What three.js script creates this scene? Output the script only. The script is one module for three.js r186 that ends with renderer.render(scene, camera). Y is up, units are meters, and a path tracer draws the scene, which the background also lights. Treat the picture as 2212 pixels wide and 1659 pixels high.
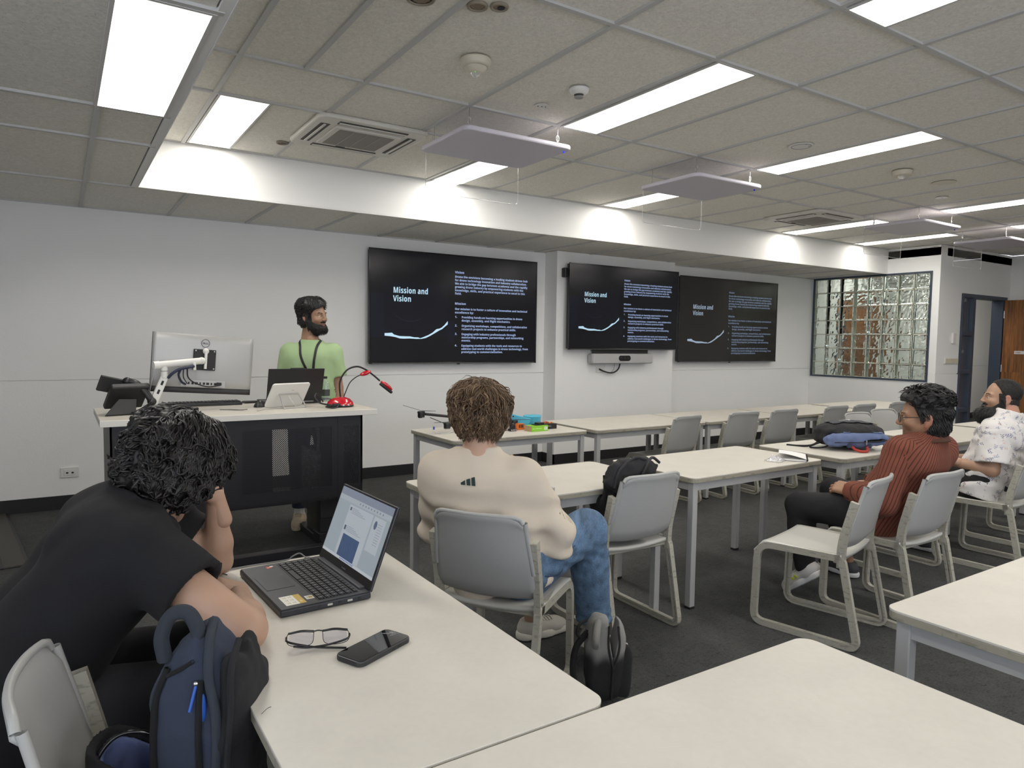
import * as THREE from 'three';
import { RoundedBoxGeometry } from 'three/addons/geometries/RoundedBoxGeometry.js';
import { mergeGeometries, mergeVertices } from 'three/addons/utils/BufferGeometryUtils.js';
import { RectAreaLightUniformsLib } from 'three/addons/lights/RectAreaLightUniformsLib.js';
import { ImprovedNoise } from 'three/addons/math/ImprovedNoise.js';
RectAreaLightUniformsLib.init();

// ---------------------------------------------------------------- camera, exposure
const scene = new THREE.Scene();
const camera = new THREE.PerspectiveCamera(57.62, 2212 / 1659, 0.05, 60);
camera.rotation.order = 'YXZ';
camera.rotation.set(-0.0629, -0.5757, 0.0146);
camera.position.set(-1.3221, 1.346, 3.4342);
scene.add(camera);
const renderer = new THREE.WebGLRenderer({ antialias: true });
renderer.toneMapping = THREE.LinearToneMapping;
renderer.toneMappingExposure = 0.97;
renderer.shadowMap.enabled = true;
scene.background = new THREE.Color(3.7, 3.95, 4.4);   // bright overcast sky, entering through the windows behind the camera
const LAMP = 14;                                        // radiance of the ceiling panels
const LAMP_COLOR = new THREE.Color(1.0, 0.965, 0.9);

// ---------------------------------------------------------------- helpers
const V = (x, y, z) => new THREE.Vector3(x, y, z);
const PI = Math.PI;
let seedState = 7;
const rnd = () => { seedState = (seedState + 0x6d2b79f5) | 0; let t = Math.imul(seedState ^ (seedState >>> 15), 1 | seedState); t = (t + Math.imul(t ^ (t >>> 7), 61 | t)) ^ t; return ((t ^ (t >>> 14)) >>> 0) / 4294967296; };
const rr = (a, b) => a + (b - a) * rnd();
const perlin = new ImprovedNoise();
const noise3 = (x, y, z) => perlin.noise(x + 37.7, y + 11.3, z + 71.9);
const clamp = (x, a, b) => Math.min(b, Math.max(a, x));
const mix = (a, b, t) => a + (b - a) * t;
const sstep = (a, b, x) => { const t = clamp((x - a) / (b - a), 0, 1); return t * t * (3 - 2 * t); };

const taken = new Map();
function numbered(name) {
  const n = taken.get(name) ?? 0; taken.set(name, n + 1);
  return n ? name + '_' + String(n).padStart(3, '0') : name;
}
function M(color, roughness = 0.6, extra = {}) {
  const c = Array.isArray(color) ? new THREE.Color().setRGB(color[0], color[1], color[2]) : new THREE.Color(color);
  const physical = ['transmission', 'clearcoat', 'sheen', 'ior', 'thickness', 'attenuationColor', 'anisotropy', 'specularIntensity'].some((k) => k in extra);
  return new (physical ? THREE.MeshPhysicalMaterial : THREE.MeshStandardMaterial)({ color: c, roughness, ...extra });
}
function shade(o) { o.traverse((m) => { if (m.isMesh) { m.castShadow = true; m.receiveShadow = true; } }); return o; }
function fuse(geos) {
  if (!Array.isArray(geos)) return geos;
  if (geos.length === 1) return geos[0];
  const anyIndexless = geos.some((g) => !g.index);
  let list = geos.map((g) => (anyIndexless && g.index ? g.toNonIndexed() : g));
  const keys = ['position', 'normal', 'uv', 'color'].filter((k) => list.every((g) => g.attributes[k]));
  list = list.map((g) => { const h = g.clone(); for (const k of Object.keys(h.attributes)) if (!keys.includes(k)) h.deleteAttribute(k); h.morphAttributes = {}; return h; });
  return mergeGeometries(list);
}
function obj(name, geos, material, parent = scene) {
  const m = new THREE.Mesh(fuse(geos), material);
  m.name = parent === scene ? numbered(name) : name;
  m.castShadow = m.receiveShadow = true;
  parent.add(m);
  return m;
}
function tag(o, label, category, group) { Object.assign(o.userData, { label, category }); if (group) o.userData.group = group; return o; }
function thing(name, label, category, [x, y, z] = [0, 0, 0], turn = 0, group) {
  const o = new THREE.Group(); o.name = numbered(name); scene.add(o);
  o.position.set(x, y, z); o.rotation.y = turn;
  return tag(o, label, category, group);
}
function struct(name, geos, material) { const m = obj(name, geos, material); m.userData.kind = 'structure'; return m; }
function structGroup(name) { const g = new THREE.Group(); g.name = numbered(name); g.userData.kind = 'structure'; scene.add(g); return g; }
function dup(root, [x, y, z], turn, label, group) {
  const r = root.clone(); r.name = numbered(root.name.replace(/_\d{3}$/, '')); scene.add(r);
  r.position.set(x, y, z); r.rotation.y = turn; r.userData = { ...root.userData };
  if (label) r.userData.label = label;
  if (group) r.userData.group = group;
  return r;
}
// geometry makers (all in metres)
function bx(w, h, d, x = 0, y = 0, z = 0, r = 0) {
  const g = r > 0 ? new RoundedBoxGeometry(w, h, d, 2, Math.min(r, w / 2.01, h / 2.01, d / 2.01)) : new THREE.BoxGeometry(w, h, d);
  return g.translate(x, y, z);
}
function span(x0, x1, y0, y1, z0, z1, r = 0) { return bx(x1 - x0, y1 - y0, z1 - z0, (x0 + x1) / 2, (y0 + y1) / 2, (z0 + z1) / 2, r); }
function cyl(r0, r1, h, x = 0, y = 0, z = 0, seg = 24) { return new THREE.CylinderGeometry(r1, r0, h, seg).translate(x, y, z); }
function rod(a, b, r, seg = 8, r2 = r) {
  const d = b.clone().sub(a), g = new THREE.CylinderGeometry(r2, r, d.length(), seg);
  g.applyQuaternion(new THREE.Quaternion().setFromUnitVectors(V(0, 1, 0), d.clone().normalize()));
  return g.translate((a.x + b.x) / 2, (a.y + b.y) / 2, (a.z + b.z) / 2);
}
function ball(r, x = 0, y = 0, z = 0, sx = 1, sy = 1, sz = 1, seg = 16) { return new THREE.SphereGeometry(r, seg, Math.max(8, seg * 0.7 | 0)).scale(sx, sy, sz).translate(x, y, z); }
function tube(pts, r, seg = 24, sides = 6, closed = false) {
  return new THREE.TubeGeometry(new THREE.CatmullRomCurve3(pts.map((p) => (p.isVector3 ? p : V(...p))), closed, 'catmullrom', 0.5), seg, r, sides, closed);
}
function lathe(pts, seg = 28) { return new THREE.LatheGeometry(pts.map(([x, y]) => new THREE.Vector2(x, y)), seg); }
function rrect(w, h, r) {
  const s = new THREE.Shape(), x = -w / 2, y = -h / 2;
  s.moveTo(x + r, y); s.lineTo(x + w - r, y); s.absarc(x + w - r, y + r, r, -PI / 2, 0); s.lineTo(x + w, y + h - r); s.absarc(x + w - r, y + h - r, r, 0, PI / 2);
  s.lineTo(x + r, y + h); s.absarc(x + r, y + h - r, r, PI / 2, PI); s.lineTo(x, y + r); s.absarc(x + r, y + r, r, PI, PI * 1.5);
  return s;
}
// flat rounded plate lying in xz, thickness t downwards from y = 0
function plate(w, d, r, t, bevel = 0.002) {
  return new THREE.ExtrudeGeometry(rrect(w - 2 * bevel, d - 2 * bevel, r), { depth: t - 2 * bevel, bevelEnabled: bevel > 0, bevelThickness: bevel, bevelSize: bevel, bevelSegments: 2, curveSegments: 6 }).rotateX(PI / 2).translate(0, -bevel, 0);
}
function polyShape(pts) { const s = new THREE.Shape(); pts.forEach(([x, y], i) => (i ? s.lineTo(x, y) : s.moveTo(x, y))); s.closePath(); return s; }
function extr(shape, depth, bevel = 0.002, seg = 2) { return new THREE.ExtrudeGeometry(shape, { depth: depth - 2 * bevel, bevelEnabled: bevel > 0, bevelThickness: bevel, bevelSize: bevel, bevelOffset: -bevel, bevelSegments: seg, curveSegments: 8 }).translate(0, 0, bevel); }
// sweep a closed cross-section [u,v] along a path lying in the yz plane; u is across (x), v in the plane normal
function sweepYZ(path, section, closed) {
  const n = path.length, m = section.length, pos = [], idx = [];
  for (let i = 0; i < n; i++) {
    const a = path[closed ? (i + n - 1) % n : Math.max(0, i - 1)], b = path[closed ? (i + 1) % n : Math.min(n - 1, i + 1)], p = path[i];
    let ty = b[0] - a[0], tz = b[1] - a[1]; const l = Math.hypot(ty, tz) || 1; ty /= l; tz /= l;
    const ny = -tz, nz = ty, s = p[2] ?? 1;
    for (const [u, v] of section) pos.push(u, p[0] + ny * v * s, p[1] + nz * v * s);
  }
  const rings = closed ? n : n - 1;
  for (let i = 0; i < rings; i++) for (let j = 0; j < m; j++) {
    const a = i * m + j, b = i * m + (j + 1) % m, c = ((i + 1) % n) * m + (j + 1) % m, d = ((i + 1) % n) * m + j;
    idx.push(a, d, b, b, d, c);
  }
  if (!closed) for (const base of [0, (n - 1) * m]) for (let j = 1; j < m - 1; j++) base ? idx.push(base, base + j, base + j + 1) : idx.push(base, base + j + 1, base + j);
  const g = new THREE.BufferGeometry(); g.setAttribute('position', new THREE.Float32BufferAttribute(pos, 3)); g.setIndex(idx);
  const f = g.toNonIndexed(); f.computeVertexNormals(); f.setAttribute('uv', new THREE.Float32BufferAttribute(new Float32Array(f.attributes.position.count * 2), 2));
  return f;
}
// round the corners of a polyline in the plane
function rounded(pts, closed = true, seg = 5) {
  const out = [], n = pts.length;
  pts.forEach((p, i) => {
    const r = p[2] ?? 0;
    if (!r || (!closed && (i === 0 || i === n - 1))) { out.push([p[0], p[1]]); return; }
    const a = pts[(i + n - 1) % n], b = pts[(i + 1) % n];
    const da = Math.hypot(a[0] - p[0], a[1] - p[1]), db = Math.hypot(b[0] - p[0], b[1] - p[1]);
    const p0 = [p[0] + (a[0] - p[0]) * r / da, p[1] + (a[1] - p[1]) * r / da], p1 = [p[0] + (b[0] - p[0]) * r / db, p[1] + (b[1] - p[1]) * r / db];
    for (let k = 0; k <= seg; k++) { const t = k / seg, u = 1 - t; out.push([u * u * p0[0] + 2 * u * t * p[0] + t * t * p1[0], u * u * p0[1] + 2 * u * t * p[1] + t * t * p1[1]]); }
  });
  return out;
}
// parametric sheet with thickness: f(u,v) -> Vector3, thickness along the normal
function shell(f, nu, nv, t) {
  const grid = [], nor = [], e = 1e-3;
  for (let j = 0; j <= nv; j++) for (let i = 0; i <= nu; i++) {
    const u = i / nu, v = j / nv, p = f(u, v);
    const du = f(Math.min(1, u + e), v).sub(f(Math.max(0, u - e), v)), dv = f(u, Math.min(1, v + e)).sub(f(u, Math.max(0, v - e)));
    const n = du.cross(dv).normalize(); grid.push(p); nor.push(n);
  }
  const pos = [], idx = [], N = grid.length, uv = [];
  for (const s of [0, 1]) grid.forEach((p, k) => { const q = p.clone().addScaledVector(nor[k], s ? -t : 0); pos.push(q.x, q.y, q.z); uv.push((k % (nu + 1)) / nu, Math.floor(k / (nu + 1)) / nv); });
  const at = (i, j) => j * (nu + 1) + i;
  for (let j = 0; j < nv; j++) for (let i = 0; i < nu; i++) { const a = at(i, j), b = at(i + 1, j), c = at(i + 1, j + 1), d = at(i, j + 1); idx.push(a, b, c, a, c, d, N + a, N + c, N + b, N + a, N + d, N + c); }
  const rim = (a, b) => idx.push(a, N + a, b, b, N + a, N + b);
  for (let i = 0; i < nu; i++) { rim(at(i, 0), at(i + 1, 0)); rim(at(i + 1, nv), at(i, nv)); }
  for (let j = 0; j < nv; j++) { rim(at(0, j + 1), at(0, j)); rim(at(nu, j), at(nu, j + 1)); }
  const g = new THREE.BufferGeometry(); g.setAttribute('position', new THREE.Float32BufferAttribute(pos, 3)); g.setAttribute('uv', new THREE.Float32BufferAttribute(uv, 2)); g.setIndex(idx);
  g.computeVertexNormals(); return g;
}
// uv in metres from the dominant axis of each face
function uvMetres(g, s = 1) {
  const f = g.index ? g.toNonIndexed() : g, p = f.attributes.position, n = f.attributes.normal, uv = new Float32Array(p.count * 2);
  for (let i = 0; i < p.count; i++) {
    const ax = Math.abs(n.getX(i)), ay = Math.abs(n.getY(i)), az = Math.abs(n.getZ(i)), x = p.getX(i), y = p.getY(i), z = p.getZ(i);
    const [a, b] = ay >= ax && ay >= az ? [x, z] : ax >= az ? [z, y] : [x, y];
    uv[2 * i] = a * s; uv[2 * i + 1] = b * s;
  }
  f.setAttribute('uv', new THREE.BufferAttribute(uv, 2)); return f;
}
function dataTex(w, h, fn, srgb = false, repeat = 1) {
  const d = new Uint8Array(w * h * 4);
  for (let y = 0; y < h; y++) for (let x = 0; x < w; x++) { const c = fn(x, y), o = (y * w + x) * 4; if (typeof c === 'number') d[o] = d[o + 1] = d[o + 2] = clamp(c * 255, 0, 255); else for (let k = 0; k < 3; k++) d[o + k] = clamp(c[k] * 255, 0, 255); d[o + 3] = 255; }
  const t = new THREE.DataTexture(d, w, h); t.wrapS = t.wrapT = THREE.RepeatWrapping; t.magFilter = THREE.LinearFilter; t.minFilter = THREE.LinearMipmapLinearFilter; t.generateMipmaps = true;
  if (srgb) t.colorSpace = THREE.SRGBColorSpace; t.repeat.set(repeat, repeat); t.needsUpdate = true; return t;
}
function canvasTex(w, h, draw) {
  const c = document.createElement('canvas'); c.width = w; c.height = h; draw(c.getContext('2d'), w, h);
  const t = new THREE.CanvasTexture(c); t.colorSpace = THREE.SRGBColorSpace; t.magFilter = THREE.LinearFilter; return t;
}
// periodic value noise on a lattice
function lattice(n) { const a = new Float32Array(n * n); for (let i = 0; i < a.length; i++) a[i] = rnd(); return (x, y) => { const xi = Math.floor(x), yi = Math.floor(y), fx = x - xi, fy = y - yi, sx = fx * fx * (3 - 2 * fx), sy = fy * fy * (3 - 2 * fy), w = (i, j) => a[((j % n + n) % n) * n + ((i % n + n) % n)]; return mix(mix(w(xi, yi), w(xi + 1, yi), sx), mix(w(xi, yi + 1), w(xi + 1, yi + 1), sx), sy); }; }

// ---------------------------------------------------------------- materials
const L16 = lattice(16), L64 = lattice(64), L128 = lattice(128);
const paintBump = dataTex(256, 256, (x, y) => 0.5 + 0.25 * (L64(x / 4, y / 4) - 0.5) + 0.25 * (L128(x / 2, y / 2) - 0.5), false, 2);
const specks = []; for (let i = 0; i < 900; i++) specks.push([rnd() * 512, rnd() * 512, rr(0.5, 1.25), rr(0.45, 1)]);
const tileMask = (() => { const a = new Float32Array(512 * 512); for (const [x, y, r, s] of specks) for (let j = -3; j <= 3; j++) for (let i = -3; i <= 3; i++) { const d = Math.hypot(i + (x % 1) * 0, j) / r; if (d < 1.3) { const k = (((y | 0) + j + 512) % 512) * 512 + (((x | 0) + i + 512) % 512); a[k] = Math.max(a[k], s * clamp(1.3 - d, 0, 1)); } } return a; })();
const tileTex = dataTex(512, 512, (x, y) => { const b = 0.92 + 0.05 * (L64(x / 8, y / 8) - 0.5) + 0.05 * (L128(x / 4, y / 4) - 0.5) - 0.34 * tileMask[y * 512 + x]; return [b, b * 0.985, b * 0.945]; }, true, 1.35);
const tileBump = dataTex(512, 512, (x, y) => 0.7 + 0.2 * (L128(x / 4, y / 4) - 0.5) - 0.7 * tileMask[y * 512 + x], false, 1.35);
const carpetTex = dataTex(1024, 1024, (x, y) => {
  const w = Math.sin((x + y) * PI / 4) * 0.5 + 0.5, l = L128(x / 8, y / 2), m = L128(x / 2 + 31, y / 8), c = L16(x / 64, y / 64);
  const streak = sstep(0.72, 0.84, L64(x / 16, y / 3.2)) * 0.6 + sstep(0.74, 0.86, L64(x / 3.2 + 9, y / 16)) * 0.5;
  const v = 0.275 + 0.045 * (l - 0.5) + 0.045 * (m - 0.5) + 0.03 * (c - 0.5) + 0.05 * (w - 0.5) + 0.06 * (rnd() - 0.5) - 0.10 * streak;
  return [v * 1.0, v * 1.01, v * 0.995];
}, true, 1.0);
const carpetBump = dataTex(512, 512, (x, y) => 0.5 + 0.35 * Math.sin((x + y) * PI / 2) * 0.5 + 0.5 * (rnd() - 0.5), false, 2);
const scuffTex = dataTex(256, 256, (x, y) => { const s = sstep(0.7, 0.9, L64(x / 10, y / 3)) * 0.12 + sstep(0.8, 0.95, L128(x / 2, y / 5)) * 0.1; const b = 0.815 - s + 0.02 * (L16(x / 16, y / 16) - 0.5); return [b, b * 0.99, b * 0.95]; }, true, 1);
const laminateTex = dataTex(512, 512, (x, y) => { const v = 0.805 + 0.022 * (L16(x / 32, y / 32) - 0.5) + 0.012 * (L128(x / 4, y / 4) - 0.5); return [v, v * 0.975, v * 0.925]; }, true, 0.8);
const woodTex = dataTex(512, 512, (x, y) => { const g = L64(x / 8 + 0.6 * L16(x / 32, y / 128), y / 220), f = L128(x / 2.2, y / 40), v = 0.32 + 0.16 * (g - 0.5) + 0.09 * (f - 0.5); return [v * 1.55, v * 1.0, v * 0.5]; }, true, 1);
const fabricBump = dataTex(256, 256, (x, y) => 0.5 + 0.25 * Math.sin(x * PI / 2) * Math.sin(y * PI / 2) + 0.3 * (L128(x / 2, y / 2) - 0.5), false, 14);

const MAT = {
  wall: M([0.88, 0.875, 0.86], 0.75, { bumpMap: paintBump, bumpScale: 0.0008 }),
  bulkhead: M([0.84, 0.835, 0.815], 0.6),
  tile: M(0xffffff, 0.95, { map: tileTex, bumpMap: tileBump, bumpScale: 0.0015 }),
  tee: M([0.55, 0.545, 0.53], 0.5),
  carpet: M(0xffffff, 0.97, { map: carpetTex, bumpMap: carpetBump, bumpScale: 0.004 }),
  skirting: M([0.012, 0.012, 0.013], 0.55),
  frameBlue: M([0.045, 0.062, 0.095], 0.45),
  laminate: M(0xffffff, 0.42, { map: laminateTex }),
  edgeBand: M([0.50, 0.475, 0.41], 0.5, { map: scuffTex }),
  legGrey: M([0.40, 0.40, 0.395], 0.45),
  chair: M([0.40, 0.398, 0.385], 0.42),
  chairSeat: M([0.56, 0.55, 0.51], 0.4),
  chairFrame: M([0.66, 0.645, 0.59], 0.45, { map: scuffTex }),
  black: M([0.012, 0.012, 0.014], 0.5),
  blackGloss: M([0.008, 0.008, 0.009], 0.12),
  darkPlastic: M([0.022, 0.022, 0.024], 0.42),
  greyPlastic: M([0.35, 0.35, 0.345], 0.5),
  whitePlastic: M([0.76, 0.75, 0.715], 0.38),
  creamPlastic: M([0.66, 0.61, 0.49], 0.42),
  silver: M([0.45, 0.445, 0.435], 0.4, { metalness: 0.35 }),
  steel: M([0.6, 0.6, 0.6], 0.25, { metalness: 1 }),
  wood: M(0xffffff, 0.5, { map: woodTex }),
  red: M([0.56, 0.008, 0.022], 0.16, { clearcoat: 0.8, clearcoatRoughness: 0.06 }),
};
// ================================================================ the room
const H = 2.6306, SOF = 2.31, ZF = -2.877, XR = 8.05, ZD = -1.10, XE = 10.03, ZB = 6.2, XL = -3.4, BULK = -1.77, XB = -0.87;
struct('floor', uvMetres(span(XL - 0.2, 15, -0.12, 0, -3.2, ZB + 0.2)), MAT.carpet);
// front wall: lower and upper panels with a real shadow gap between them
{
  const g = structGroup('wall_front');
  obj('backing', span(XL - 0.2, 15, 0, SOF + 0.5, ZF - 0.2, ZF - 0.012), MAT.wall, g);
  obj('lower_panel', uvMetres(span(XL, XR, 0, 0.984, ZF - 0.012, ZF, 0.002)), MAT.wall, g);
  obj('upper_panel', uvMetres(span(XL, XR, 0.993, SOF, ZF - 0.012, ZF, 0.002)), MAT.wall, g);
  obj('lower_panel', uvMetres(span(XR + 0.16, 15, 0, 0.984, ZF - 0.012, ZF, 0.002)), MAT.wall, g);
  obj('upper_panel', uvMetres(span(XR + 0.16, 15, 0.993, 2.5, ZF - 0.012, ZF, 0.002)), MAT.wall, g);
  const pillar = structGroup('wall_pillar');
  obj('casing', uvMetres(span(3.186, 4.96, 0, SOF, ZF, -2.655, 0.003)), MAT.wall, pillar);
}
struct('baseboard_front', [span(XL, 3.174, 0, 0.105, ZF, ZF + 0.012), span(3.174, 3.186, 0, 0.105, ZF, -2.643), span(3.174, 4.972, 0, 0.105, -2.655, -2.643), span(4.96, 4.972, 0, 0.105, ZF, -2.643), span(4.972, XR, 0, 0.105, ZF, ZF + 0.012), span(XR + 0.16, 15, 0, 0.105, ZF, ZF + 0.012)], MAT.skirting);
// right wall around the glass blocks
const GY0 = 0.882, GY1 = 2.306, GZ0 = -2.858, GZ1 = -1.186;
struct('wall_right', [
  uvMetres(span(XR, XR + 0.16, 0, GY0, ZF, ZD)), uvMetres(span(XR, XR + 0.16, GY1, H, ZF, ZD)),
  uvMetres(span(XR, XR + 0.16, GY0, GY1, ZF, GZ0)), uvMetres(span(XR, XR + 0.16, GY0, GY1, GZ1, ZD))], MAT.wall);
struct('baseboard_right', [span(XR - 0.012, XR, 0, 0.105, ZF + 0.012, ZD)], MAT.skirting);
{
  const g = structGroup('wall_door');
  obj('upper_panel', [uvMetres(span(XR + 0.16, 8.64, 0.993, H, ZD - 0.12, ZD)), uvMetres(span(8.64, 9.92, 2.045, H, ZD - 0.12, ZD)), uvMetres(span(9.92, XE, 0, H, ZD - 0.12, ZD)), uvMetres(span(XR + 0.001, XR + 0.16, 0.993, H, ZD - 0.01, ZD + 0.004))], MAT.wall, g);
  obj('lower_panel', [uvMetres(span(XR + 0.001, 8.64, 0, 0.982, ZD - 0.12, ZD + 0.004)), span(XR + 0.16, 8.64, 0.982, 0.993, ZD - 0.12, ZD - 0.012)], MAT.wall, g);
}
struct('wall_east', [uvMetres(span(XE, XE + 0.15, 0, H, ZD, ZB))], MAT.wall);
const WY0 = 0.85, WY1 = 2.25, winGlass = M(0xffffff, 0.02, { transmission: 1, thickness: 0 });
// left and rear walls lie outside the view; their windows let the daylight in
struct('wall_left', [uvMetres(span(XL - 0.15, XL, 0, WY0, ZF, ZB)), uvMetres(span(XL - 0.15, XL, WY1, H, ZF, ZB)), uvMetres(span(XL - 0.15, XL, WY0, WY1, ZF, 2.2)), uvMetres(span(XL - 0.15, XL, WY0, WY1, 5.8, ZB))], MAT.wall);
struct('wall_back', [uvMetres(span(XL, XE, 0, WY0, ZB, ZB + 0.15)), uvMetres(span(XL, XE, WY1, H, ZB, ZB + 0.15)), uvMetres(span(XL, -3.0, WY0, WY1, ZB, ZB + 0.15)), uvMetres(span(3.0, XE, WY0, WY1, ZB, ZB + 0.15))], MAT.wall);
{
  const w = structGroup('window_1');
  obj('window_frame', [span(-3, 3, WY0, WY0 + 0.05, ZB + 0.03, ZB + 0.1), span(-3, 3, WY1 - 0.05, WY1, ZB + 0.03, ZB + 0.1), ...[-3, -1.02, 0.97, 2.95].map((x) => span(x, x + 0.05, WY0 + 0.05, WY1 - 0.05, ZB + 0.03, ZB + 0.1))], MAT.frameBlue, w);
  for (const x of [-2.95, -0.97, 1.02]) obj('pane', span(x, x + 1.93, WY0 + 0.05, WY1 - 0.05, ZB + 0.06, ZB + 0.064), winGlass, w);
  const v = structGroup('window_2');
  obj('window_frame', [span(XL - 0.1, XL - 0.03, WY0, WY0 + 0.05, 2.2, 5.8), span(XL - 0.1, XL - 0.03, WY1 - 0.05, WY1, 2.2, 5.8), ...[2.2, 3.97, 5.75].map((z) => span(XL - 0.1, XL - 0.03, WY0 + 0.05, WY1 - 0.05, z, z + 0.05))], MAT.frameBlue, v);
  for (const z of [2.25, 4.02]) obj('pane', span(XL - 0.064, XL - 0.06, WY0 + 0.05, WY1 - 0.05, z, z + 1.73), winGlass, v);
}
// corridor beyond the glass blocks and the doorway
struct('wall_corridor', [span(15, 15.15, 0, 2.6, -3.1, ZB), span(XE + 0.15, 15, 0, 2.6, ZD - 0.12, ZD)], MAT.wall);
const corridorCeiling = struct('ceiling_corridor', [span(XR, 15, 2.5, 2.6, -3.1, ZD - 0.0)], MAT.bulkhead);
struct('ceiling_slab', span(XL - 0.2, XE + 0.2, H + 0.04, H + 0.16, -3.2, ZB + 0.2), MAT.bulkhead);

// suspended ceiling: every tile is its own piece, the tees hang 6 mm below
const ceilingMain = structGroup('ceiling'), ceilingLow = structGroup('ceiling_soffit');
const lamps = [];
const tileGeos = new Map();
function ceilingTile(parent, x0, x1, z0, z1, y, holes = []) {
  if (x1 - x0 < 0.05 || z1 - z0 < 0.05) return;
  const key = [x0, x1, z0, z1].map((v) => v.toFixed(3)).join();
  const w = x1 - x0 - 0.012, d = z1 - z0 - 0.012;
  let g;
  const k2 = w.toFixed(3) + 'x' + d.toFixed(3);
  if (!tileGeos.has(k2)) { g = uvMetres(bx(w, 0.016, d, 0, 0, 0)); tileGeos.set(k2, g); }
  const m = obj('ceiling_tile', tileGeos.get(k2), MAT.tile, parent);
  m.position.set((x0 + x1) / 2, y + 0.012 + (rnd() - 0.5) * 0.003, (z0 + z1) / 2);
  m.rotation.set((rnd() - 0.5) * 0.003, 0, (rnd() - 0.5) * 0.004);
}
const zRows = [[BULK, -0.6], [-0.6, 0], [0, 1.2], [1.2, 1.8], [1.8, 3.0], [3.0, 3.6], [3.6, 4.8], [4.8, 5.4], [5.4, ZB]];
const tees = [], teesLow = [];
const T = 0.012;   // half width of a tee
const acSpots = [[-0.05, 0.65, -1.24, -0.565], [4.74, 5.48, -1.26, -0.585]];
const panelSpots = [];   // [x0,x1,z0,z1]
for (const [z0, z1] of [[-1.70, -0.61], [0.0, 1.185], [1.815, 2.99], [3.62, 4.79]]) for (const x0 of [-0.57, 1.24, 3.02, 5.69, 7.15]) { if (x0 < 0 && z0 > -1) continue; panelSpots.push([x0, x0 + 0.25, z0, z1]); }
for (const [z0, z1] of zRows) {
  for (let k = -2; k < 17; k++) {
    let x0 = k * 0.6, x1 = x0 + 0.6;
    if (z0 >= ZD && z1 > 0) { /* full width */ }
    x0 = Math.max(x0, XB); x1 = Math.min(x1, z1 <= ZD + 0.6 && z0 < ZD ? XR : XE);
    if (x1 - x0 < 0.03) continue;
    const lamp = panelSpots.find(([a, b, c, d]) => (a + b) / 2 > x0 && (a + b) / 2 < x1 && (c + d) / 2 > z0 && (c + d) / 2 < z1);
    const ac = acSpots.find(([a, b, c, d]) => (a + b) / 2 > x0 - 0.3 && (a + b) / 2 < x1 + 0.3 && (c + d) / 2 > z0 && (c + d) / 2 < z1 && a < x1 - 0.06 && b > x0 + 0.06);
    if (ac) { ceilingTile(ceilingMain, x0, x1, z0, ac[2] + 0.03, H); }
    else if (lamp) { ceilingTile(ceilingMain, lamp[1] + 0.02, x1, z0, z1, H); ceilingTile(ceilingMain, x0, lamp[0] - 0.02, z0, z1, H); }
    else if (k === -1 && z0 === 0) { ceilingTile(ceilingMain, x0, -0.3, z0, z1, H); ceilingTile(ceilingMain, -0.3, x1, z0, z1, H); tees.push(span(-0.3 - T, -0.3 + T, H - 0.006, H + 0.01, z0, z1)); }
    else ceilingTile(ceilingMain, x0, x1, z0, z1, H);
    if (k > -2 && x0 > XB + 0.01 && !acSpots.some(([a, b, c, d]) => x0 > a && x0 < b && d > z0 && c < z1 && z0 < -1)) tees.push(span(x0 - T, x0 + T, H - 0.006, H + 0.01, z0 + T, z1 - T));
  }
  if (z0 > BULK) tees.push(span(XB, XE, H - 0.0065, H + 0.01, z0 - T, z0 + T));
}
for (const [a, b, c, d] of acSpots) tees.push(span(0.0 + (a > 1 ? 4.8 : 0) - T, (a > 1 ? 4.8 : 0) + T, H - 0.006, H + 0.01, BULK, c + 0.02), span((a > 1 ? 5.4 : 0.6) - T, (a > 1 ? 5.4 : 0.6) + T, H - 0.006, H + 0.01, BULK, c + 0.02));
tees.push(span(XB, XR, H - 0.005, H + 0.01, BULK, BULK + 0.02));
for (let k = 13; k < 17; k++) { const x0 = Math.max(XR, k * 0.6), x1 = Math.min(XE, k * 0.6 + 0.6); ceilingTile(ceilingMain, x0, x1, ZD, -0.6, H); if (k > 13) tees.push(span(x0 - T, x0 + T, H - 0.006, H + 0.01, ZD, -0.6)); }
obj('ceiling_tee_grid', tees, MAT.tee, ceilingMain);
// low soffit: a band along the front wall and one along the left side
const xs0 = -1.162;
for (let k = -4; k < 16; k++) {
  const x0 = Math.max(XL, xs0 + 0.6 * k), x1 = Math.min(XR, xs0 + 0.6 * (k + 1));
  if (x1 - x0 < 0.04) continue;
  if (k < 0) { ceilingTile(ceilingLow, x0, x1, ZF, -1.81, SOF); } else ceilingTile(ceilingLow, x0, x1, ZF, BULK - 0.035, SOF);
  if (k > -4) teesLow.push(span(x0 - T, x0 + T, SOF - 0.006, SOF + 0.01, ZF, k <= 0 ? -1.81 : BULK - 0.03));
}
const lowRows = [[-1.81, -0.63], [-0.63, -0.05], [-0.05, 1.15], [1.15, 1.75], [1.75, 2.95], [2.95, 3.55], [3.55, 4.75], [4.75, ZB]];
const softLamps = [[-1.165, -0.915, -0.035, 1.125], [-1.165, -0.915, 3.57, 4.73]];
for (const [z0, z1] of lowRows) {
  for (const [a, b] of [[XL, -2.962], [-2.962, -2.362], [-2.362, -1.762], [-1.762, xs0], [xs0, -0.905]]) {
    if (a === xs0 && softLamps.some((l) => l[2] > z0 && l[3] < z1)) continue;
    ceilingTile(ceilingLow, a, b, z0, z1, SOF);
    if (a > XL) teesLow.push(span(a - T, a + T, SOF - 0.006, SOF + 0.01, z0 + T, z1 - T));
  }
  teesLow.push(span(XL, -0.885, SOF - 0.0065, SOF + 0.01, z0 - T, z0 + T));
}
teesLow.push(span(XL, XR, SOF - 0.006, SOF + 0.008, ZF, ZF + 0.018));
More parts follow.
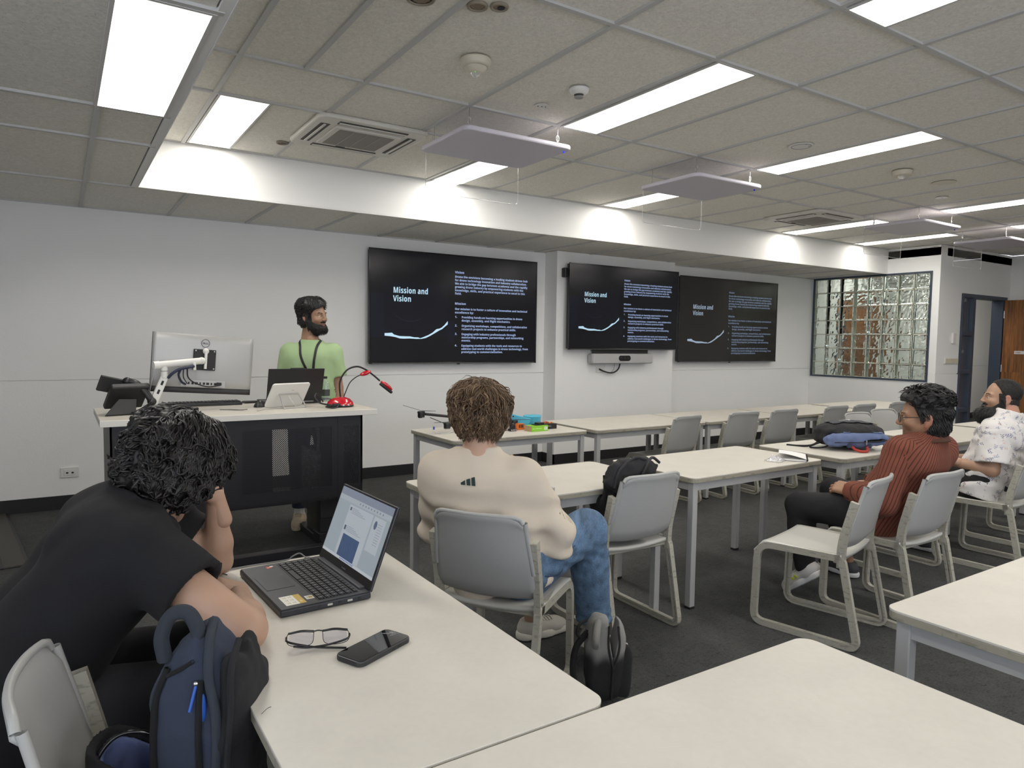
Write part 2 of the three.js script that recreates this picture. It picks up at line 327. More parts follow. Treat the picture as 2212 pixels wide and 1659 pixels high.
obj('ceiling_tee_grid', teesLow, MAT.tee, ceilingLow);
// bulkhead faces
struct('wall_bulkhead', [span(XB - 0.035, XR, SOF - 0.004, H + 0.04, BULK - 0.03, BULK), span(XB - 0.035, XB, SOF - 0.004, H + 0.04, BULK, ZB)], MAT.bulkhead);
struct('trim_1', [span(XB - 0.002, XR, SOF - 0.007, SOF + 0.008, BULK, BULK + 0.004), span(XB, XB + 0.004, SOF - 0.007, SOF + 0.008, BULK, ZB)], M([0.8, 0.79, 0.77], 0.45));

// ceiling lamps: a flat trim, a glowing diffuser and the light just in front of it
const diffuserMat = new THREE.MeshStandardMaterial({ color: 0xffffff, roughness: 0.6, emissive: new THREE.Color(1.0, 0.965, 0.885), emissiveIntensity: 2.1 });
const lampTrim = M([0.62, 0.61, 0.59], 0.5);
function ceilingLamp(x0, x1, z0, z1, y, label, group) {
  const w = x1 - x0, d = z1 - z0, t = thing('ceiling_light', label, 'ceiling light', [(x0 + x1) / 2, y, (z0 + z1) / 2], 0, group);
  const e = 0.013;
  obj('trim_frame', [bx(w + 2 * e, 0.02, e, 0, 0.002, -d / 2 - e / 2), bx(w + 2 * e, 0.02, e, 0, 0.002, d / 2 + e / 2), bx(e, 0.02, d, -w / 2 - e / 2, 0.002, 0), bx(e, 0.02, d, w / 2 + e / 2, 0.002, 0)], lampTrim, t);
  obj('housing', [bx(w + 2 * e, 0.02, d + 2 * e, 0, 0.024, 0)], MAT.whitePlastic, t);
  obj('diffuser', bx(w, 0.006, d, 0, 0.002, 0), diffuserMat, t);
  const light = new THREE.RectAreaLight(LAMP_COLOR, LAMP, w, d);
  light.name = 'panel_glow'; light.position.set(0, -0.004, 0); light.rotation.x = -PI / 2; t.add(light);
  return t;
}
const lampNames = {
  '-0.57,-1.7': 'short glowing ceiling panel beside the bulkhead corner, left of the air conditioner',
  '1.24,-1.7': 'glowing ceiling panel partly seen through the first hanging acrylic screen',
  '3.02,-1.7': 'glowing ceiling panel partly seen through the second hanging acrylic screen',
  '5.69,-1.7': 'glowing ceiling panel just past the air conditioner over the third display',
  '7.15,-1.7': 'glowing ceiling panel meeting the bulkhead above the glass block window',
  '1.24,0': 'long bright ceiling panel beside the small white smoke detector',
  '3.02,0': 'long bright ceiling panel beside the flush round ceiling speaker',
  '5.69,0': 'long bright ceiling panel above the third hanging lilac plate',
  '7.15,0': 'long bright ceiling panel above the hanging plate near the door wall',
  '1.24,1.815': 'large overexposed ceiling panel cut by the top edge of the room view',
};
for (const [a, b, c, d] of panelSpots) ceilingLamp(a, b, c, d, H, lampNames[a + ',' + (c === 0 ? 0 : c)] ?? (c > 3 ? 'rear row ceiling light panel behind the viewer' : 'ceiling light panel in the row above the near tables'), lampNames[a + ',' + c] ? 'ceiling light panels' : (c > 3 ? 'rear ceiling light panels' : 'ceiling light panels above the near tables'));
softLamps.forEach(([a, b, c, d], i) => ceilingLamp(a, b, c, d, SOF, i ? 'light panel in the low soffit behind the viewer' : 'wide light panel recessed in the low left soffit', 'ceiling light panels'));
{ // corridor lamp
  ceilingLamp(8.9, 9.15, -2.6, -1.4, 2.495, 'corridor ceiling light beyond the glass block wall');
  ceilingLamp(11.6, 11.85, -2.6, -1.4, 2.495, 'corridor ceiling light beyond the doorway');
}

// ---------------------------------------------------------------- glass block window
{
  const w = structGroup('window_3');
  obj('window_frame', [span(XR - 0.012, XR + 0.1, GY0, GY0 + 0.022, GZ0, GZ1), span(XR - 0.012, XR + 0.1, GY1 - 0.022, GY1, GZ0, GZ1), span(XR - 0.012, XR + 0.1, GY0 + 0.022, GY1 - 0.022, GZ0, GZ0 + 0.024), span(XR - 0.012, XR + 0.1, GY0 + 0.022, GY1 - 0.022, GZ1 - 0.024, GZ1)], MAT.frameBlue, w);
  const z0 = GZ0 + 0.024, z1 = GZ1 - 0.024, y0 = GY0 + 0.022, y1 = GY1 - 0.022, cz = (z1 - z0) / 8, cy = (y1 - y0) / 7, J = 0.007;
  const mortar = [];
  for (let k = 0; k <= 8; k++) mortar.push(span(XR + 0.005, XR + 0.075, y0, y1, Math.max(z0, z0 + k * cz - J), Math.min(z1, z0 + k * cz + J)));
  for (let k = 0; k <= 7; k++) mortar.push(span(XR + 0.005, XR + 0.075, Math.max(y0, y0 + k * cy - J), Math.min(y1, y0 + k * cy + J), z0, z1));
  obj('mortar_grid', mortar, M([0.66, 0.66, 0.56], 0.8), w);
  const glass = M([0.93, 0.985, 0.95], 0.03, { transmission: 1, thickness: 0.08, ior: 1.5, attenuationColor: new THREE.Color(0.72, 0.9, 0.8), attenuationDistance: 0.35 });
  // a hollow-looking block: wavy faces pressed into the middle, clear rim around
  function blockGeo(ph) {
    const n = 14, W = cz - 2 * J, Hh = cy - 2 * J, D = 0.08, pos = [], idx = [];
    const wave = (a, b) => { const e = sstep(0.30, 0.40, Math.max(Math.abs(a), Math.abs(b))); const q = noise3(a * 5.5 + ph, b * 5.5, ph * 1.7) * 0.011 + 0.006 * noise3(a * 11, b * 11 + ph, 3); return (q - 0.006) * (1 - e) - 0.000; };
    for (const s of [-1, 1]) for (let j = 0; j <= n; j++) for (let i = 0; i <= n; i++) { const a = i / n - 0.5, b = j / n - 0.5; pos.push(s * (D / 2 + wave(a, b * (1 + 0.001 * s) + s * 0.37)), b * Hh, a * W); }
    const Np = (n + 1) * (n + 1), at = (s, i, j) => s * Np + j * (n + 1) + i;
    for (let j = 0; j < n; j++) for (let i = 0; i < n; i++) { idx.push(at(0, i, j), at(0, i + 1, j), at(0, i + 1, j + 1), at(0, i, j), at(0, i + 1, j + 1), at(0, i, j + 1)); idx.push(at(1, i, j), at(1, i + 1, j + 1), at(1, i + 1, j), at(1, i, j), at(1, i, j + 1), at(1, i + 1, j + 1)); }
    for (let i = 0; i < n; i++) { const q = (a, b) => idx.push(at(0, ...a), at(1, ...a), at(1, ...b), at(0, ...a), at(1, ...b), at(0, ...b)); q([i, 0], [i + 1, 0]); q([i + 1, n], [i, n]); q([0, i + 1], [0, i]); q([n, i], [n, i + 1]); }
    const g = new THREE.BufferGeometry(); g.setAttribute('position', new THREE.Float32BufferAttribute(pos, 3)); g.setIndex(idx); g.computeVertexNormals();
    g.setAttribute('uv', new THREE.Float32BufferAttribute(new Float32Array(pos.length / 3 * 2), 2)); return g;
  }
  const variants = [1, 2, 3, 4, 5].map((k) => blockGeo(k * 2.3));
  let q = 0;
  for (let j = 0; j < 7; j++) for (let i = 0; i < 8; i++) { const m = obj('glass_block', variants[(q = (q * 7 + 3 + i) % 5)], glass, w); m.position.set(XR + 0.04, y0 + (j + 0.5) * cy, z0 + (i + 0.5) * cz); if (rnd() > 0.5) m.rotation.x = PI; }
}
// ---------------------------------------------------------------- door way with side light and open timber door
{
  const d = structGroup('door_1'), z = ZD + 0.02;
  const fr = (x0, x1, y0, y1, dz = 0.15) => span(x0, x1, y0, y1, z - dz, z, 0.004);
  obj('door_frame', [fr(8.645, 9.92, 1.995, 2.045), fr(8.645, 8.675, 0, 1.995), fr(8.93, 9.0, 0, 1.995), fr(9.80, 9.845, 0, 1.995), fr(8.675, 8.93, 1.49, 1.545, 0.08), fr(8.675, 8.93, 0.985, 1.035, 0.08), fr(8.675, 8.93, 0.47, 0.525, 0.08), fr(8.675, 8.93, 0, 0.06, 0.08)], MAT.frameBlue, d);
  for (const [a, b] of [[1.545, 1.995], [1.035, 1.49], [0.525, 0.985], [0.06, 0.47]]) obj('pane', span(8.675, 8.93, a, b, z - 0.05, z - 0.044), M(0xffffff, 0.03, { transmission: 1, thickness: 0 }), d);
  const leaf = new THREE.Group(); leaf.name = 'door_leaf'; leaf.position.set(9.83, 0, ZD + 0.03); leaf.rotation.y = -1.54; d.add(leaf);
  const slab = obj('timber_panel', uvMetres(span(0, 0.86, 0.01, 2.0, -0.022, 0.022, 0.003)), MAT.wood, leaf);
  obj('hinge', [0.25, 1.05, 1.8].map((y) => cyl(0.008, 0.008, 0.1, 0.0, y, 0.02, 10)), MAT.steel, leaf);
}
{ // timber door in the corridor seen brown through the glass blocks
  const d = structGroup('door_2');
  obj('door_frame', [span(8.74, 8.79, 0, 2.09, ZF, ZF + 0.05), span(9.84, 9.89, 0, 2.09, ZF, ZF + 0.05), span(8.79, 9.84, 2.04, 2.09, ZF, ZF + 0.05)], MAT.frameBlue, d);
  obj('timber_panel', uvMetres(span(8.79, 9.84, 0.005, 2.04, ZF, ZF + 0.04)), MAT.wood, d);
}
{ // door name plate
  const g = canvasTex(256, 40, (c, w, h) => { c.fillStyle = '#d8d6d2'; c.fillRect(0, 0, w, h); c.fillStyle = '#55534f'; c.font = 'bold 22px sans-serif'; c.fillText('LG02', 12, 28); c.fillText('A', 236, 28); });
  const p = new THREE.Mesh(new THREE.BoxGeometry(0.30, 0.045, 0.004), [0, 1, 2, 3, 4, 5].map((k) => (k > 3 ? M(0xffffff, 0.5, { map: g }) : M([0.7, 0.7, 0.68], 0.5))));
  p.name = numbered('door_sign'); p.castShadow = p.receiveShadow = true; scene.add(p); tag(p, 'small pale name strip on the open timber door', 'sign');
  p.position.set(9.83, 1.275, ZD + 0.03); p.rotation.y = -1.54; p.translateX(0.30); p.translateZ(0.025);
}
// thermostat, switches, outlet
{
  const t = thing('thermostat', 'slim white thermostat box on the wall beside the door', 'thermostat', [8.46, 1.452, ZD]);
  obj('cover', bx(0.085, 0.135, 0.028, 0, 0, 0.014, 0.006), MAT.whitePlastic, t);
  const s = thing('light_switch', 'wide white switch plate under the thermostat', 'switch', [8.435, 1.156, ZD + 0.002]);
  obj('plate', bx(0.36, 0.078, 0.012, 0, 0, 0.006, 0.003), MAT.whitePlastic, s);
  for (let k = -1; k <= 1; k++) obj('rocker', bx(0.105, 0.06, 0.006, k * 0.113, 0, 0.014, 0.002), MAT.creamPlastic, s);
  const o = thing('wall_socket', 'double wall socket plate low on the left front wall', 'socket', [-1.273, 0.281, ZF]);
  obj('plate', bx(0.121, 0.078, 0.01, 0, 0, 0.005, 0.003), MAT.whitePlastic, o);
  obj('insert', bx(0.078, 0.044, 0.006, 0, 0, 0.011, 0.002), MAT.whitePlastic, o);
  for (const s2 of [-1, 1]) obj('socket_hole', [cyl(0.0085, 0.0085, 0.006, 0, 0, 0, 14).rotateX(PI / 2).scale(1, 0.75, 1).translate(s2 * 0.0175, -0.002, 0.0135)], MAT.darkPlastic, o);
}
// ================================================================ tables
const TH = 0.675;
function tableProto(w, d, name) {
  const t = new THREE.Group();
  obj('tabletop', uvMetres(plate(w, d, 0.035, 0.006, 0.001)).translate(0, TH, 0), MAT.laminate, t);
  obj('edge_band', uvMetres(plate(w, d, 0.036, 0.02, 0.002)).translate(0, TH - 0.006, 0), MAT.edgeBand, t);
  const ix = w / 2 - 0.04, iz = d / 2 - 0.04, ly = TH - 0.026;
  obj('apron', [bx(w - 0.1, 0.045, 0.022, 0, ly - 0.0225, iz), bx(w - 0.1, 0.045, 0.022, 0, ly - 0.0225, -iz), bx(0.022, 0.045, d - 0.1, ix, ly - 0.0225, 0), bx(0.022, 0.045, d - 0.1, -ix, ly - 0.0225, 0)], MAT.legGrey, t);
  for (const [a, b] of [[-1, 1], [1, 1], [-1, -1], [1, -1]]) { const leg = obj('leg', bx(0.036, ly, 0.036, a * ix, ly / 2, b * iz, 0.004), MAT.legGrey, t); obj('foot_cap', bx(0.038, 0.014, 0.038, a * ix, 0.007, b * iz, 0.003), MAT.darkPlastic, leg); }
  return t;
}
function table(x0, x1, z0, z1, turn, label, group) {
  const t = tableProto(x1 - x0, z1 - z0); t.name = numbered('classroom_table'); scene.add(t);
  t.position.set((x0 + x1) / 2, 0, (z0 + z1) / 2); t.rotation.y = turn; return tag(t, label, 'table', group);
}
table(-1.045, -0.475, 1.335, 2.478, 0, 'white laminate table under the open laptop, phone and spectacles');
table(-1.02, 0.105, 2.486, 3.08, 0, 'empty white table with its corner pointing at the empty chair, butted against the laptop table');
table(0.445, 1.57, 2.484, 3.08, 0, 'empty white table standing alone behind the brown sweater person');
table(0.03, 1.17, 0.425, 1.02, 0, 'white table that the cream sweater person sits at');
table(1.29, 2.405, 0.44, 1.05, 0.025, 'white table with the open spiral notebook on it');
table(2.535, 3.66, 0.475, 1.085, 0, 'white table carrying the blue and grey backpack');
table(3.9, 5.03, 0.46, 1.06, 0, 'white table beside the floral shirt person, past the blue backpack');
table(5.13, 6.25, 0.46, 1.06, 0, 'white table nearest the door frame in the middle row');
table(0.845, 2.0, -1.29, -0.615, 0.015, 'white table covered with drone parts and boxes');
table(2.07, 3.28, -1.3, -0.605, 0, 'bare white table right of the drone table under the centre display');
table(3.3, 4.45, -1.3, -0.61, 0, 'white wall table under the third display with two grey chairs pushed in');
table(4.49, 5.7, -1.3, -0.61, 0, 'white wall table in front of the corner of the front wall');
table(5.78, 6.98, -1.32, -0.62, 0, 'farthest white wall table, beneath the glass block window');

// ================================================================ chairs (moulded sled-base stacking chair)
function chairProto() {
  const c = new THREE.Group(), W = 0.196;
  const path = rounded([[0.016, -0.215, 0.05], [0.395, -0.205, 0.075], [0.402, 0.155, 0.02], [0.405, 0.178, 0.03], [0.016, 0.258, 0.04]], true, 6);
  const sec = [[-0.012, -0.015], [0.012, -0.015], [0.012, -0.005], [0.004, -0.004], [0.004, 0.004], [0.012, 0.005], [0.012, 0.015], [-0.012, 0.015]];
  const up = rounded([[0.36, 0.175], [0.46, 0.172, 0.06], [0.66, 0.222]], false, 6).map((p, i, a) => [p[0], p[1], 1]);
  for (const s of [-1, 1]) {
    const ss = sec.map(([u, v]) => [u * (s > 0 ? -1 : 1), v]); if (s > 0) ss.reverse();
    const g = sweepYZ(path, ss, true).translate(s * W, 0, 0);
    const f = obj('side_frame', uvMetres(g, 2), MAT.chairFrame, c);
    obj('back_post', uvMetres(sweepYZ(up, [[-0.012, -0.017], [0.012, -0.017], [0.012, 0.017], [-0.012, 0.017]], false).translate(s * W * 0.985, 0, 0), 2), MAT.chairFrame, f);
    obj('bolt', cyl(0.006, 0.006, 0.004, 0, 0, 0, 10).rotateZ(PI / 2).translate(s * (W + 0.0125), 0.43, 0.17), MAT.greyPlastic, f);
  }
  // seat: dished in the middle, waterfall at the front
  const seat = shell((u, v) => { const x = (u - 0.5) * 0.41, z = -0.222 + v * 0.40, fr = sstep(0.16, 0, v), e = Math.pow(Math.abs(u - 0.5) * 2, 3); return V(x, 0.412 - 0.012 * Math.cos((u - 0.5) * PI) * sstep(0, 0.4, v) + 0.004 * e - 0.055 * fr * fr + 0.004 * sstep(0.8, 1, v), z); }, 14, 18, -0.018);
  obj('seat', seat, MAT.chairSeat, c);
  obj('seat_rail', bx(0.40, 0.022, 0.03, 0, 0.387, 0.155, 0.006), MAT.chairFrame, c); obj('seat_rail', bx(0.39, 0.03, 0.02, 0, 0.375, -0.19, 0.006), MAT.chairFrame, c);
  // back: concave shell, narrower at the top, lower edge curving under
  const back = shell((u, v) => {
    const hw = mix(0.186, 0.166, sstep(0.1, 1, v)), corner = Math.pow(Math.abs(u - 0.5) * 2, 7) * sstep(0.8, 1, v);
    const s = (u - 0.5) * 2, y = 0.448 + v * 0.304 - corner * 0.03 - 0.012 * (1 - s * s) * (1 - v) , z = 0.176 + v * 0.078 + 0.032 * (1 - s * s) * (0.5 + 0.5 * v) - 0.02 * sstep(0.12, 0, v) + 0.006 * sstep(0.9, 1, v);
    return V(s * hw, y, z);
  }, 18, 18, -0.011);
  const b = obj('backrest', back, MAT.chair, c);
  obj('rim', [...[-1, 1].map((s) => tube([0.3, 0.5, 0.75, 0.93].map((v) => V(s * mix(0.188, 0.168, sstep(0.1, 1, v)), 0.448 + v * 0.304, 0.182 + v * 0.078)), 0.009, 10, 8)), tube([-1, -0.9, -0.5, 0, 0.5, 0.9, 1].map((s) => V(s * 0.165, 0.752 - (Math.abs(s) > 0.95 ? 0.024 : Math.abs(s) > 0.8 ? 0.005 : 0), 0.263 + 0.031 * (1 - s * s))), 0.0085, 20, 8)], MAT.chair, b);
  return c;
}
const chair0 = chairProto();
function chair(x, z, turn, label, group) {
  const c = chair0.clone(); c.name = numbered('stacking_chair'); scene.add(c); c.position.set(x, 0, z); c.rotation.y = turn; return tag(c, label, 'chair', group);
}
chair(1.711, 1.472, 0.234, 'empty pale grey chair with a scuffed sled base, drawn out in the aisle');
chair(2.19, 1.545, -0.01, 'grey chair the brown sweater person sits on');
chair(0.914, 0.905, -0.02, 'grey chair with a dark rucksack on its seat, beside the cream sweater person');
chair(0.09, 1.235, -0.95, 'grey chair the cream sweater person sits on');
chair(3.54, 1.44, 0.05, 'grey chair the floral shirt person sits on');
chair(2.95, 1.1, 0.02, 'grey chair between the blue backpack table and the brown sweater person');
chair(2.93, -0.78, 0.1, 'grey chair pushed under the bare table below the centre display');
chair(3.69, -0.79, -0.08, 'grey chair pushed in below the third display, next to a single twin', 'chairs pushed in below the third display');
chair(4.23, -0.78, -0.05, 'grey chair pushed in below the third display, next to a single twin', 'chairs pushed in below the third display');
chair(5.03, -0.78, -0.03, 'grey chair behind the blue backpack at the wall tables', 'chairs at the far wall tables');
chair(5.52, -0.78, -0.05, 'olive shaded chair at the wall tables behind the blue backpack', 'chairs at the far wall tables');
chair(6.2, -0.79, -0.04, 'farthest grey chair pushed in at the wall tables under the glass blocks');
chair(4.487, 0.254, 3.05, 'white chair facing the room right behind the blue backpack');
chair(5.036, 0.167, 3.02, 'white chair facing the room behind the brown sweater head');
chair(4.28, 1.28, 0.0, 'chair past the floral shirt person, seen between his chair legs');
chair(-1.11, 2.02, -1.70, 'white chair holding the navy backpack at the laptop table');
chair(-1.33, 1.42, -PI / 2, 'chair under the black T-shirt person');

// ================================================================ lectern desk
{
  const d = thing('lectern_desk', 'black perforated steel lectern desk with a thick white top', 'desk', [0, 0, 0]);
  const top = obj('desk_top', [uvMetres(span(-1.155, 0.355, 0.866, 0.90, -1.45, -0.705, 0.003))], MAT.laminate, d);
  obj('edge_band', uvMetres(span(-1.1555, 0.3555, 0.8655, 0.8985, -1.4505, -0.7045, 0.002)), M([0.7, 0.68, 0.63], 0.5), top);
  const metal = M([0.010, 0.010, 0.013], 0.45);
  const holes = (wm, hm) => dataTex(64, 64, (x, y) => { const f = (cx, cy) => Math.hypot(x - cx, y - cy) < 13 ? 1 : 0; return 1 - Math.max(f(16, 16), f(48, 48)); }, false, 1);
  const perfTex = holes(); perfTex.repeat.set(1, 1);
  const perf = new THREE.MeshStandardMaterial({ color: new THREE.Color().setRGB(0.010, 0.010, 0.013), roughness: 0.45, alphaMap: perfTex, alphaTest: 0.5, side: THREE.DoubleSide });
  const zp = -0.745;
  // solid borders with perforated sheets set between them
  const bars = [[-1.11, -1.03], [-0.655, -0.535], [-0.165, -0.10], [0.205, 0.272]];
  obj('front_panel', [span(-1.11, 0.272, 0.80, 0.866, zp - 0.004, zp), span(-1.11, 0.272, 0.345, 0.43, zp - 0.004, zp), ...[[-1.11, -1.0], [-0.62, -0.45], [0.075, 0.15], [0.245, 0.272]].map(([a, b]) => span(a, b, 0.43, 0.80, zp - 0.004, zp)), span(-1.11, 0.272, 0.345, 0.36, zp - 0.03, zp), span(0.112, 0.117, 0.345, 0.866, zp, zp + 0.002)], metal, d);
  for (const [a, b] of [[-1.0, -0.62], [-0.45, 0.075], [0.15, 0.245]]) {
    const s = new THREE.PlaneGeometry(b - a, 0.37), uv = s.attributes.uv; for (let i = 0; i < uv.count; i++) uv.setXY(i, uv.getX(i) * (b - a) / 0.0115, uv.getY(i) * 0.37 / 0.0115);
    obj('perforated_sheet', s.translate((a + b) / 2, 0.615, zp - 0.002), perf, d);
  }
  for (const x of [-1.105, 0.265]) obj('side_panel', span(x - 0.005, x + 0.005, 0.345, 0.866, -1.38, zp), metal, d);
  for (const x of [-0.98, 0.10]) { const l = obj('leg', span(x - 0.035, x + 0.035, 0.03, 0.866, -1.02, -0.95, 0.004), metal, d); obj('foot_bracket', span(x - 0.05, x + 0.05, 0.03, 0.09, -1.05, -0.92, 0.004), metal, l); }
  obj('base_rail', [span(-1.06, 0.16, 0.0, 0.05, -0.86, -0.79, 0.004)], metal, d);
  for (const x of [-0.98, 0.10]) obj('base_foot', span(x - 0.04, x + 0.04, 0.0, 0.05, -1.42, -0.86, 0.004), metal, d);
  const t = thing('computer_tower', 'black computer tower standing inside the lectern desk', 'computer', [0.165, 0.05, -1.15]);
  obj('case', bx(0.20, 0.42, 0.42, 0, 0.34, 0, 0.006), MAT.darkPlastic, t); obj('stand', bx(0.16, 0.15, 0.3, 0, 0.065, 0), MAT.darkPlastic, t);
  const c = thing('cable_cabinet', 'black equipment cabinet inside the left half of the lectern', 'cabinet', [-0.66, 0.345, -1.15]);
  obj('case', bx(0.86, 0.5, 0.4, 0, 0.255, 0, 0.006), MAT.darkPlastic, c); obj('shelf', bx(0.88, 0.01, 0.42, 0, 0.003, 0), MAT.darkPlastic, c);
}
// ================================================================ wall displays
function slide(raised) {
  return canvasTex(1600, 900, (c, w, h) => {
    c.fillStyle = raised ? '#23211d' : '#0b0b10'; c.fillRect(0, 0, w, h);
    if (!raised) { c.fillStyle = '#0e1018'; c.fillRect(w * 0.075, h * 0.27, w * 0.36, h * 0.5); c.fillStyle = '#10131f'; c.fillRect(0, h * 0.38, w * 0.075, h * 0.4); c.fillRect(w * 0.435, h * 0.62, w * 0.04, h * 0.2); c.strokeStyle = '#23283c'; c.lineWidth = 4; c.beginPath(); c.moveTo(w * 0.13, h * 0.57); c.quadraticCurveTo(w * 0.2, h * 0.67, w * 0.28, h * 0.6); c.stroke(); }
    const ink = raised ? '#b9cfe6' : '#c8ecff', soft = raised ? '#8fa3c4' : '#b6cdfb';
    const line = (s, x, y, px, wide) => { c.font = (wide ? 'bold ' : 'bold ') + px + 'px sans-serif'; const m = c.measureText(s).width; c.save(); c.translate(x * w, y * h); if (wide) c.scale(wide * w / m, 1); c.fillText(s, 0, 0); c.restore(); };
    c.fillStyle = ink;
    line('Mission and', 0.122, 0.376, 66, 0.197); line('Vision', 0.122, 0.451, 66, 0.101);
    c.beginPath(); c.moveTo(0.077 * w, 0.74 * h);
    const top = [[0.095, 0.738], [0.117, 0.735], [0.128, 0.75], [0.158, 0.764], [0.19, 0.765], [0.215, 0.768], [0.24, 0.772], [0.262, 0.776], [0.274, 0.781], [0.293, 0.772], [0.32, 0.75], [0.345, 0.728], [0.36, 0.706], [0.368, 0.693], [0.385, 0.689], [0.398, 0.677], [0.415, 0.652], [0.434, 0.617]];
    const bot = [[0.434, 0.649], [0.42, 0.668], [0.4, 0.694], [0.385, 0.706], [0.36, 0.732], [0.33, 0.76], [0.305, 0.779], [0.28, 0.79], [0.25, 0.79], [0.215, 0.788], [0.185, 0.79], [0.16, 0.785], [0.135, 0.776], [0.11, 0.768], [0.077, 0.765]];
    for (const [x, y] of [...top, ...bot]) c.lineTo(x * w, (y + 0.002 * Math.sin(x * 400)) * h);
    c.closePath(); c.fill();
    c.fillStyle = soft; const P = 25;
    line('Vision', 0.475, 0.162, 27, 0.056);
    ['Drone Dio envisions becoming a leading student-driven hub', 'for drone technology innovation and industry collaboration.', 'We aim to bridge the gap between academia and the rapidly', 'growing drone industry by empowering students with the', 'knowledge, skills, and practical experience to excel in this', 'field.'].forEach((s, i) => line(s, 0.475, 0.204 + i * 0.0318, P, [0.466, 0.461, 0.465, 0.438, 0.449, 0.041][i]));
    line('Mission', 0.475, 0.458, 27, 0.068);
    line('Our mission is to foster a culture of innovation and technical', 0.476, 0.508, P, 0.466); line('excellence by:', 0.476, 0.541, P, 0.116);
    [['1.', 0.585, ['Providing hands-on learning opportunities in drone', 'design, assembly, and flight mechanics.'], [0.392, 0.312]], ['2.', 0.666, ['Organizing workshops, competitions, and collaborative', 'research projects to enhance practical skills.'], [0.425, 0.35]], ['3.', 0.746, ['Engaging with industry professionals through', 'mentorship programs, partnerships, and networking', 'events.'], [0.349, 0.402, 0.058]], ['4.', 0.856, ['Equipping students with the tools and resources to', 'address real-world challenges in drone technology, from', 'prototyping to commercialization.'], [0.392, 0.434, 0.264]]].forEach(([n, y, ls, ws]) => { line(n, 0.4765, y, P, 0.015); ls.forEach((s, i) => line(s, 0.517, y + 0.001 + i * 0.0305, P, ws[i])); });
  });
}
const slideTex = slide(false), slideGrey = slide(true);
function display(x0, x1, y0, y1, z, tex, glow, label, depth) {
  const w = x1 - x0, h = y1 - y0, t = thing('wall_display', label, 'display', [(x0 + x1) / 2, y0, z]);
  const b = 0.012;
  obj('housing', bx(w - 0.02, h - 0.02, 0.05, 0, h / 2, -0.034, 0.008), MAT.darkPlastic, t);
  obj('bezel', [bx(w, b, 0.014, 0, h - b / 2, -0.003, 0.003), bx(w, b + 0.006, 0.016, 0, (b + 0.006) / 2, -0.002, 0.003), bx(b, h, 0.014, -w / 2 + b / 2, h / 2, -0.003, 0.003), bx(b, h, 0.014, w / 2 - b / 2, h / 2, -0.003, 0.003)], MAT.blackGloss, t);
  obj('trim_strip', bx(w * 0.97, 0.004, 0.004, 0, 0.006, 0.006, 0.001), M([0.3, 0.3, 0.31], 0.3, { metalness: 0.8 }), t);
  const scr = new THREE.MeshPhysicalMaterial({ color: new THREE.Color().setRGB(0.004, 0.004, 0.005), roughness: 0.16, emissive: 0xffffff, emissiveMap: tex, emissiveIntensity: glow, specularIntensity: 0.75 });
  obj('screen', new THREE.PlaneGeometry(w - 2 * b, h - 2 * b - 0.006).translate(0, h / 2 + 0.003, -0.001), scr, t);
  obj('power_lamp', bx(0.03, 0.012, 0.012, 0, -0.004, 0, 0.003), MAT.darkPlastic, t);
  obj('wall_bracket', bx(w * 0.5, h * 0.45, depth - 0.056, 0, h * 0.52, -0.058 - (depth - 0.056) / 2, 0.004), MAT.black, t);
  return t;
}
display(1.117, 3.028, 1.102, 2.189, -2.80, slideTex, 0.95, 'large wall display left of the pillar, showing the mission and vision slide', 0.075);
display(3.275, 4.918, 1.252, 2.186, -2.55, slideTex, 0.82, 'smaller display mounted on the pillar above the camera bar', 0.10);
display(5.205, 7.135, 1.098, 2.186, -2.80, slideGrey, 0.62, 'large display right of the pillar with washed out dark grey slide', 0.075);
{
  const t = thing('display_speaker', 'small black box peeking out beside the pillar display', 'speaker', [3.268, 2.08, -2.62]);
  obj('case', bx(0.05, 0.10, 0.07, 0, 0, 0, 0.012), MAT.darkPlastic, t); obj('bracket', bx(0.02, 0.04, 0.03, 0.012, 0, -0.02, 0.004), MAT.black, t);
  const s = thing('camera_bar', 'silver conference camera bar below the pillar display', 'camera', [4.075, 1.096, -2.55]);
  obj('body', bx(0.925, 0.114, 0.085, 0, 0.057, -0.043, 0.02), M([0.42, 0.42, 0.42], 0.5), s);
  obj('front_grille', bx(0.90, 0.10, 0.006, 0, 0.057, 0.0, 0.003), M([0.50, 0.495, 0.49], 0.65, { bumpMap: fabricBump, bumpScale: 0.001 }), s);
  const lens = obj('lens_window', extr(rrect(0.175, 0.062, 0.03), 0.008, 0.002).translate(0.01, 0.062, 0.002), MAT.blackGloss, s);
  for (const x of [-0.045, 0.01, 0.055]) obj('lens', cyl(0.016, 0.012, 0.006, 0, 0, 0, 18).rotateX(PI / 2).translate(x, 0.062, 0.012), M([0.03, 0.03, 0.035], 0.15), lens);
  obj('bracket', [bx(0.82, 0.05, 0.02, 0, 0.14, -0.05, 0.004), bx(0.6, 0.03, 0.04, 0, 0.06, -0.088)], MAT.darkPlastic, s);
  const c = thing('cable_box', 'white wall cable plate with black braided cables under the camera bar', 'cable plate', [3.82, 1.035, -2.655]);
  obj('plate', bx(0.13, 0.085, 0.008, 0, 0, 0.004, 0.003), MAT.whitePlastic, c);
  obj('braided_cable', tube([[-0.03, 0.0, 0.012], [0.04, -0.03, 0.03], [0.12, -0.045, 0.035], [0.19, -0.035, 0.035], [0.235, 0.0, 0.04], [0.25, 0.058, 0.05]], 0.008, 30, 8), MAT.black, c);
  obj('thin_cable', tube([[0.13, -0.043, 0.03], [0.165, -0.01, 0.035], [0.17, 0.058, 0.045]], 0.0035, 14, 6), MAT.greyPlastic, c);
}
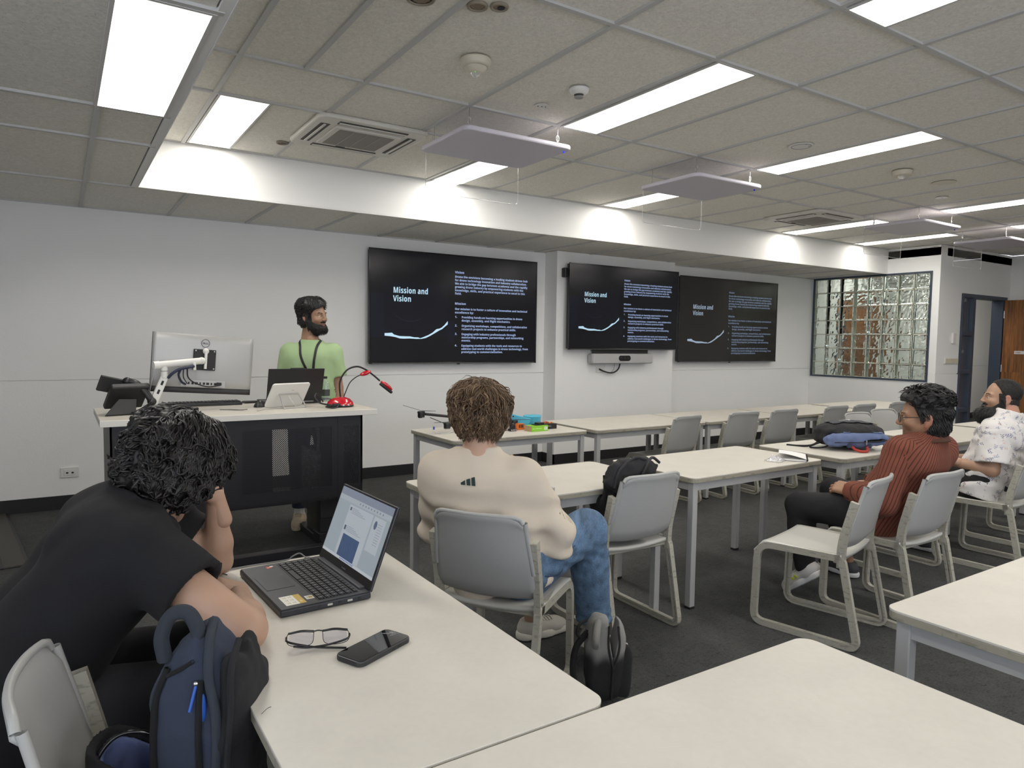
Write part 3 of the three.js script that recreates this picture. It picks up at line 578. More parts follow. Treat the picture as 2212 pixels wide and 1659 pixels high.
// ================================================================ ceiling fittings
function airCon(x0, x1, z0, z1, label) {
  const w = x1 - x0, d = z1 - z0, t = thing('air_conditioner', label, 'air conditioner', [(x0 + x1) / 2, H, (z0 + z1) / 2]);
  const body = M([0.68, 0.655, 0.60], 0.45), dark = M([0.05, 0.045, 0.04], 0.6), grille = M([0.36, 0.335, 0.30], 0.7, { bumpMap: fabricBump, bumpScale: 0.004 });
  obj('surround', [plate(w, d, 0.05, 0.03, 0.012).translate(0, 0.002, 0)], body, t);
  const p = obj('intake_panel', plate(w * 0.60, d * 0.60, 0.012, 0.012, 0.003).translate(0, -0.026, 0), body, t);
  obj('intake_grille', bx(w * 0.50, 0.004, d * 0.50, 0, -0.039, 0), grille, p);
  obj('grille_rib', [-1, 0, 1].map((k) => bx(0.004, 0.004, d * 0.5, k * w * 0.125, -0.0415, 0)), M([0.42, 0.395, 0.36], 0.6), p);
  obj('catch', bx(0.06, 0.006, 0.008, -0.05, -0.038, -d * 0.285), dark, p);
  for (const [k, a, b] of [[0, 0, 0.395], [1, 0, -0.395], [2, 0.395, 0], [3, -0.395, 0]]) {
    const along = k < 2, L = 0.62;
    obj('air_slot', bx(along ? w * L : 0.055, 0.004, along ? 0.055 : d * L, a * w, -0.0285, b * d, 0), dark, t);
    obj('louvre', bx(along ? w * L - 0.01 : 0.016, 0.006, along ? 0.016 : d * L - 0.01, a * w, -0.033, b * d, 0.002).translate(along ? 0 : -0.002, 0, along ? 0.002 : 0), body, t);
  }
  return t;
}
airCon(...acSpots[0], 'four way ceiling air conditioner between the short light and the first hanging plate');
airCon(...acSpots[1], 'four way ceiling air conditioner farther back over the wall tables');
{
  const plateMat = M([0.60, 0.57, 0.64], 0.42), clear = M(0xffffff, 0.015, { transmission: 1, thickness: 0, ior: 1.45 }), rim = M([0.8, 0.8, 0.78], 0.15, { transmission: 0.5, thickness: 0 });
  const logo = canvasTex(128, 96, (c) => { c.clearRect(0, 0, 128, 96); c.strokeStyle = '#505560'; c.lineWidth = 6; [10, 24, 38, 10, 24, 38].forEach((hh, i) => { const x = 14 + i * 20; c.beginPath(); c.moveTo(x, 46 - hh / 2 + 6); c.lineTo(x, 46); c.stroke(); }); c.fillStyle = '#505560'; c.font = 'bold 34px sans-serif'; c.fillText('cisco', 14, 88); });
  const names = ['lilac hanging acoustic plate with clear drop pane nearest the air conditioner', 'lilac hanging plate with clear drop pane in front of the second bulkhead light', 'lilac hanging plate with clear drop pane near the glass block window', 'lilac hanging plate with clear drop pane by the door wall'];
  [[0.55, 1.29], [2.36, 3.06], [5.32, 6.06], [7.1, 7.82]].forEach(([x0, x1], i) => {
    const w = x1 - x0, zc = -0.24, d = 0.58, t = thing('hanging_plate', names[i], 'ceiling plate', [(x0 + x1) / 2, 2.5, zc]);
    obj('plate', plate(w, d, 0.04, 0.028, 0.009).translate(0, 0.014, 0), plateMat, t);
    for (const [a, b] of [[-1, 1], [1, 1], [-1, -1], [1, -1]]) { const x = a * (w / 2 - 0.065), z = b * (d / 2 - 0.075); const wr = obj('wire', rod(V(x, 0.014, z), V(x, 0.131, z), 0.0016, 6), MAT.steel, t); obj('clamp', cyl(0.006, 0.004, 0.02, x, 0.022, z, 10), MAT.steel, wr); obj('loop', new THREE.TorusGeometry(0.011, 0.0012, 6, 14).scale(1, 1.7, 1).translate(x, 0.06, z), MAT.steel, wr); }
    const pane = obj('drop_pane', extr(rrect(w - 0.06, 0.25, 0.03), 0.004, 0).translate(0.015, -0.125, -d / 2 - 0.002), clear, t);
    const hw = (w - 0.06) / 2;
    obj('pane_edge', [tube([[0.015 - hw, -0.01, -d / 2], [0.015 - hw, -0.2, -d / 2], [0.015 - hw + 0.008, -0.24, -d / 2], [0.015 - hw + 0.04, -0.2505, -d / 2], [0.015, -0.2505, -d / 2], [0.015 + hw - 0.04, -0.2505, -d / 2], [0.015 + hw - 0.008, -0.24, -d / 2], [0.015 + hw, -0.2, -d / 2], [0.015 + hw, -0.01, -d / 2]], 0.0016, 80, 5)], rim, pane);
    obj('status_lamp', ball(0.006, w / 2 - 0.03, -0.018, d / 2 - 0.06), new THREE.MeshStandardMaterial({ color: 0x2233ff, emissive: 0x3038ff, emissiveIntensity: i ? 0.0 : 1.2 }), t);
    if (i === 0) obj('pane_logo', new THREE.PlaneGeometry(0.045, 0.034).translate(0.03, -0.045, -d / 2 + 0.0045), M([0.2, 0.2, 0.22], 0.6, { map: logo, transparent: true, alphaTest: 0.3 }), pane);
  });
  // detectors and round fittings
  const det = (x, z, k, label) => { const t = thing('ceiling_detector', label, 'detector', [x, H, z]); obj('base', lathe([[0, 0], [0.062 * k, 0], [0.064 * k, -0.008], [0.06 * k, -0.026 * k], [0.05 * k, -0.036 * k], [0, -0.036 * k]]), MAT.creamPlastic, t); return t; };
  const a = det(0.312, 0.57, 1.12, 'large cream domed fire detector with clear lens nearest the viewer');
  obj('dome', lathe([[0.054, -0.036], [0.046, -0.052], [0.03, -0.06], [0.02, -0.066], [0, -0.07]].map(([x, y]) => [x, y])), MAT.creamPlastic, a); obj('lens', lathe([[0.024, -0.06], [0.019, -0.074], [0.008, -0.082], [0, -0.083]]), M([0.8, 0.78, 0.75], 0.08, { transmission: 0.7, thickness: 0.01 }), a);
  obj('alarm_lamp', ball(0.003, -0.012, -0.064, 0.018), new THREE.MeshStandardMaterial({ color: 0x225522, emissive: 0x66ff44, emissiveIntensity: 0.8 }), a);
  const b = thing('smoke_detector', 'small white smoke detector with dark slots beside the long light panel', 'detector', [0.929, H, 0.553]);
  obj('base', lathe([[0, 0], [0.05, 0], [0.051, -0.01], [0.046, -0.022], [0.03, -0.034], [0.026, -0.034], [0, -0.034]]), MAT.whitePlastic, b); obj('slot_ring', cyl(0.022, 0.027, 0.012, 0, -0.038, 0), MAT.darkPlastic, b); obj('cap', lathe([[0, -0.05], [0.02, -0.05], [0.025, -0.046], [0.025, -0.043], [0, -0.043]]), MAT.greyPlastic, b);
  const e = det(3.912, 0.6, 1.1, 'cream domed fire detector past the second long light panel'); obj('lens', lathe([[0.03, -0.038], [0.022, -0.056], [0, -0.062]]), M([0.8, 0.78, 0.75], 0.1, { transmission: 0.6, thickness: 0.01 }), e);
  const rnd2 = (name, x, z, r, th, m, label, holes) => { const t = thing(name, label, 'ceiling fitting', [x, H, z]); obj('cover', lathe([[0, -th], [r * 0.9, -th], [r, -th * 0.4], [r, 0], [0, 0]]), m, t); if (holes) for (const q of holes) obj('hole', cyl(0.004, 0.004, 0.002, q[0], -th - 0.0008, q[1], 10), MAT.darkPlastic, t); return t; };
  rnd2('ceiling_cover_plate', 0.928, 0.225, 0.04, 0.005, MAT.whitePlastic, 'small round cover plate with three dark holes by the smoke detector', [[-0.02, -0.006], [0, 0.002], [0.02, 0.008]]);
  const sp = rnd2('ceiling_speaker', 2.745, 0.57, 0.08, 0.006, MAT.whitePlastic, 'flush round ceiling speaker before the second long light panel', [[-0.02, 0.05], [0.03, 0.035]]); obj('ring', new THREE.TorusGeometry(0.06, 0.003, 6, 28).rotateX(PI / 2).translate(0, -0.006, 0), MAT.greyPlastic, sp);
  rnd2('ceiling_blank_disc', 4.546, 0.589, 0.085, 0.004, MAT.creamPlastic, 'plain cream disc in the ceiling past the second domed detector');
  rnd2('ceiling_cover_plate', 5.112, 0.304, 0.05, 0.006, MAT.whitePlastic, 'small white round plate near the third hanging plate', [[0, 0]]);
  const stain = dataTex(128, 128, (x, y) => { const r = Math.hypot(x - 64, y - 64) / 64 + 0.12 * (L16(x / 12, y / 12) - 0.5), g = 0.62 - 0.5 * sstep(0.7, 0.86, r) + 0.35 * sstep(0.9, 0.98, r) - 0.12 * L64(x / 5, y / 5); return [g, g * 0.9, g * 0.78]; }, true, 1);
  const vent = (x, z, r, label, dark) => { const t = thing('ceiling_diffuser', label, 'ceiling fitting', [x, H, z]); obj('ring', new THREE.TorusGeometry(r, 0.007, 8, 24).rotateX(PI / 2).translate(0, -0.001, 0), M([0.30, 0.26, 0.20], 0.8), t); const c = new THREE.CircleGeometry(r, 24).rotateX(PI / 2).translate(0, -0.002, 0); obj('stained_core', c, M(0xffffff, 0.9, { map: stain }), t); if (dark) obj('dark_opening', cyl(r * 0.5, r * 0.45, 0.004, r * 0.25, -0.003, 0, 16), MAT.black, t); return t; };
  vent(0.062, 1.017, 0.035, 'round fitting with a brown stained rim beside a dark smudge'); vent(0.135, 1.06, 0.03, 'dark smudged round fitting next to the brown stained one', true); vent(-0.147, 0.95, 0.05, 'round cream fitting cut off above the brown stained one'); vent(-0.048, -1.374, 0.032, 'small burnt looking round fitting left of the air conditioner', true);
  const spk = thing('sprinkler_head', 'small metal sprinkler head hanging above the third hanging plate', 'sprinkler', [5.684, H, -0.62]); obj('escutcheon', cyl(0.03, 0.026, 0.006, 0, -0.003, 0), MAT.steel, spk); obj('stem', cyl(0.006, 0.006, 0.04, 0, -0.025, 0), MAT.steel, spk); obj('deflector', cyl(0.014, 0.014, 0.003, 0, -0.046, 0), MAT.steel, spk);
}
// ================================================================ things on the lectern
{
  const DY = 0.90;
  // monitor seen from behind, hanging from a jointed white arm
  const m = thing('computer_monitor', 'silver curved monitor seen from behind on a white arm', 'monitor', [-0.592, 1.172, -1.115]); m.rotation.set(0, 0.03, -0.072);
  const W = 0.565, Hh = 0.35;
  obj('rear_shell', shell((u, v) => V((u - 0.5) * W, (v - 0.5) * (Hh - 0.034) + 0.017, 0.014 - 0.018 * Math.pow(2 * (u - 0.5), 2) + 0.008 * Math.sin(v * PI)), 24, 8, 0.02), MAT.silver, m);
  obj('screen_panel', shell((u, v) => V((u - 0.5) * W, (v - 0.5) * Hh, -0.006 - 0.018 * Math.pow(2 * (u - 0.5), 2)), 24, 4, 0.008), MAT.blackGloss, m);
  obj('lower_band', shell((u, v) => V((u - 0.5) * W, -Hh / 2 + v * 0.036, 0.012 - 0.018 * Math.pow(2 * (u - 0.5), 2)), 24, 2, 0.02), M([0.035, 0.035, 0.037], 0.55), m);
  const logoTex = canvasTex(256, 256, (c) => { c.clearRect(0, 0, 256, 256); c.strokeStyle = '#26282c'; c.lineWidth = 13; c.beginPath(); c.arc(128, 128, 112, 0, 7); c.stroke(); c.fillStyle = '#26282c'; c.font = 'bold 72px sans-serif'; c.textAlign = 'center'; c.save(); c.translate(70, 0); c.fillText('D', 0, 154); c.restore(); c.save(); c.translate(114, 138); c.rotate(-0.5); c.fillText('E', 0, 18); c.restore(); c.fillText('L', 157, 154); c.fillText('L', 195, 154); });
  obj('round_emblem', new THREE.PlaneGeometry(0.052, 0.052).translate(0.0, 0.127, 0.0228), M(0xffffff, 0.5, { map: logoTex, transparent: true, alphaTest: 0.35 }), m);
  const mount = obj('mount_plate', bx(0.125, 0.125, 0.016, -0.002, 0.028, 0.029, 0.004), MAT.black, m);
  for (const [a, b] of [[-1, 1], [1, 1], [-1, -1], [1, -1]]) obj('screw', ball(0.0055, -0.002 + a * 0.052, 0.028 + b * 0.052, 0.038), MAT.steel, mount);
  obj('swivel_pin', [cyl(0.0085, 0.0085, 0.10, 0, 0.025, 0.055, 14), ball(0.018, 0, 0.08, 0.045)], MAT.whitePlastic, mount);
  const ports = obj('port_bay', bx(0.25, 0.042, 0.006, 0.0, -0.115, 0.0225, 0.002), M([0.45, 0.445, 0.43], 0.4, { metalness: 0.4 }), m);
  for (let k = 0; k < 8; k++) obj('port', bx(0.008 + (k % 3) * 0.004, 0.014, 0.004, -0.08 + k * 0.021, -0.115, 0.0262, 0.001), MAT.black, ports);
  obj('power_plug', bx(0.028, 0.018, 0.02, 0.088, -0.113, 0.032, 0.004), MAT.black, ports);
  const arm = thing('monitor_arm', 'white jointed monitor arm clamped to the lectern', 'monitor arm', [0, 0, 0]);
  obj('upper_arm', [rod(V(-0.868, 1.172, -1.0), V(-0.612, 1.196, -1.052), 0.0215, 20, 0.0195), ball(0.0215, -0.612, 1.196, -1.052)], MAT.whitePlastic, arm);
  obj('end_cap', rod(V(-0.874, 1.1715, -0.9988), V(-0.845, 1.1742, -1.0047), 0.024, 20), M([0.8, 0.79, 0.76], 0.3), arm);
  obj('elbow', [rod(V(-0.818, 1.165, -1.01), V(-0.818, 1.10, -1.01), 0.0185, 20)], MAT.whitePlastic, arm);
  obj('elbow_ring', rod(V(-0.818, 1.142, -1.01), V(-0.818, 1.137, -1.01), 0.0192, 20), MAT.greyPlastic, arm);
  const low = obj('lower_arm', extr(polyShape([[-0.022, 0], [0.022, 0], [0.02, 0.205], [0.012, 0.215], [-0.02, 0.215]]), 0.03, 0.005).rotateZ(-0.385).translate(-0.895, 0.912, -1.03), MAT.whitePlastic, arm);
  obj('cable_slot', [0.55, 0.8].map((t) => bx(0.012, 0.026, 0.004, 0, 0.215 * t, 0.0305, 0.004).rotateZ(-0.385).translate(-0.895, 0.912, -1.03)), MAT.black, low);
  obj('base', [cyl(0.034, 0.026, 0.045, -0.90, DY + 0.0225, -1.02, 20), bx(0.09, 0.012, 0.09, -0.90, DY + 0.006, -1.02, 0.004)], MAT.whitePlastic, arm);
  obj('cable_clip', [bx(0.016, 0.045, 0.02, -0.655, 1.165, -1.03, 0.003)], MAT.whitePlastic, arm);
  const cb = thing('cable_bundle', 'dark cables looping from the monitor arm to the monitor ports', 'cables', [0, 0, 0]);
  obj('navy_cable', tube([[-0.80, 1.10, -1.0], [-0.78, 1.125, -0.985], [-0.74, 1.15, -0.985], [-0.69, 1.16, -1.0], [-0.66, 1.165, -1.02]], 0.0085, 24, 7), M([0.02, 0.025, 0.06], 0.6), cb);
  obj('black_cable', tube([[-0.735, 1.15, -0.985], [-0.745, 1.115, -1.0], [-0.725, 1.075, -1.04], [-0.70, 1.057, -1.072]], 0.0065, 24, 7), M([0.02, 0.025, 0.05], 0.6), cb);
  obj('power_cable', tube([[-0.70, 1.15, -0.99], [-0.69, 1.10, -1.03], [-0.65, 1.065, -1.055], [-0.58, 1.04, -1.062], [-0.51, 1.045, -1.068]], 0.004, 30, 6), MAT.black, cb);
  obj('thin_cable', tube([[-0.72, 1.15, -0.99], [-0.715, 1.10, -1.03], [-0.69, 1.06, -1.065]], 0.003, 16, 6), MAT.black, cb);
  obj('grey_cable', tube([[-0.87, 1.12, -1.06], [-0.885, 1.05, -1.05], [-0.895, 0.98, -1.06], [-0.90, 0.905, -1.06]], 0.0025, 16, 6), MAT.greyPlastic, cb);
  // telephone
  const ph = thing('desk_phone', 'dark grey desk telephone with tilted screen at the left end of the lectern', 'telephone', [-1.03, DY, -1.0], 0.25);
  const pd = M([0.028, 0.028, 0.028], 0.5);
  obj('stand_foot', extr(polyShape([[-0.11, 0], [0.045, 0], [0.06, 0.085], [-0.03, 0.09]]), 0.018, 0.004).rotateX(-0.35).translate(0.0, 0, 0.05), pd, ph);
  const hd = obj('phone_body', bx(0.20, 0.035, 0.19, 0, 0, 0, 0.01).rotateX(-0.75).rotateZ(0.0).translate(0.03, 0.1, -0.03), pd, ph);
  obj('screen_tilt', bx(0.12, 0.09, 0.018, 0, 0, 0, 0.006).rotateX(0.3).rotateZ(-0.25).translate(-0.05, 0.165, -0.04), pd, ph);
  obj('handset', [tube([[0.03, 0.185, -0.02], [0.07, 0.17, 0.005], [0.11, 0.12, 0.03], [0.135, 0.07, 0.05]], 0.019, 20, 10), ball(0.024, 0.03, 0.182, -0.02), ball(0.024, 0.135, 0.068, 0.05)], M([0.018, 0.018, 0.018], 0.35), ph);
  const coil = []; for (let i = 0; i <= 130; i++) { const t = i / 130, a = i * 1.15; coil.push(V(0.02 + 0.1 * t + 0.007 * Math.cos(a), 0.014 + 0.007 * Math.sin(a) + 0.05 * t * t, 0.085 - 0.02 * Math.sin(t * PI))); }
  obj('coiled_cord', new THREE.TubeGeometry(new THREE.CatmullRomCurve3(coil), 260, 0.0022, 5), MAT.black, ph);
  // keyboard, mice, pad, adapter
  const kb = thing('keyboard', 'black keyboard lying behind the monitor on the lectern', 'keyboard', [-0.545, DY, -1.37], 0.03);
  obj('deck', bx(0.43, 0.02, 0.13, 0, 0.01, 0, 0.005), MAT.darkPlastic, kb);
  const keyG = bx(0.0165, 0.006, 0.016, 0, 0, 0, 0.002); for (let r = 0; r < 5; r++) for (let k = 0; k < 20; k++) { const q = obj('key', keyG, MAT.black, kb); q.position.set(-0.2 + k * 0.021, 0.0225, -0.045 + r * 0.0215); }
  const mouse = (x, z, turn, label) => { const t = thing('computer_mouse', label, 'mouse', [x, DY, z], turn); obj('shell', new THREE.SphereGeometry(1, 24, 12, 0, 2 * PI, 0, PI / 2).scale(0.033, 0.034, 0.052), MAT.darkPlastic, t); obj('wheel', cyl(0.007, 0.007, 0.006, 0, 0, 0, 12).rotateZ(PI / 2).translate(0, 0.031, -0.022), MAT.greyPlastic, t); };
  mouse(-0.79, -1.3, 0.2, 'black mouse next to the foot of the monitor arm'); mouse(-0.265, -1.13, -0.5, 'black mouse beside the white tablet');
  const pad = thing('card_reader', 'thin black pad lying beyond the keyboard end', 'device', [-0.25, DY, -1.43], 0.1); obj('body', bx(0.10, 0.012, 0.07, 0, 0.006, 0, 0.004), MAT.darkPlastic, pad); obj('top_face', bx(0.085, 0.002, 0.055, 0, 0.0127, 0), M([0.05, 0.05, 0.05], 0.4), pad);
  const tn = thing('loose_cables', 'tangle of blue and white cables around the foot of the monitor arm', 'cables', [-0.85, DY, -0.985]);
  for (let k = 0; k < 9; k++) { const pts = []; let x = rr(-0.08, 0.02), z = rr(-0.03, 0.03); for (let i = 0; i < 6; i++) { pts.push(V(x, 0.006 + rr(0, 0.025), z)); x += rr(0.0, 0.045); z += rr(-0.035, 0.04); } obj(k < 3 ? 'blue_cable' : k < 6 ? 'white_cable' : 'black_cable', tube(pts, 0.003, 30, 6), k < 3 ? M([0.03, 0.05, 0.25], 0.5) : k < 6 ? MAT.whitePlastic : MAT.black, tn); }
  const tw = thing('desk_cable', 'thin dark cable curling across the white lectern top', 'cable', [0, DY, 0]); obj('cord', [tube([[-0.52, 0.003, -1.02], [-0.45, 0.003, -0.98], [-0.41, 0.003, -0.95], [-0.38, 0.008, -0.93], [-0.42, 0.004, -0.94], [-0.47, 0.003, -0.99]], 0.002, 40, 5)], MAT.black, tw); obj('second_cord', tube([[-0.34, 0.003, -0.86], [-0.28, 0.003, -0.92], [-0.2, 0.003, -0.95], [-0.12, 0.003, -0.97], [-0.04, 0.003, -1.0]], 0.002, 30, 5), MAT.greyPlastic, tw);
  // presenter's laptop, lid seen from behind
  const lp = thing('laptop', 'black laptop on the lectern, lid seen from behind', 'laptop', [-0.015, DY, -1.36]);
  obj('base', bx(0.365, 0.016, 0.25, 0, 0.010, -0.01, 0.004), MAT.darkPlastic, lp);
  const lid = obj('lid', bx(0.365, 0.235, 0.007, 0, 0.1175, 0, 0.004).rotateX(0.33).translate(0, 0.016, 0.118), M([0.018, 0.018, 0.019], 0.42), lp);
  obj('camera_bump', bx(0.09, 0.006, 0.009, 0, 0.237, 0, 0.002).rotateX(0.33).translate(0, 0.016, 0.118), MAT.darkPlastic, lid);
  obj('hinge', bx(0.26, 0.014, 0.014, 0, 0.016, 0.116, 0.005), M([0.3, 0.3, 0.3], 0.35, { metalness: 0.7 }), lp);
  const tab = thing('touch_panel', 'white touch panel on a wire stand in front of the black laptop', 'tablet', [-0.12, DY, -1.06], 0.3);
  obj('panel', extr(rrect(0.265, 0.185, 0.016), 0.012, 0.003).rotateX(0.0).translate(0, 0.0925, -0.006).rotateX(0.62).translate(0, 0.004, -0.03), MAT.whitePlastic, tab);
  const tl = canvasTex(128, 64, (c) => { c.clearRect(0, 0, 128, 64); c.fillStyle = '#8d8a86'; c.font = 'bold 26px sans-serif'; c.textAlign = 'center'; c.fillText('cisco', 64, 54); for (let i = 0; i < 7; i++) c.fillRect(36 + i * 9, 26 - [3, 8, 3, 3, 3, 8, 3][i], 4, [6, 11, 6, 6, 6, 11, 6][i]); });
  obj('stand_leg', [tube([[-0.066, 0.085, 0.04], [-0.078, 0.008, 0.105], [-0.062, 0.004, 0.11], [0.062, 0.004, 0.11], [0.078, 0.008, 0.105], [0.066, 0.085, 0.04]], 0.0042, 60, 8), bx(0.14, 0.01, 0.01, 0, 0.086, 0.039, 0.004)], MAT.silver, tab);
  obj('rear_mark', new THREE.PlaneGeometry(0.03, 0.015).translate(0.02, 0.135, 0.0068).rotateX(0.62).translate(0, 0.004, -0.03), M(0xffffff, 0.5, { map: tl, transparent: true, alphaTest: 0.3 }), tab);
  obj('cable', tube([[0, 0.075, 0.035], [0.02, 0.03, 0.05], [0.05, 0.006, 0.04], [0.12, 0.004, 0.03]], 0.0022, 24, 6), MAT.whitePlastic, tab);
  // document camera
  const dc = thing('document_camera', 'red dome document camera with two black goosenecks', 'camera', [0.2, DY, -0.95]);
  obj('dome_base', lathe([[0, 0.064], [0.03, 0.062], [0.06, 0.05], [0.08, 0.03], [0.086, 0.014], [0.08, 0.008]]), MAT.red, dc); obj('foot_ring', lathe([[0, 0], [0.078, 0], [0.085, 0.006], [0.086, 0.014], [0, 0.014]]), MAT.darkPlastic, dc);
  for (const a of [-0.5, -0.1, 0.3]) obj('socket', bx(0.014, 0.01, 0.006, 0.086 * Math.sin(a), 0.016, 0.086 * Math.cos(a) - 0.001, 0.002), MAT.steel, dc);
  obj('gooseneck', tube([[0.005, 0.05, -0.01], [0.0, 0.156, -0.01], [0.04, 0.232, 0], [0.108, 0.258, 0], [0.166, 0.24, 0], [0.225, 0.2, 0.0], [0.27, 0.162, 0.0]], 0.0058, 60, 8), MAT.black, dc);
  const h1 = obj('camera_head', ball(1, 0, 0, 0, 0.016, 0.052, 0.024, 20).rotateZ(0.92).translate(0.318, 0.127, 0), MAT.red, dc); obj('lens_block', [bx(0.018, 0.085, 0.034, 0, 0, 0, 0.006).rotateZ(0.92).translate(0.308, 0.117, 0), bx(0.018, 0.03, 0.024, 0, 0, 0, 0.005).rotateZ(0.92).translate(0.345, 0.088, 0)], MAT.darkPlastic, h1);
  obj('lamp_neck', tube([[0.02, 0.05, 0.0], [0.03, 0.08, 0.0], [0.062, 0.15, 0], [0.1, 0.185, 0], [0.135, 0.202, 0]], 0.0034, 40, 7), MAT.black, dc);
  obj('lamp_head', ball(1, 0, 0, 0, 0.04, 0.015, 0.022, 20).rotateZ(0.32).translate(0.17, 0.214, 0), MAT.red, dc);
  const dcc = thing('camera_cable', 'short black cable looping beside the red document camera', 'cable', [0.2, DY, -0.95]); obj('cord', [tube([[-0.06, 0.02, 0.07], [-0.11, 0.015, 0.085], [-0.13, 0.012, 0.11], [-0.10, 0.006, 0.13], [-0.06, 0.008, 0.11], [-0.045, 0.02, 0.09]], 0.0045, 40, 7), tube([[-0.08, 0.016, 0.06], [-0.14, 0.03, 0.03], [-0.165, 0.06, 0.0], [-0.15, 0.085, -0.03], [-0.12, 0.07, -0.05], [-0.1, 0.03, -0.04]], 0.0055, 40, 7)], MAT.black, dcc); obj('plug', bx(0.05, 0.014, 0.02, -0.05, 0.02, 0.075, 0.004), MAT.darkPlastic, dcc);
  const gl = thing('water_bottle', 'clear plastic bottle with a dark label behind the black laptop', 'bottle', [0.235, DY, -1.36]); obj('bottle', lathe([[0, 0.002], [0.028, 0.002], [0.03, 0.01], [0.03, 0.11], [0.024, 0.13], [0.012, 0.145], [0.012, 0.16]]), M([0.9, 0.95, 0.95], 0.06, { transmission: 0.9, thickness: 0 }), gl); obj('label_band', cyl(0.0306, 0.0306, 0.045, 0, 0.06, 0, 24), M([0.05, 0.06, 0.05], 0.5), gl); obj('cap', cyl(0.0135, 0.0135, 0.016, 0, 0.166, 0, 16), MAT.darkPlastic, gl);
}
{ const t = thing('floor_cable_cover', 'flat dark cable cover strip on the carpet near the left skirting', 'cable cover', [-1.65, 0, -2.15], 0.12); obj('strip', bx(0.11, 0.012, 1.5, 0, 0.006, 0, 0.004), M([0.055, 0.05, 0.042], 0.6), t); for (const s of [-1, 1]) obj('black_edge', bx(0.02, 0.009, 1.5, s * 0.062, 0.0045, 0, 0.003), MAT.black, t); }
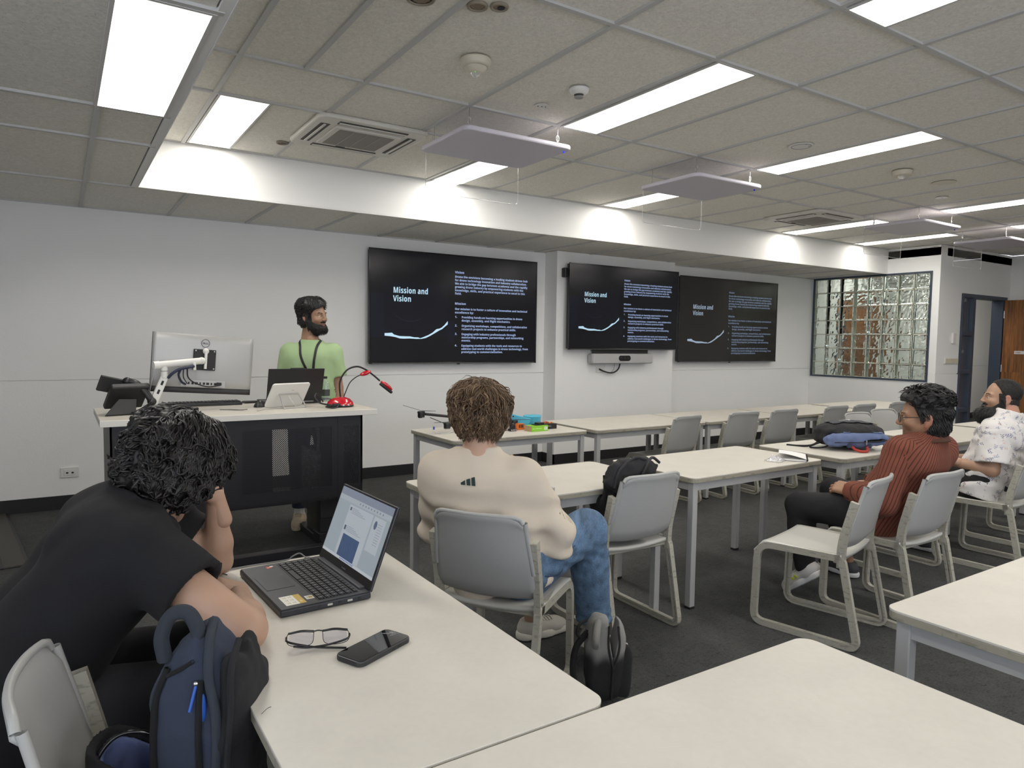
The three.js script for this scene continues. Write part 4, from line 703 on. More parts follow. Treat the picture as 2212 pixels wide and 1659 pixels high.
// ================================================================ drone bench
{
  const d = thing('drone', 'black folding quadcopter drone standing on the parts table', 'drone', [0, 0, 0]);
  const blk = M([0.014, 0.014, 0.016], 0.35), carbon = M([0.06, 0.06, 0.065], 0.4);
  const hub = V(1.3, 0.765, -1.05);
  obj('frame_plate', [bx(0.22, 0.012, 0.16, 1.3, 0.775, -1.05, 0.004), bx(0.2, 0.008, 0.14, 1.3, 0.74, -1.05, 0.003)], carbon, d);
  obj('battery', bx(0.13, 0.045, 0.06, 1.31, 0.802, -1.05, 0.006), blk, d);
  const motors = [[0.80, 0.815, -1.0], [1.0, 0.725, -0.99], [1.56, 0.74, -1.15], [1.55, 0.72, -0.95]];
  motors.forEach(([x, y, z], i) => {
    const a = obj('arm', rod(V(hub.x + (i < 2 ? -0.1 : 0.1), hub.y, z < -1.0 ? -1.09 : -1.02), V(x + (i < 2 ? 0.03 : -0.03), y + 0.002, z), 0.010, 10), blk, d);
    obj('motor', [cyl(0.025, 0.025, 0.034, x, y, z, 20), cyl(0.028, 0.026, 0.01, x, y + 0.017, z, 20)], blk, a);
    obj('motor_base', cyl(0.022, 0.024, 0.006, x, y - 0.02, z, 20), MAT.steel, a);
    const ang = [2.9, 0.35, 0.9, 2.2][i];
    for (const s of i === 0 ? [0, 1] : [0, 1]) { const bl = polyShape([[0.004, -0.006], [0.05, -0.013], [0.13, -0.006], [0.136, 0], [0.05, 0.008], [0.004, 0.006]]); obj('propeller_blade', extr(bl, 0.0025, 0.0006, 1).rotateX(-PI / 2).rotateZ(i === 0 && s === 0 ? 0.30 : 0.05).rotateY(ang + s * (i === 0 ? 2.2 : PI)).translate(x, y + 0.026, z), carbon, a); }
  });
  obj('brace', [rod(V(0.87, 0.79, -1.0), V(1.0, 0.735, -0.99), 0.003, 6), rod(V(1.02, 0.73, -0.99), V(1.2, 0.7, -1.0), 0.003, 6)], blk, d);
  for (const [x, z] of [[1.2, -0.98], [1.2, -1.12], [1.4, -0.98], [1.4, -1.12]]) obj('landing_leg', rod(V(x, 0.74, z), V(x + (x - 1.3) * 0.3, 0.677, z + (z + 1.05) * 0.3), 0.005, 8), blk, d);
  const w = thing('drone_wires', 'thin coloured wires trailing from the drone', 'wires', [0, TH, 0]);
  [[M([0.7, 0.7, 0.72], 0.5), [[0.93, 0.02, -1.06], [0.925, 0.006, -1.03], [0.95, 0.003, -0.97], [1.0, 0.004, -0.96], [1.05, 0.01, -0.99]]], [M([0.5, 0.03, 0.03], 0.5), [[1.12, 0.03, -1.0], [1.16, 0.005, -0.93], [1.22, 0.006, -0.92]]], [M([0.05, 0.05, 0.3], 0.5), [[1.08, 0.02, -0.96], [1.13, 0.004, -0.91], [1.2, 0.01, -0.93]]], [M([0.4, 0.05, 0.04], 0.5), [[1.3, 0.004, -0.88], [1.38, 0.01, -0.9], [1.45, 0.006, -0.87]]], [MAT.black, [[1.29, 0.006, -0.86], [1.36, 0.004, -0.85], [1.45, 0.012, -0.86]]]].forEach(([m, p], i) => obj(['white_wire', 'red_wire', 'blue_wire', 'brown_wire', 'black_wire'][i], tube(p, 0.0022, 24, 5), m, w));
  obj('blue_connector', bx(0.012, 0.022, 0.01, 0.93, 0.03, -1.06, 0.002), M([0.05, 0.1, 0.45], 0.4), w);
  // camera gimbal
  const g = thing('gimbal_camera', 'little black gimbal camera in front of the parts boxes', 'camera', [1.475, TH, -0.86]);
  obj('base', bx(0.06, 0.018, 0.036, 0, 0.009, 0, 0.004), blk, g); obj('yoke', bx(0.04, 0.03, 0.03, 0, 0.03, 0, 0.006), blk, g); obj('lens_ball', ball(0.017, 0, 0.046, 0.004), blk, g); for (const k of [-1, 0, 1]) obj('lens', cyl(0.006, 0.006, 0.004, 0, 0, 0, 12).rotateX(PI / 2).translate(k * 0.018, 0.009, 0.019), MAT.steel, g);
  // boxes
  const gt = canvasTex(256, 90, (c, w2, h2) => { c.fillStyle = '#86c232'; c.fillRect(0, 0, w2, h2); c.fillStyle = '#d9efbf'; c.font = 'bold 22px sans-serif'; c.fillText('A L I I M X 2 8', 14, 52); c.fillStyle = '#e8ece0'; c.fillRect(196, 18, 50, 56); c.fillStyle = '#556655'; for (let i = 0; i < 5; i++) c.fillRect(201, 24 + i * 10, 40, 3); });
  const gb = thing('component_box', 'small green cardboard box with brown end and white sticker', 'box', [1.648, TH, -0.80], 0.05);
  obj('carton', bx(0.155, 0.042, 0.085, 0, 0.021, 0, 0.001), M([0.24, 0.52, 0.035], 0.6), gb); obj('printed_front', new THREE.PlaneGeometry(0.153, 0.04).translate(0, 0.021, 0.0432), M(0xffffff, 0.6, { map: gt }), gb); obj('brown_end', bx(0.002, 0.04, 0.083, -0.0785, 0.021, 0), M([0.45, 0.31, 0.17], 0.8), gb);
  const pcb = thing('flight_controller', 'dark circuit board with orange wires lying on the green box', 'circuit board', [1.67, TH + 0.0425, -0.80], 0.1); obj('board', bx(0.10, 0.006, 0.06, 0, 0.003, 0, 0.001), blk, pcb); obj('chip_stack', bx(0.06, 0.012, 0.045, 0.005, 0.012, 0, 0.003), blk, pcb); for (let k = 0; k < 4; k++) obj('orange_wire', tube([[0.03, 0.008, -0.01 + k * 0.008], [0.055, 0.018 + k * 0.002, -0.005 + k * 0.01], [0.078, 0.012, 0.004 * k]], 0.0022, 14, 5), M([0.55, 0.12, 0.03], 0.5), pcb);
  const bb = thing('battery_box', 'black open box holding brass connectors', 'box', [1.80, TH, -0.86], 0.02); obj('tray', [bx(0.12, 0.04, 0.06, 0, 0.02, 0, 0.002)], blk, bb); const wt = canvasTex(128, 32, (c) => { c.clearRect(0, 0, 128, 32); c.fillStyle = '#c8c8c8'; c.font = 'bold 20px sans-serif'; c.fillText('MORELLI', 16, 24); }); obj('maker_mark', new THREE.PlaneGeometry(0.05, 0.0125).translate(-0.01, 0.024, 0.0305), M(0xffffff, 0.5, { map: wt, transparent: true, alphaTest: 0.3 }), bb); for (let k = 0; k < 6; k++) obj('connector', ball(0.007, -0.03 + k * 0.014, 0.044, rr(-0.015, 0.015)), k % 2 ? M([0.75, 0.5, 0.16], 0.3, { metalness: 0.8 }) : M([0.5, 0.08, 0.03], 0.5), bb);
  const cy = M([0.07, 0.40, 0.56], 0.5);
  const c1 = thing('drone_shell', 'cyan printed plastic shell leaning on an orange bracket', 'printed part', [1.63, TH, -1.0], -0.3); obj('shell_body', extr(polyShape([[-0.075, 0.025], [0.06, -0.004], [0.085, 0.05], [-0.055, 0.085], [-0.085, 0.08]]), 0.06, 0.004).translate(0, 0.02, -0.03), cy, c1); obj('screw_hole', cyl(0.006, 0.006, 0.004, 0, 0, 0, 12).rotateX(PI / 2).translate(-0.06, 0.092, 0.031), MAT.black, c1);
  const c2 = thing('drone_ring', 'round cyan printed plastic tub', 'printed part', [1.79, TH, -1.06]); obj('tub', lathe([[0, 0], [0.07, 0], [0.072, 0.085], [0.07, 0.09], [0.066, 0.088], [0.064, 0.004], [0, 0.004]], 32).scale(1, 0.92, 0.8), cy, c2); obj('lid', lathe([[0, 0.083], [0.074, 0.083], [0.076, 0.078], [0.076, 0.07], [0.0725, 0.07]], 32).scale(1, 1, 0.8), M([0.09, 0.45, 0.62], 0.5), c2);
  const pu = thing('printed_cup', 'dark purple printed plastic cup behind the cyan shell', 'printed part', [1.62, TH, -1.18]); obj('cup', lathe([[0, 0], [0.045, 0], [0.05, 0.085], [0.048, 0.094], [0.0, 0.094]], 28), M([0.05, 0.012, 0.075], 0.5), pu); obj('rim', new THREE.TorusGeometry(0.0485, 0.0035, 8, 28).rotateX(PI / 2).translate(0, 0.092, 0), M([0.06, 0.015, 0.09], 0.5), pu);
  const og = thing('printed_bracket', 'orange printed bracket with slots under the cyan shell', 'printed part', [1.565, TH, -0.92], 0.2); obj('plate', extr(polyShape([[-0.04, 0], [0.04, 0], [0.035, 0.045], [-0.03, 0.05]]), 0.03, 0.003), M([0.72, 0.16, 0.025], 0.5), og); for (const k of [-1, 0, 1]) obj('slot', bx(0.009, 0.024, 0.003, k * 0.018, 0.028, 0.0305), MAT.black, og);
}
// ================================================================ near table: laptop, phone, spectacles
{
  const l = thing('laptop', 'open dark laptop with glowing page and stickers on the near table', 'laptop', [-0.787, TH, 1.592], 0.05);
  // local frame: hinge along z, user at -x
  const body = M([0.02, 0.022, 0.027], 0.38), deckM = M([0.026, 0.028, 0.033], 0.42);
  obj('base', bx(0.232, 0.017, 0.362, 0, 0.0105, 0, 0.004), body, l);
  const deck = obj('palm_deck', bx(0.226, 0.002, 0.356, 0, 0.0195, 0, 0.0008), deckM, l);
  obj('touchpad', bx(0.072, 0.001, 0.112, -0.068, 0.0209, -0.022, 0.0004), M([0.034, 0.036, 0.042], 0.3), deck);
  obj('hinge_bar', bx(0.018, 0.008, 0.30, 0.105, 0.021, 0, 0.003), M([0.05, 0.052, 0.06], 0.35), l);
  const kg = bx(0.0148, 0.003, 0.0148, 0, 0, 0, 0.0008), keyM = M([0.012, 0.012, 0.014], 0.45), glyph = M([0.55, 0.55, 0.56], 0.6);
  const glyphTex = canvasTex(64, 64, (c) => { c.fillStyle = '#141519'; c.fillRect(0, 0, 64, 64); c.fillStyle = '#b9bbc0'; c.font = 'bold 26px sans-serif'; c.textAlign = 'center'; c.fillText('A', 32, 42); });
  const keyTop = M(0xffffff, 0.45, { map: glyphTex });
  obj('keyboard_well', bx(0.108, 0.001, 0.33, 0.035, 0.0207, 0.0, 0.0004), M([0.016, 0.017, 0.02], 0.5), deck);
  for (let r = 0; r < 6; r++) for (let k = 0; k < 18; k++) {
    if (r === 0 && k > 3 && k < 9) { if (k === 4) { const s = obj('key', kg, keyM, l); s.scale.set(1, 1, 5.6); s.position.set(-0.007, 0.0225, -0.1525 + 6 * 0.018); } continue; }
    const s = obj('key', kg, r === 5 ? keyM : keyTop, l); if (r === 5) s.scale.set(0.6, 1, 1); s.position.set(-0.007 + r * 0.0178, 0.0225, -0.1525 + k * 0.018);
  }
  // lid: leans back past the hinge
  const lid = new THREE.Group(); lid.name = 'lid'; lid.position.set(0.112, 0.02, 0); lid.rotation.z = -0.36; l.add(lid);
  obj('lid_shell', bx(0.007, 0.225, 0.362, 0.004, 0.112, 0, 0.003), body, lid);
  obj('bezel', bx(0.0012, 0.221, 0.356, -0.0002, 0.112, 0, 0.0005), M([0.012, 0.012, 0.013], 0.5), lid);
  const web = canvasTex(1024, 620, (c, w, h) => {
    c.fillStyle = '#a9b6bf'; c.fillRect(0, 0, w, h); c.fillStyle = '#8e97aa'; c.fillRect(0, 0, w, 70); c.fillStyle = '#b9c3cc'; c.fillRect(0, 70, w, 46); c.fillStyle = '#7a8494'; for (let i = 0; i < 9; i++) { c.beginPath(); c.arc(430 + i * 55, 92, 9, 0, 7); c.fill(); }
    c.fillStyle = '#c3ccd4'; c.fillRect(250, 130, 470, 460); c.fillRect(745, 130, 210, 300); c.fillStyle = '#5a6274'; c.fillRect(275, 150, 30, 30); c.fillRect(275, 320, 34, 42); c.fillStyle = '#9aa4b2'; for (let i = 0; i < 8; i++) c.fillRect(320, 152 + i * 14 + (i > 3 ? 110 : 0), 120 + (i * 53) % 190, 5);
    c.fillStyle = '#39557f'; c.fillRect(300, 395, 330, 200); c.strokeStyle = '#5f7fae'; c.lineWidth = 3; for (let i = 0; i < 7; i++) { c.beginPath(); c.moveTo(310 + i * 45, 440 + (i * 37) % 60); c.lineTo(340 + i * 42, 500 + (i * 53) % 70); c.stroke(); }
    c.fillStyle = '#5a6a86'; c.beginPath(); c.ellipse(800, 200, 26, 38, 0, 0, 7); c.fill(); c.fillStyle = '#9aa4b2'; for (let i = 0; i < 9; i++) c.fillRect(840, 180 + i * 22, 80, 5); c.fillStyle = '#cfd6dc'; c.fillRect(0, h - 26, w, 26); c.fillStyle = '#3d5ea6'; for (let i = 0; i < 10; i++) c.fillRect(380 + i * 28, h - 21, 14, 14);
  });
  const sg = new THREE.PlaneGeometry(0.346, 0.192).rotateY(-PI / 2).translate(-0.0012, 0.122, 0);
  obj('screen', sg, new THREE.MeshStandardMaterial({ color: new THREE.Color(0.02, 0.02, 0.02), roughness: 0.35, emissive: 0xffffff, emissiveMap: web, emissiveIntensity: 0.62 }), lid);
  const mk = canvasTex(128, 32, (c) => { c.clearRect(0, 0, 128, 32); c.fillStyle = '#8a8d92'; c.font = 'bold 22px sans-serif'; c.fillText('vivobook', 16, 24); }); obj('lid_mark', new THREE.PlaneGeometry(0.036, 0.009).rotateY(-PI / 2).translate(-0.0014, 0.012, 0), M(0xffffff, 0.5, { map: mk, transparent: true, alphaTest: 0.3 }), lid);
  // stickers
  const st1 = canvasTex(256, 160, (c) => { c.fillStyle = '#dcd9cf'; c.fillRect(0, 0, 256, 160); c.fillStyle = '#c2a24a'; c.fillRect(0, 0, 256, 52); c.fillStyle = '#efe6c8'; c.font = 'bold 20px sans-serif'; c.fillText('BEST', 170, 34); c.fillStyle = '#8d8a80'; c.font = '13px sans-serif'; for (let i = 0; i < 2; i++) for (let j = 0; j < 3; j++) { c.fillRect(24 + j * 78, 74 + i * 42, 44, 4); c.fillStyle = '#b59a4c'; c.fillRect(40 + j * 78, 84 + i * 42, 12, 12); c.fillStyle = '#8d8a80'; } });
  obj('yellow_sticker', new THREE.PlaneGeometry(0.066, 0.05).rotateX(-PI / 2).rotateY(-PI / 2).translate(-0.07, 0.0208, 0.128), M(0xffffff, 0.5, { map: st1 }), deck);
  const st2 = canvasTex(64, 64, (c) => { c.fillStyle = '#d9d6cc'; c.fillRect(0, 0, 64, 64); c.fillStyle = '#a48a45'; c.fillRect(14, 12, 34, 30); c.fillStyle = '#55534c'; c.fillRect(14, 48, 36, 4); }); obj('white_sticker', new THREE.PlaneGeometry(0.025, 0.022).rotateX(-PI / 2).rotateY(-PI / 2).translate(-0.028, 0.0208, 0.132), M(0xffffff, 0.5, { map: st2 }), deck);
  const st3 = canvasTex(64, 64, (c) => { c.fillStyle = '#b33028'; c.fillRect(0, 0, 64, 64); c.fillStyle = '#ece7e0'; c.fillRect(0, 0, 30, 30); c.fillStyle = '#1b1b1b'; c.fillRect(34, 0, 30, 20); c.fillStyle = '#ece7e0'; c.font = 'bold 30px sans-serif'; c.fillText('R', 30, 58); }); obj('red_sticker', new THREE.PlaneGeometry(0.018, 0.02).rotateX(-PI / 2).rotateY(-PI / 2).translate(-0.042, 0.0208, -0.15), M(0xffffff, 0.5, { map: st3 }), deck);
  for (let k = 0; k < 5; k++) obj('side_port', bx(0.008 + (k % 2) * 0.005, 0.005, 0.002, -0.02 + k * 0.026, 0.0105, 0.1812), k % 2 ? MAT.steel : MAT.black, l);
  for (const [x, z] of [[-0.09, -0.15], [-0.09, 0.15], [0.09, -0.15], [0.09, 0.15]]) obj('rubber_foot', cyl(0.008, 0.008, 0.003, x, 0.0015, z, 12), MAT.black, l);
  const c = thing('power_cable', 'thin grey cable running from the near laptop across the table edge', 'cable', [0, TH, 0]);
  obj('cord', tube([[-0.715, 0.012, 1.392], [-0.72, 0.016, 1.375], [-0.73, 0.022, 1.36], [-0.75, 0.012, 1.352], [-0.765, 0.004, 1.35], [-0.85, 0.003, 1.347], [-0.92, 0.003, 1.352], [-0.95, 0.006, 1.372], [-0.955, 0.012, 1.405], [-0.95, 0.018, 1.44]], 0.0021, 60, 6), M([0.22, 0.22, 0.23], 0.5), c); obj('plug', bx(0.018, 0.009, 0.022, -0.714, 0.0105, 1.396, 0.003), MAT.darkPlastic, c);
  // phone
  const p = thing('smartphone', 'black smartphone with cracked corner lying face up on the near table', 'phone', [-0.7665, TH, 2.048], 0.435);
  obj('case', plate(0.16, 0.078, 0.014, 0.0115, 0.0025).translate(0, 0.0115, 0), MAT.darkPlastic, p); obj('glass', plate(0.152, 0.071, 0.011, 0.001, 0).translate(0, 0.0122, 0), M([0.006, 0.006, 0.007], 0.03), p); for (const k of [0, 1]) obj('side_button', bx(0.012, 0.003, 0.0015, 0.02 + k * 0.018, 0.006, 0.0392), MAT.black, p);
  for (let k = 0; k < 7; k++) obj('crack', tube([[0.05 + rr(0, 0.015), 0.0126, -0.03 + rr(0, 0.03)], [0.06 + rr(0, 0.01), 0.0127, -0.02 + rr(0, 0.03)], [0.068 + rr(0, 0.006), 0.0126, -0.025 + rr(0, 0.04)]], 0.0003, 6, 4), M([0.4, 0.4, 0.4], 0.4), p);
  // spectacles, resting on the lenses, temples folded
  const g = thing('spectacles', 'half rim black spectacles lying folded beside the phone', 'spectacles', [-0.863, TH, 1.968], -0.36);
  const fr = MAT.blackGloss, lens = M([0.92, 0.92, 0.97], 0.02, { transmission: 1, thickness: 0 });
  for (const s of [-1, 1]) {
    const rimP = [[s * 0.009, 0.034, 0.0], [s * 0.035, 0.037, 0.002], [s * 0.062, 0.034, 0.004]];
    obj('brow_bar', tube(rimP, 0.0026, 16, 7), fr, g);
    obj('wire_rim', tube([[s * 0.062, 0.034, 0.004], [s * 0.066, 0.022, 0.004], [s * 0.06, 0.008, 0.003], [s * 0.035, 0.003, 0.002], [s * 0.013, 0.009, 0.001], [s * 0.009, 0.034, 0.0]], 0.0008, 30, 5), fr, g);
    obj('lens', extr(rrect(0.05, 0.03, 0.012), 0.0016, 0).translate(s * 0.036, 0.019, 0), lens, g);
    obj('temple', tube(s > 0 ? [[0.066, 0.026, 0.004], [0.062, 0.018, 0.012], [0.02, 0.008, 0.014], [-0.02, 0.006, 0.016], [-0.05, 0.012, 0.02]] : [[-0.066, 0.026, 0.004], [-0.06, 0.022, 0.02], [-0.01, 0.01, 0.024], [0.03, 0.006, 0.026], [0.06, 0.004, 0.028]], 0.0024, 24, 7), fr, g);
    obj('nose_pad', ball(0.0034, s * 0.0105, 0.026, 0.006, 0.7, 1.3, 0.7, 10), lens, g);
  }
  obj('bridge', tube([[-0.009, 0.034, 0], [0, 0.036, 0.001], [0.009, 0.034, 0]], 0.0015, 8, 6), fr, g);
  const hair = thing('loose_thread', 'short dark thread at the edge of the near table', 'thread', [-1.035, TH, 2.19]); obj('thread', tube([[0, 0.0015, 0], [0.012, 0.006, -0.006], [0.02, 0.004, -0.012]], 0.0006, 8, 4), MAT.black, hair);
}
// ================================================================ middle row: silver laptop, notebook, plastic wrap
{
  const l = thing('laptop', 'closed slim silver laptop in front of the cream sweater person', 'laptop', [0.37, TH, 0.86], 0.08); obj('lower_half', bx(0.3, 0.008, 0.21, 0, 0.005, 0, 0.003), MAT.silver, l); obj('upper_half', bx(0.3, 0.006, 0.21, 0, 0.013, 0, 0.0028), MAT.silver, l);
  const n = thing('spiral_notebook', 'open white spiral notebook on the middle row table', 'notebook', [2.28, TH, 0.92], 0.62);
  obj('page_block', [bx(0.21, 0.012, 0.15, 0, 0.006, 0, 0.001)], M([0.72, 0.71, 0.69], 0.8), n);
  obj('cover', bx(0.214, 0.002, 0.154, 0, 0.001, 0), M([0.05, 0.04, 0.06], 0.6), n);
  obj('raised_sheets', shell((u, v) => V(-0.105 + u * 0.21, 0.014 + 0.028 * Math.sin((1 - v) * 1.5) * (1 - 0.4 * u), -0.075 + v * 0.15), 10, 8, 0.002), M([0.78, 0.77, 0.76], 0.8), n);
  for (let k = 0; k < 14; k++) obj('spiral_ring', new THREE.TorusGeometry(0.0075, 0.0011, 6, 12).rotateY(PI / 2).translate(-0.095 + k * 0.0147, 0.009, 0.077), MAT.darkPlastic, n);
  const w = thing('plastic_wrapper', 'crumpled clear plastic wrapper beside the spiral notebook', 'wrapper', [2.125, TH, 0.925], 0.3);
  obj('film', shell((u, v) => V((u - 0.5) * 0.15, 0.006 + 0.034 * Math.abs(noise3(u * 4, v * 4, 2)) * Math.sin(u * PI) * Math.sin(v * PI) * 2.2, (v - 0.5) * 0.09), 16, 12, 0.0008), M([0.95, 0.95, 0.97], 0.1, { transmission: 0.75, thickness: 0 }), w); obj('tip', cyl(0.004, 0.004, 0.03, 0.02, 0.012, 0.02, 10).rotateX(0.4), MAT.steel, w);
}
// ================================================================ figure modelling: distance fields meshed with surface nets
const cap = (a, b, ra, rb = ra, k = 0.02) => ({ t: 0, a, b, ra, rb, k, dx: b.x - a.x, dy: b.y - a.y, dz: b.z - a.z, l2: a.distanceToSquared(b) || 1e-9, r: Math.max(ra, rb) });
const ell = (c, rx, ry, rz, k = 0.02, ax) => ({ t: 1, a: c, b: c, rx, ry, rz, k, ax, r: Math.max(rx, ry, rz), cut: 0 });
const carve = (c, rx, ry, rz, k = 0.01) => ({ ...ell(c, rx, ry, rz, k), cut: 1 });
function primDist(p, x, y, z) {
  let X = x - p.a.x, Y = y - p.a.y, Z = z - p.a.z;
  if (p.t === 0) { const hu = (X * p.dx + Y * p.dy + Z * p.dz) / p.l2, h = clamp(hu, 0, p.flat ? 1.3 : 1); X -= p.dx * h; Y -= p.dy * h; Z -= p.dz * h; const q = Math.sqrt(X * X + Y * Y + Z * Z) - (p.ra + (p.rb - p.ra) * Math.min(h, 1)); return p.flat ? Math.max(q, (hu - 1) * Math.sqrt(p.l2)) : q; }
  if (p.ax) { const [u, v, w] = p.ax, a = X * u.x + Y * u.y + Z * u.z, b = X * v.x + Y * v.y + Z * v.z, c = X * w.x + Y * w.y + Z * w.z; X = a; Y = b; Z = c; }
  const a = X / p.rx, b = Y / p.ry, c = Z / p.rz, k0 = Math.sqrt(a * a + b * b + c * c), A = a / p.rx, B = b / p.ry, Cc = c / p.rz, k1 = Math.sqrt(A * A + B * B + Cc * Cc);
  return k1 < 1e-9 ? -p.r : k0 * (k0 - 1) / k1;
}
function field(prims) {
  return (x, y, z) => {
    let d = 1e3;
    for (const p of prims) {
      const q = primDist(p, x, y, z);
      if (p.cut) { const h = Math.max(p.k - Math.abs(-q - d), 0) / p.k; d = Math.max(d, -q) + h * h * p.k * 0.25; }
      else { const h = Math.max(p.k - Math.abs(q - d), 0) / p.k; d = Math.min(d, q) - h * h * p.k * 0.25; }
    }
    return d;
  };
}
function boundsOf(prims, pad) {
  const lo = [1e9, 1e9, 1e9], hi = [-1e9, -1e9, -1e9];
  for (const p of prims) if (!p.cut) for (const q of [p.a, p.b]) [q.x, q.y, q.z].forEach((v, i) => { lo[i] = Math.min(lo[i], v - p.r - pad); hi[i] = Math.max(hi[i], v + p.r + pad); });
  return [lo, hi];
}
function meshField(f, [lo, hi], cell, slack = 1.6) {
  const n = [0, 1, 2].map((i) => Math.ceil((hi[i] - lo[i]) / cell / 4) * 4 + 5), [nx, ny, nz] = n, val = new Float32Array(nx * ny * nz).fill(1);
  const at = (i, j, k) => (k * ny + j) * nx + i, reach = cell * 4 * 0.87 * slack;
  for (let k = 0; k < nz; k += 4) for (let j = 0; j < ny; j += 4) for (let i = 0; i < nx; i += 4) {
    const c = f(lo[0] + (i + 1.5) * cell, lo[1] + (j + 1.5) * cell, lo[2] + (k + 1.5) * cell), far = Math.abs(c) > reach;
    for (let c2 = k; c2 < Math.min(k + 4, nz); c2++) for (let b = j; b < Math.min(j + 4, ny); b++) for (let a = i; a < Math.min(i + 4, nx); a++) val[at(a, b, c2)] = far ? c : f(lo[0] + a * cell, lo[1] + b * cell, lo[2] + c2 * cell);
  }
  const id = new Int32Array(nx * ny * nz).fill(-1), pos = [], idx = [];
  const E = [[0, 1], [2, 3], [4, 5], [6, 7], [0, 2], [1, 3], [4, 6], [5, 7], [0, 4], [1, 5], [2, 6], [3, 7]], v = new Float32Array(8);
  for (let k = 0; k < nz - 1; k++) for (let j = 0; j < ny - 1; j++) for (let i = 0; i < nx - 1; i++) {
    let m = 0; for (let q = 0; q < 8; q++) { v[q] = val[at(i + (q & 1), j + (q >> 1 & 1), k + (q >> 2))]; if (v[q] < 0) m |= 1 << q; }
    if (m === 0 || m === 255) continue;
    let X = 0, Y = 0, Z = 0, c = 0;
    for (const [a, b] of E) if ((v[a] < 0) !== (v[b] < 0)) { const t = v[a] / (v[a] - v[b]); X += (a & 1) + ((b & 1) - (a & 1)) * t; Y += (a >> 1 & 1) + ((b >> 1 & 1) - (a >> 1 & 1)) * t; Z += (a >> 2) + ((b >> 2) - (a >> 2)) * t; c++; }
    id[at(i, j, k)] = pos.length / 3; pos.push(lo[0] + (i + X / c) * cell, lo[1] + (j + Y / c) * cell, lo[2] + (k + Z / c) * cell);
  }
  for (let k = 1; k < nz - 1; k++) for (let j = 1; j < ny - 1; j++) for (let i = 1; i < nx - 1; i++) {
    const s = val[at(i, j, k)] < 0;
    for (const [ax, p, q] of [[0, [0, 1, 0], [0, 0, 1]], [1, [0, 0, 1], [1, 0, 0]], [2, [1, 0, 0], [0, 1, 0]]]) {
      const e = val[at(i + (ax === 0), j + (ax === 1), k + (ax === 2))] < 0; if (s === e) continue;
      const a = id[at(i, j, k)], b = id[at(i - p[0], j - p[1], k - p[2])], c = id[at(i - p[0] - q[0], j - p[1] - q[1], k - p[2] - q[2])], d = id[at(i - q[0], j - q[1], k - q[2])];
      if (a < 0 || b < 0 || c < 0 || d < 0) continue;
      if (s) idx.push(a, b, c, a, c, d); else idx.push(a, c, b, a, d, c);
    }
  }
  const g = new THREE.BufferGeometry(); g.setAttribute('position', new THREE.Float32BufferAttribute(pos, 3)); g.setIndex(idx); g.computeVertexNormals();
  return g;
}
function paint(g, fn) { const p = g.attributes.position, c = new Float32Array(p.count * 3); for (let i = 0; i < p.count; i++) { const q = fn(p.getX(i), p.getY(i), p.getZ(i)); c[3 * i] = q[0]; c[3 * i + 1] = q[1]; c[3 * i + 2] = q[2]; } g.setAttribute('color', new THREE.BufferAttribute(c, 3)); return g; }
function uvBy(g, fn) { const p = g.attributes.position, c = new Float32Array(p.count * 2); for (let i = 0; i < p.count; i++) { const q = fn(p.getX(i), p.getY(i), p.getZ(i)); c[2 * i] = q[0]; c[2 * i + 1] = q[1]; } g.setAttribute('uv', new THREE.BufferAttribute(c, 2)); return g; }
// angle around an axis times a radius, and distance along it; the seam faces "away"
function cylUV(a, b, away, R) {
  const d = b.clone().sub(a).normalize(), r = away.clone().addScaledVector(d, -away.dot(d)).normalize().negate(), s = d.clone().cross(r);
  return (x, y, z) => { const X = x - a.x, Y = y - a.y, Z = z - a.z, u = X * r.x + Y * r.y + Z * r.z, v = X * s.x + Y * s.y + Z * s.z; return [Math.atan2(v, u) * R, X * d.x + Y * d.y + Z * d.z]; };
}
// many tapered strands in one mesh
class Strands {
  constructor(sides = 4) { this.pos = []; this.idx = []; this.col = []; this.sides = sides; }
  add(pts, r0, color, taper = 0.9) {
    const n = pts.length, base = this.pos.length / 3, S = this.sides;
    for (let i = 0; i < n; i++) {
      const t = pts[Math.min(n - 1, i + 1)].clone().sub(pts[Math.max(0, i - 1)]).normalize();
      const u = (Math.abs(t.y) < 0.9 ? V(0, 1, 0) : V(1, 0, 0)).cross(t).normalize(), w = t.clone().cross(u), r = r0 * (1 - taper * Math.pow(i / (n - 1), 2));
      for (let s = 0; s < S; s++) { const a = s / S * 2 * PI; const q = pts[i].clone().addScaledVector(u, Math.cos(a) * r).addScaledVector(w, Math.sin(a) * r); this.pos.push(q.x, q.y, q.z); this.col.push(...color); }
      if (i) for (let s = 0; s < S; s++) { const a = base + (i - 1) * S + s, b = base + (i - 1) * S + (s + 1) % S; this.idx.push(a, a + S, b, b, a + S, b + S); }
    }
  }
  build() { const g = new THREE.BufferGeometry(); g.setAttribute('position', new THREE.Float32BufferAttribute(this.pos, 3)); g.setAttribute('color', new THREE.Float32BufferAttribute(this.col, 3)); g.setIndex(this.idx); g.computeVertexNormals(); return g; }
}
// orthonormal head or hand frame -> matrix
function frame(origin, forward, up, s = 1) {
  const f = forward.clone().normalize(), r = up.clone().cross(f).normalize(), u = f.clone().cross(r);   // x = left-hand side of the face seen from the front... (r = up x forward)
  return new THREE.Matrix4().makeBasis(r.multiplyScalar(s), u.multiplyScalar(s), f.multiplyScalar(s)).setPosition(origin);
}
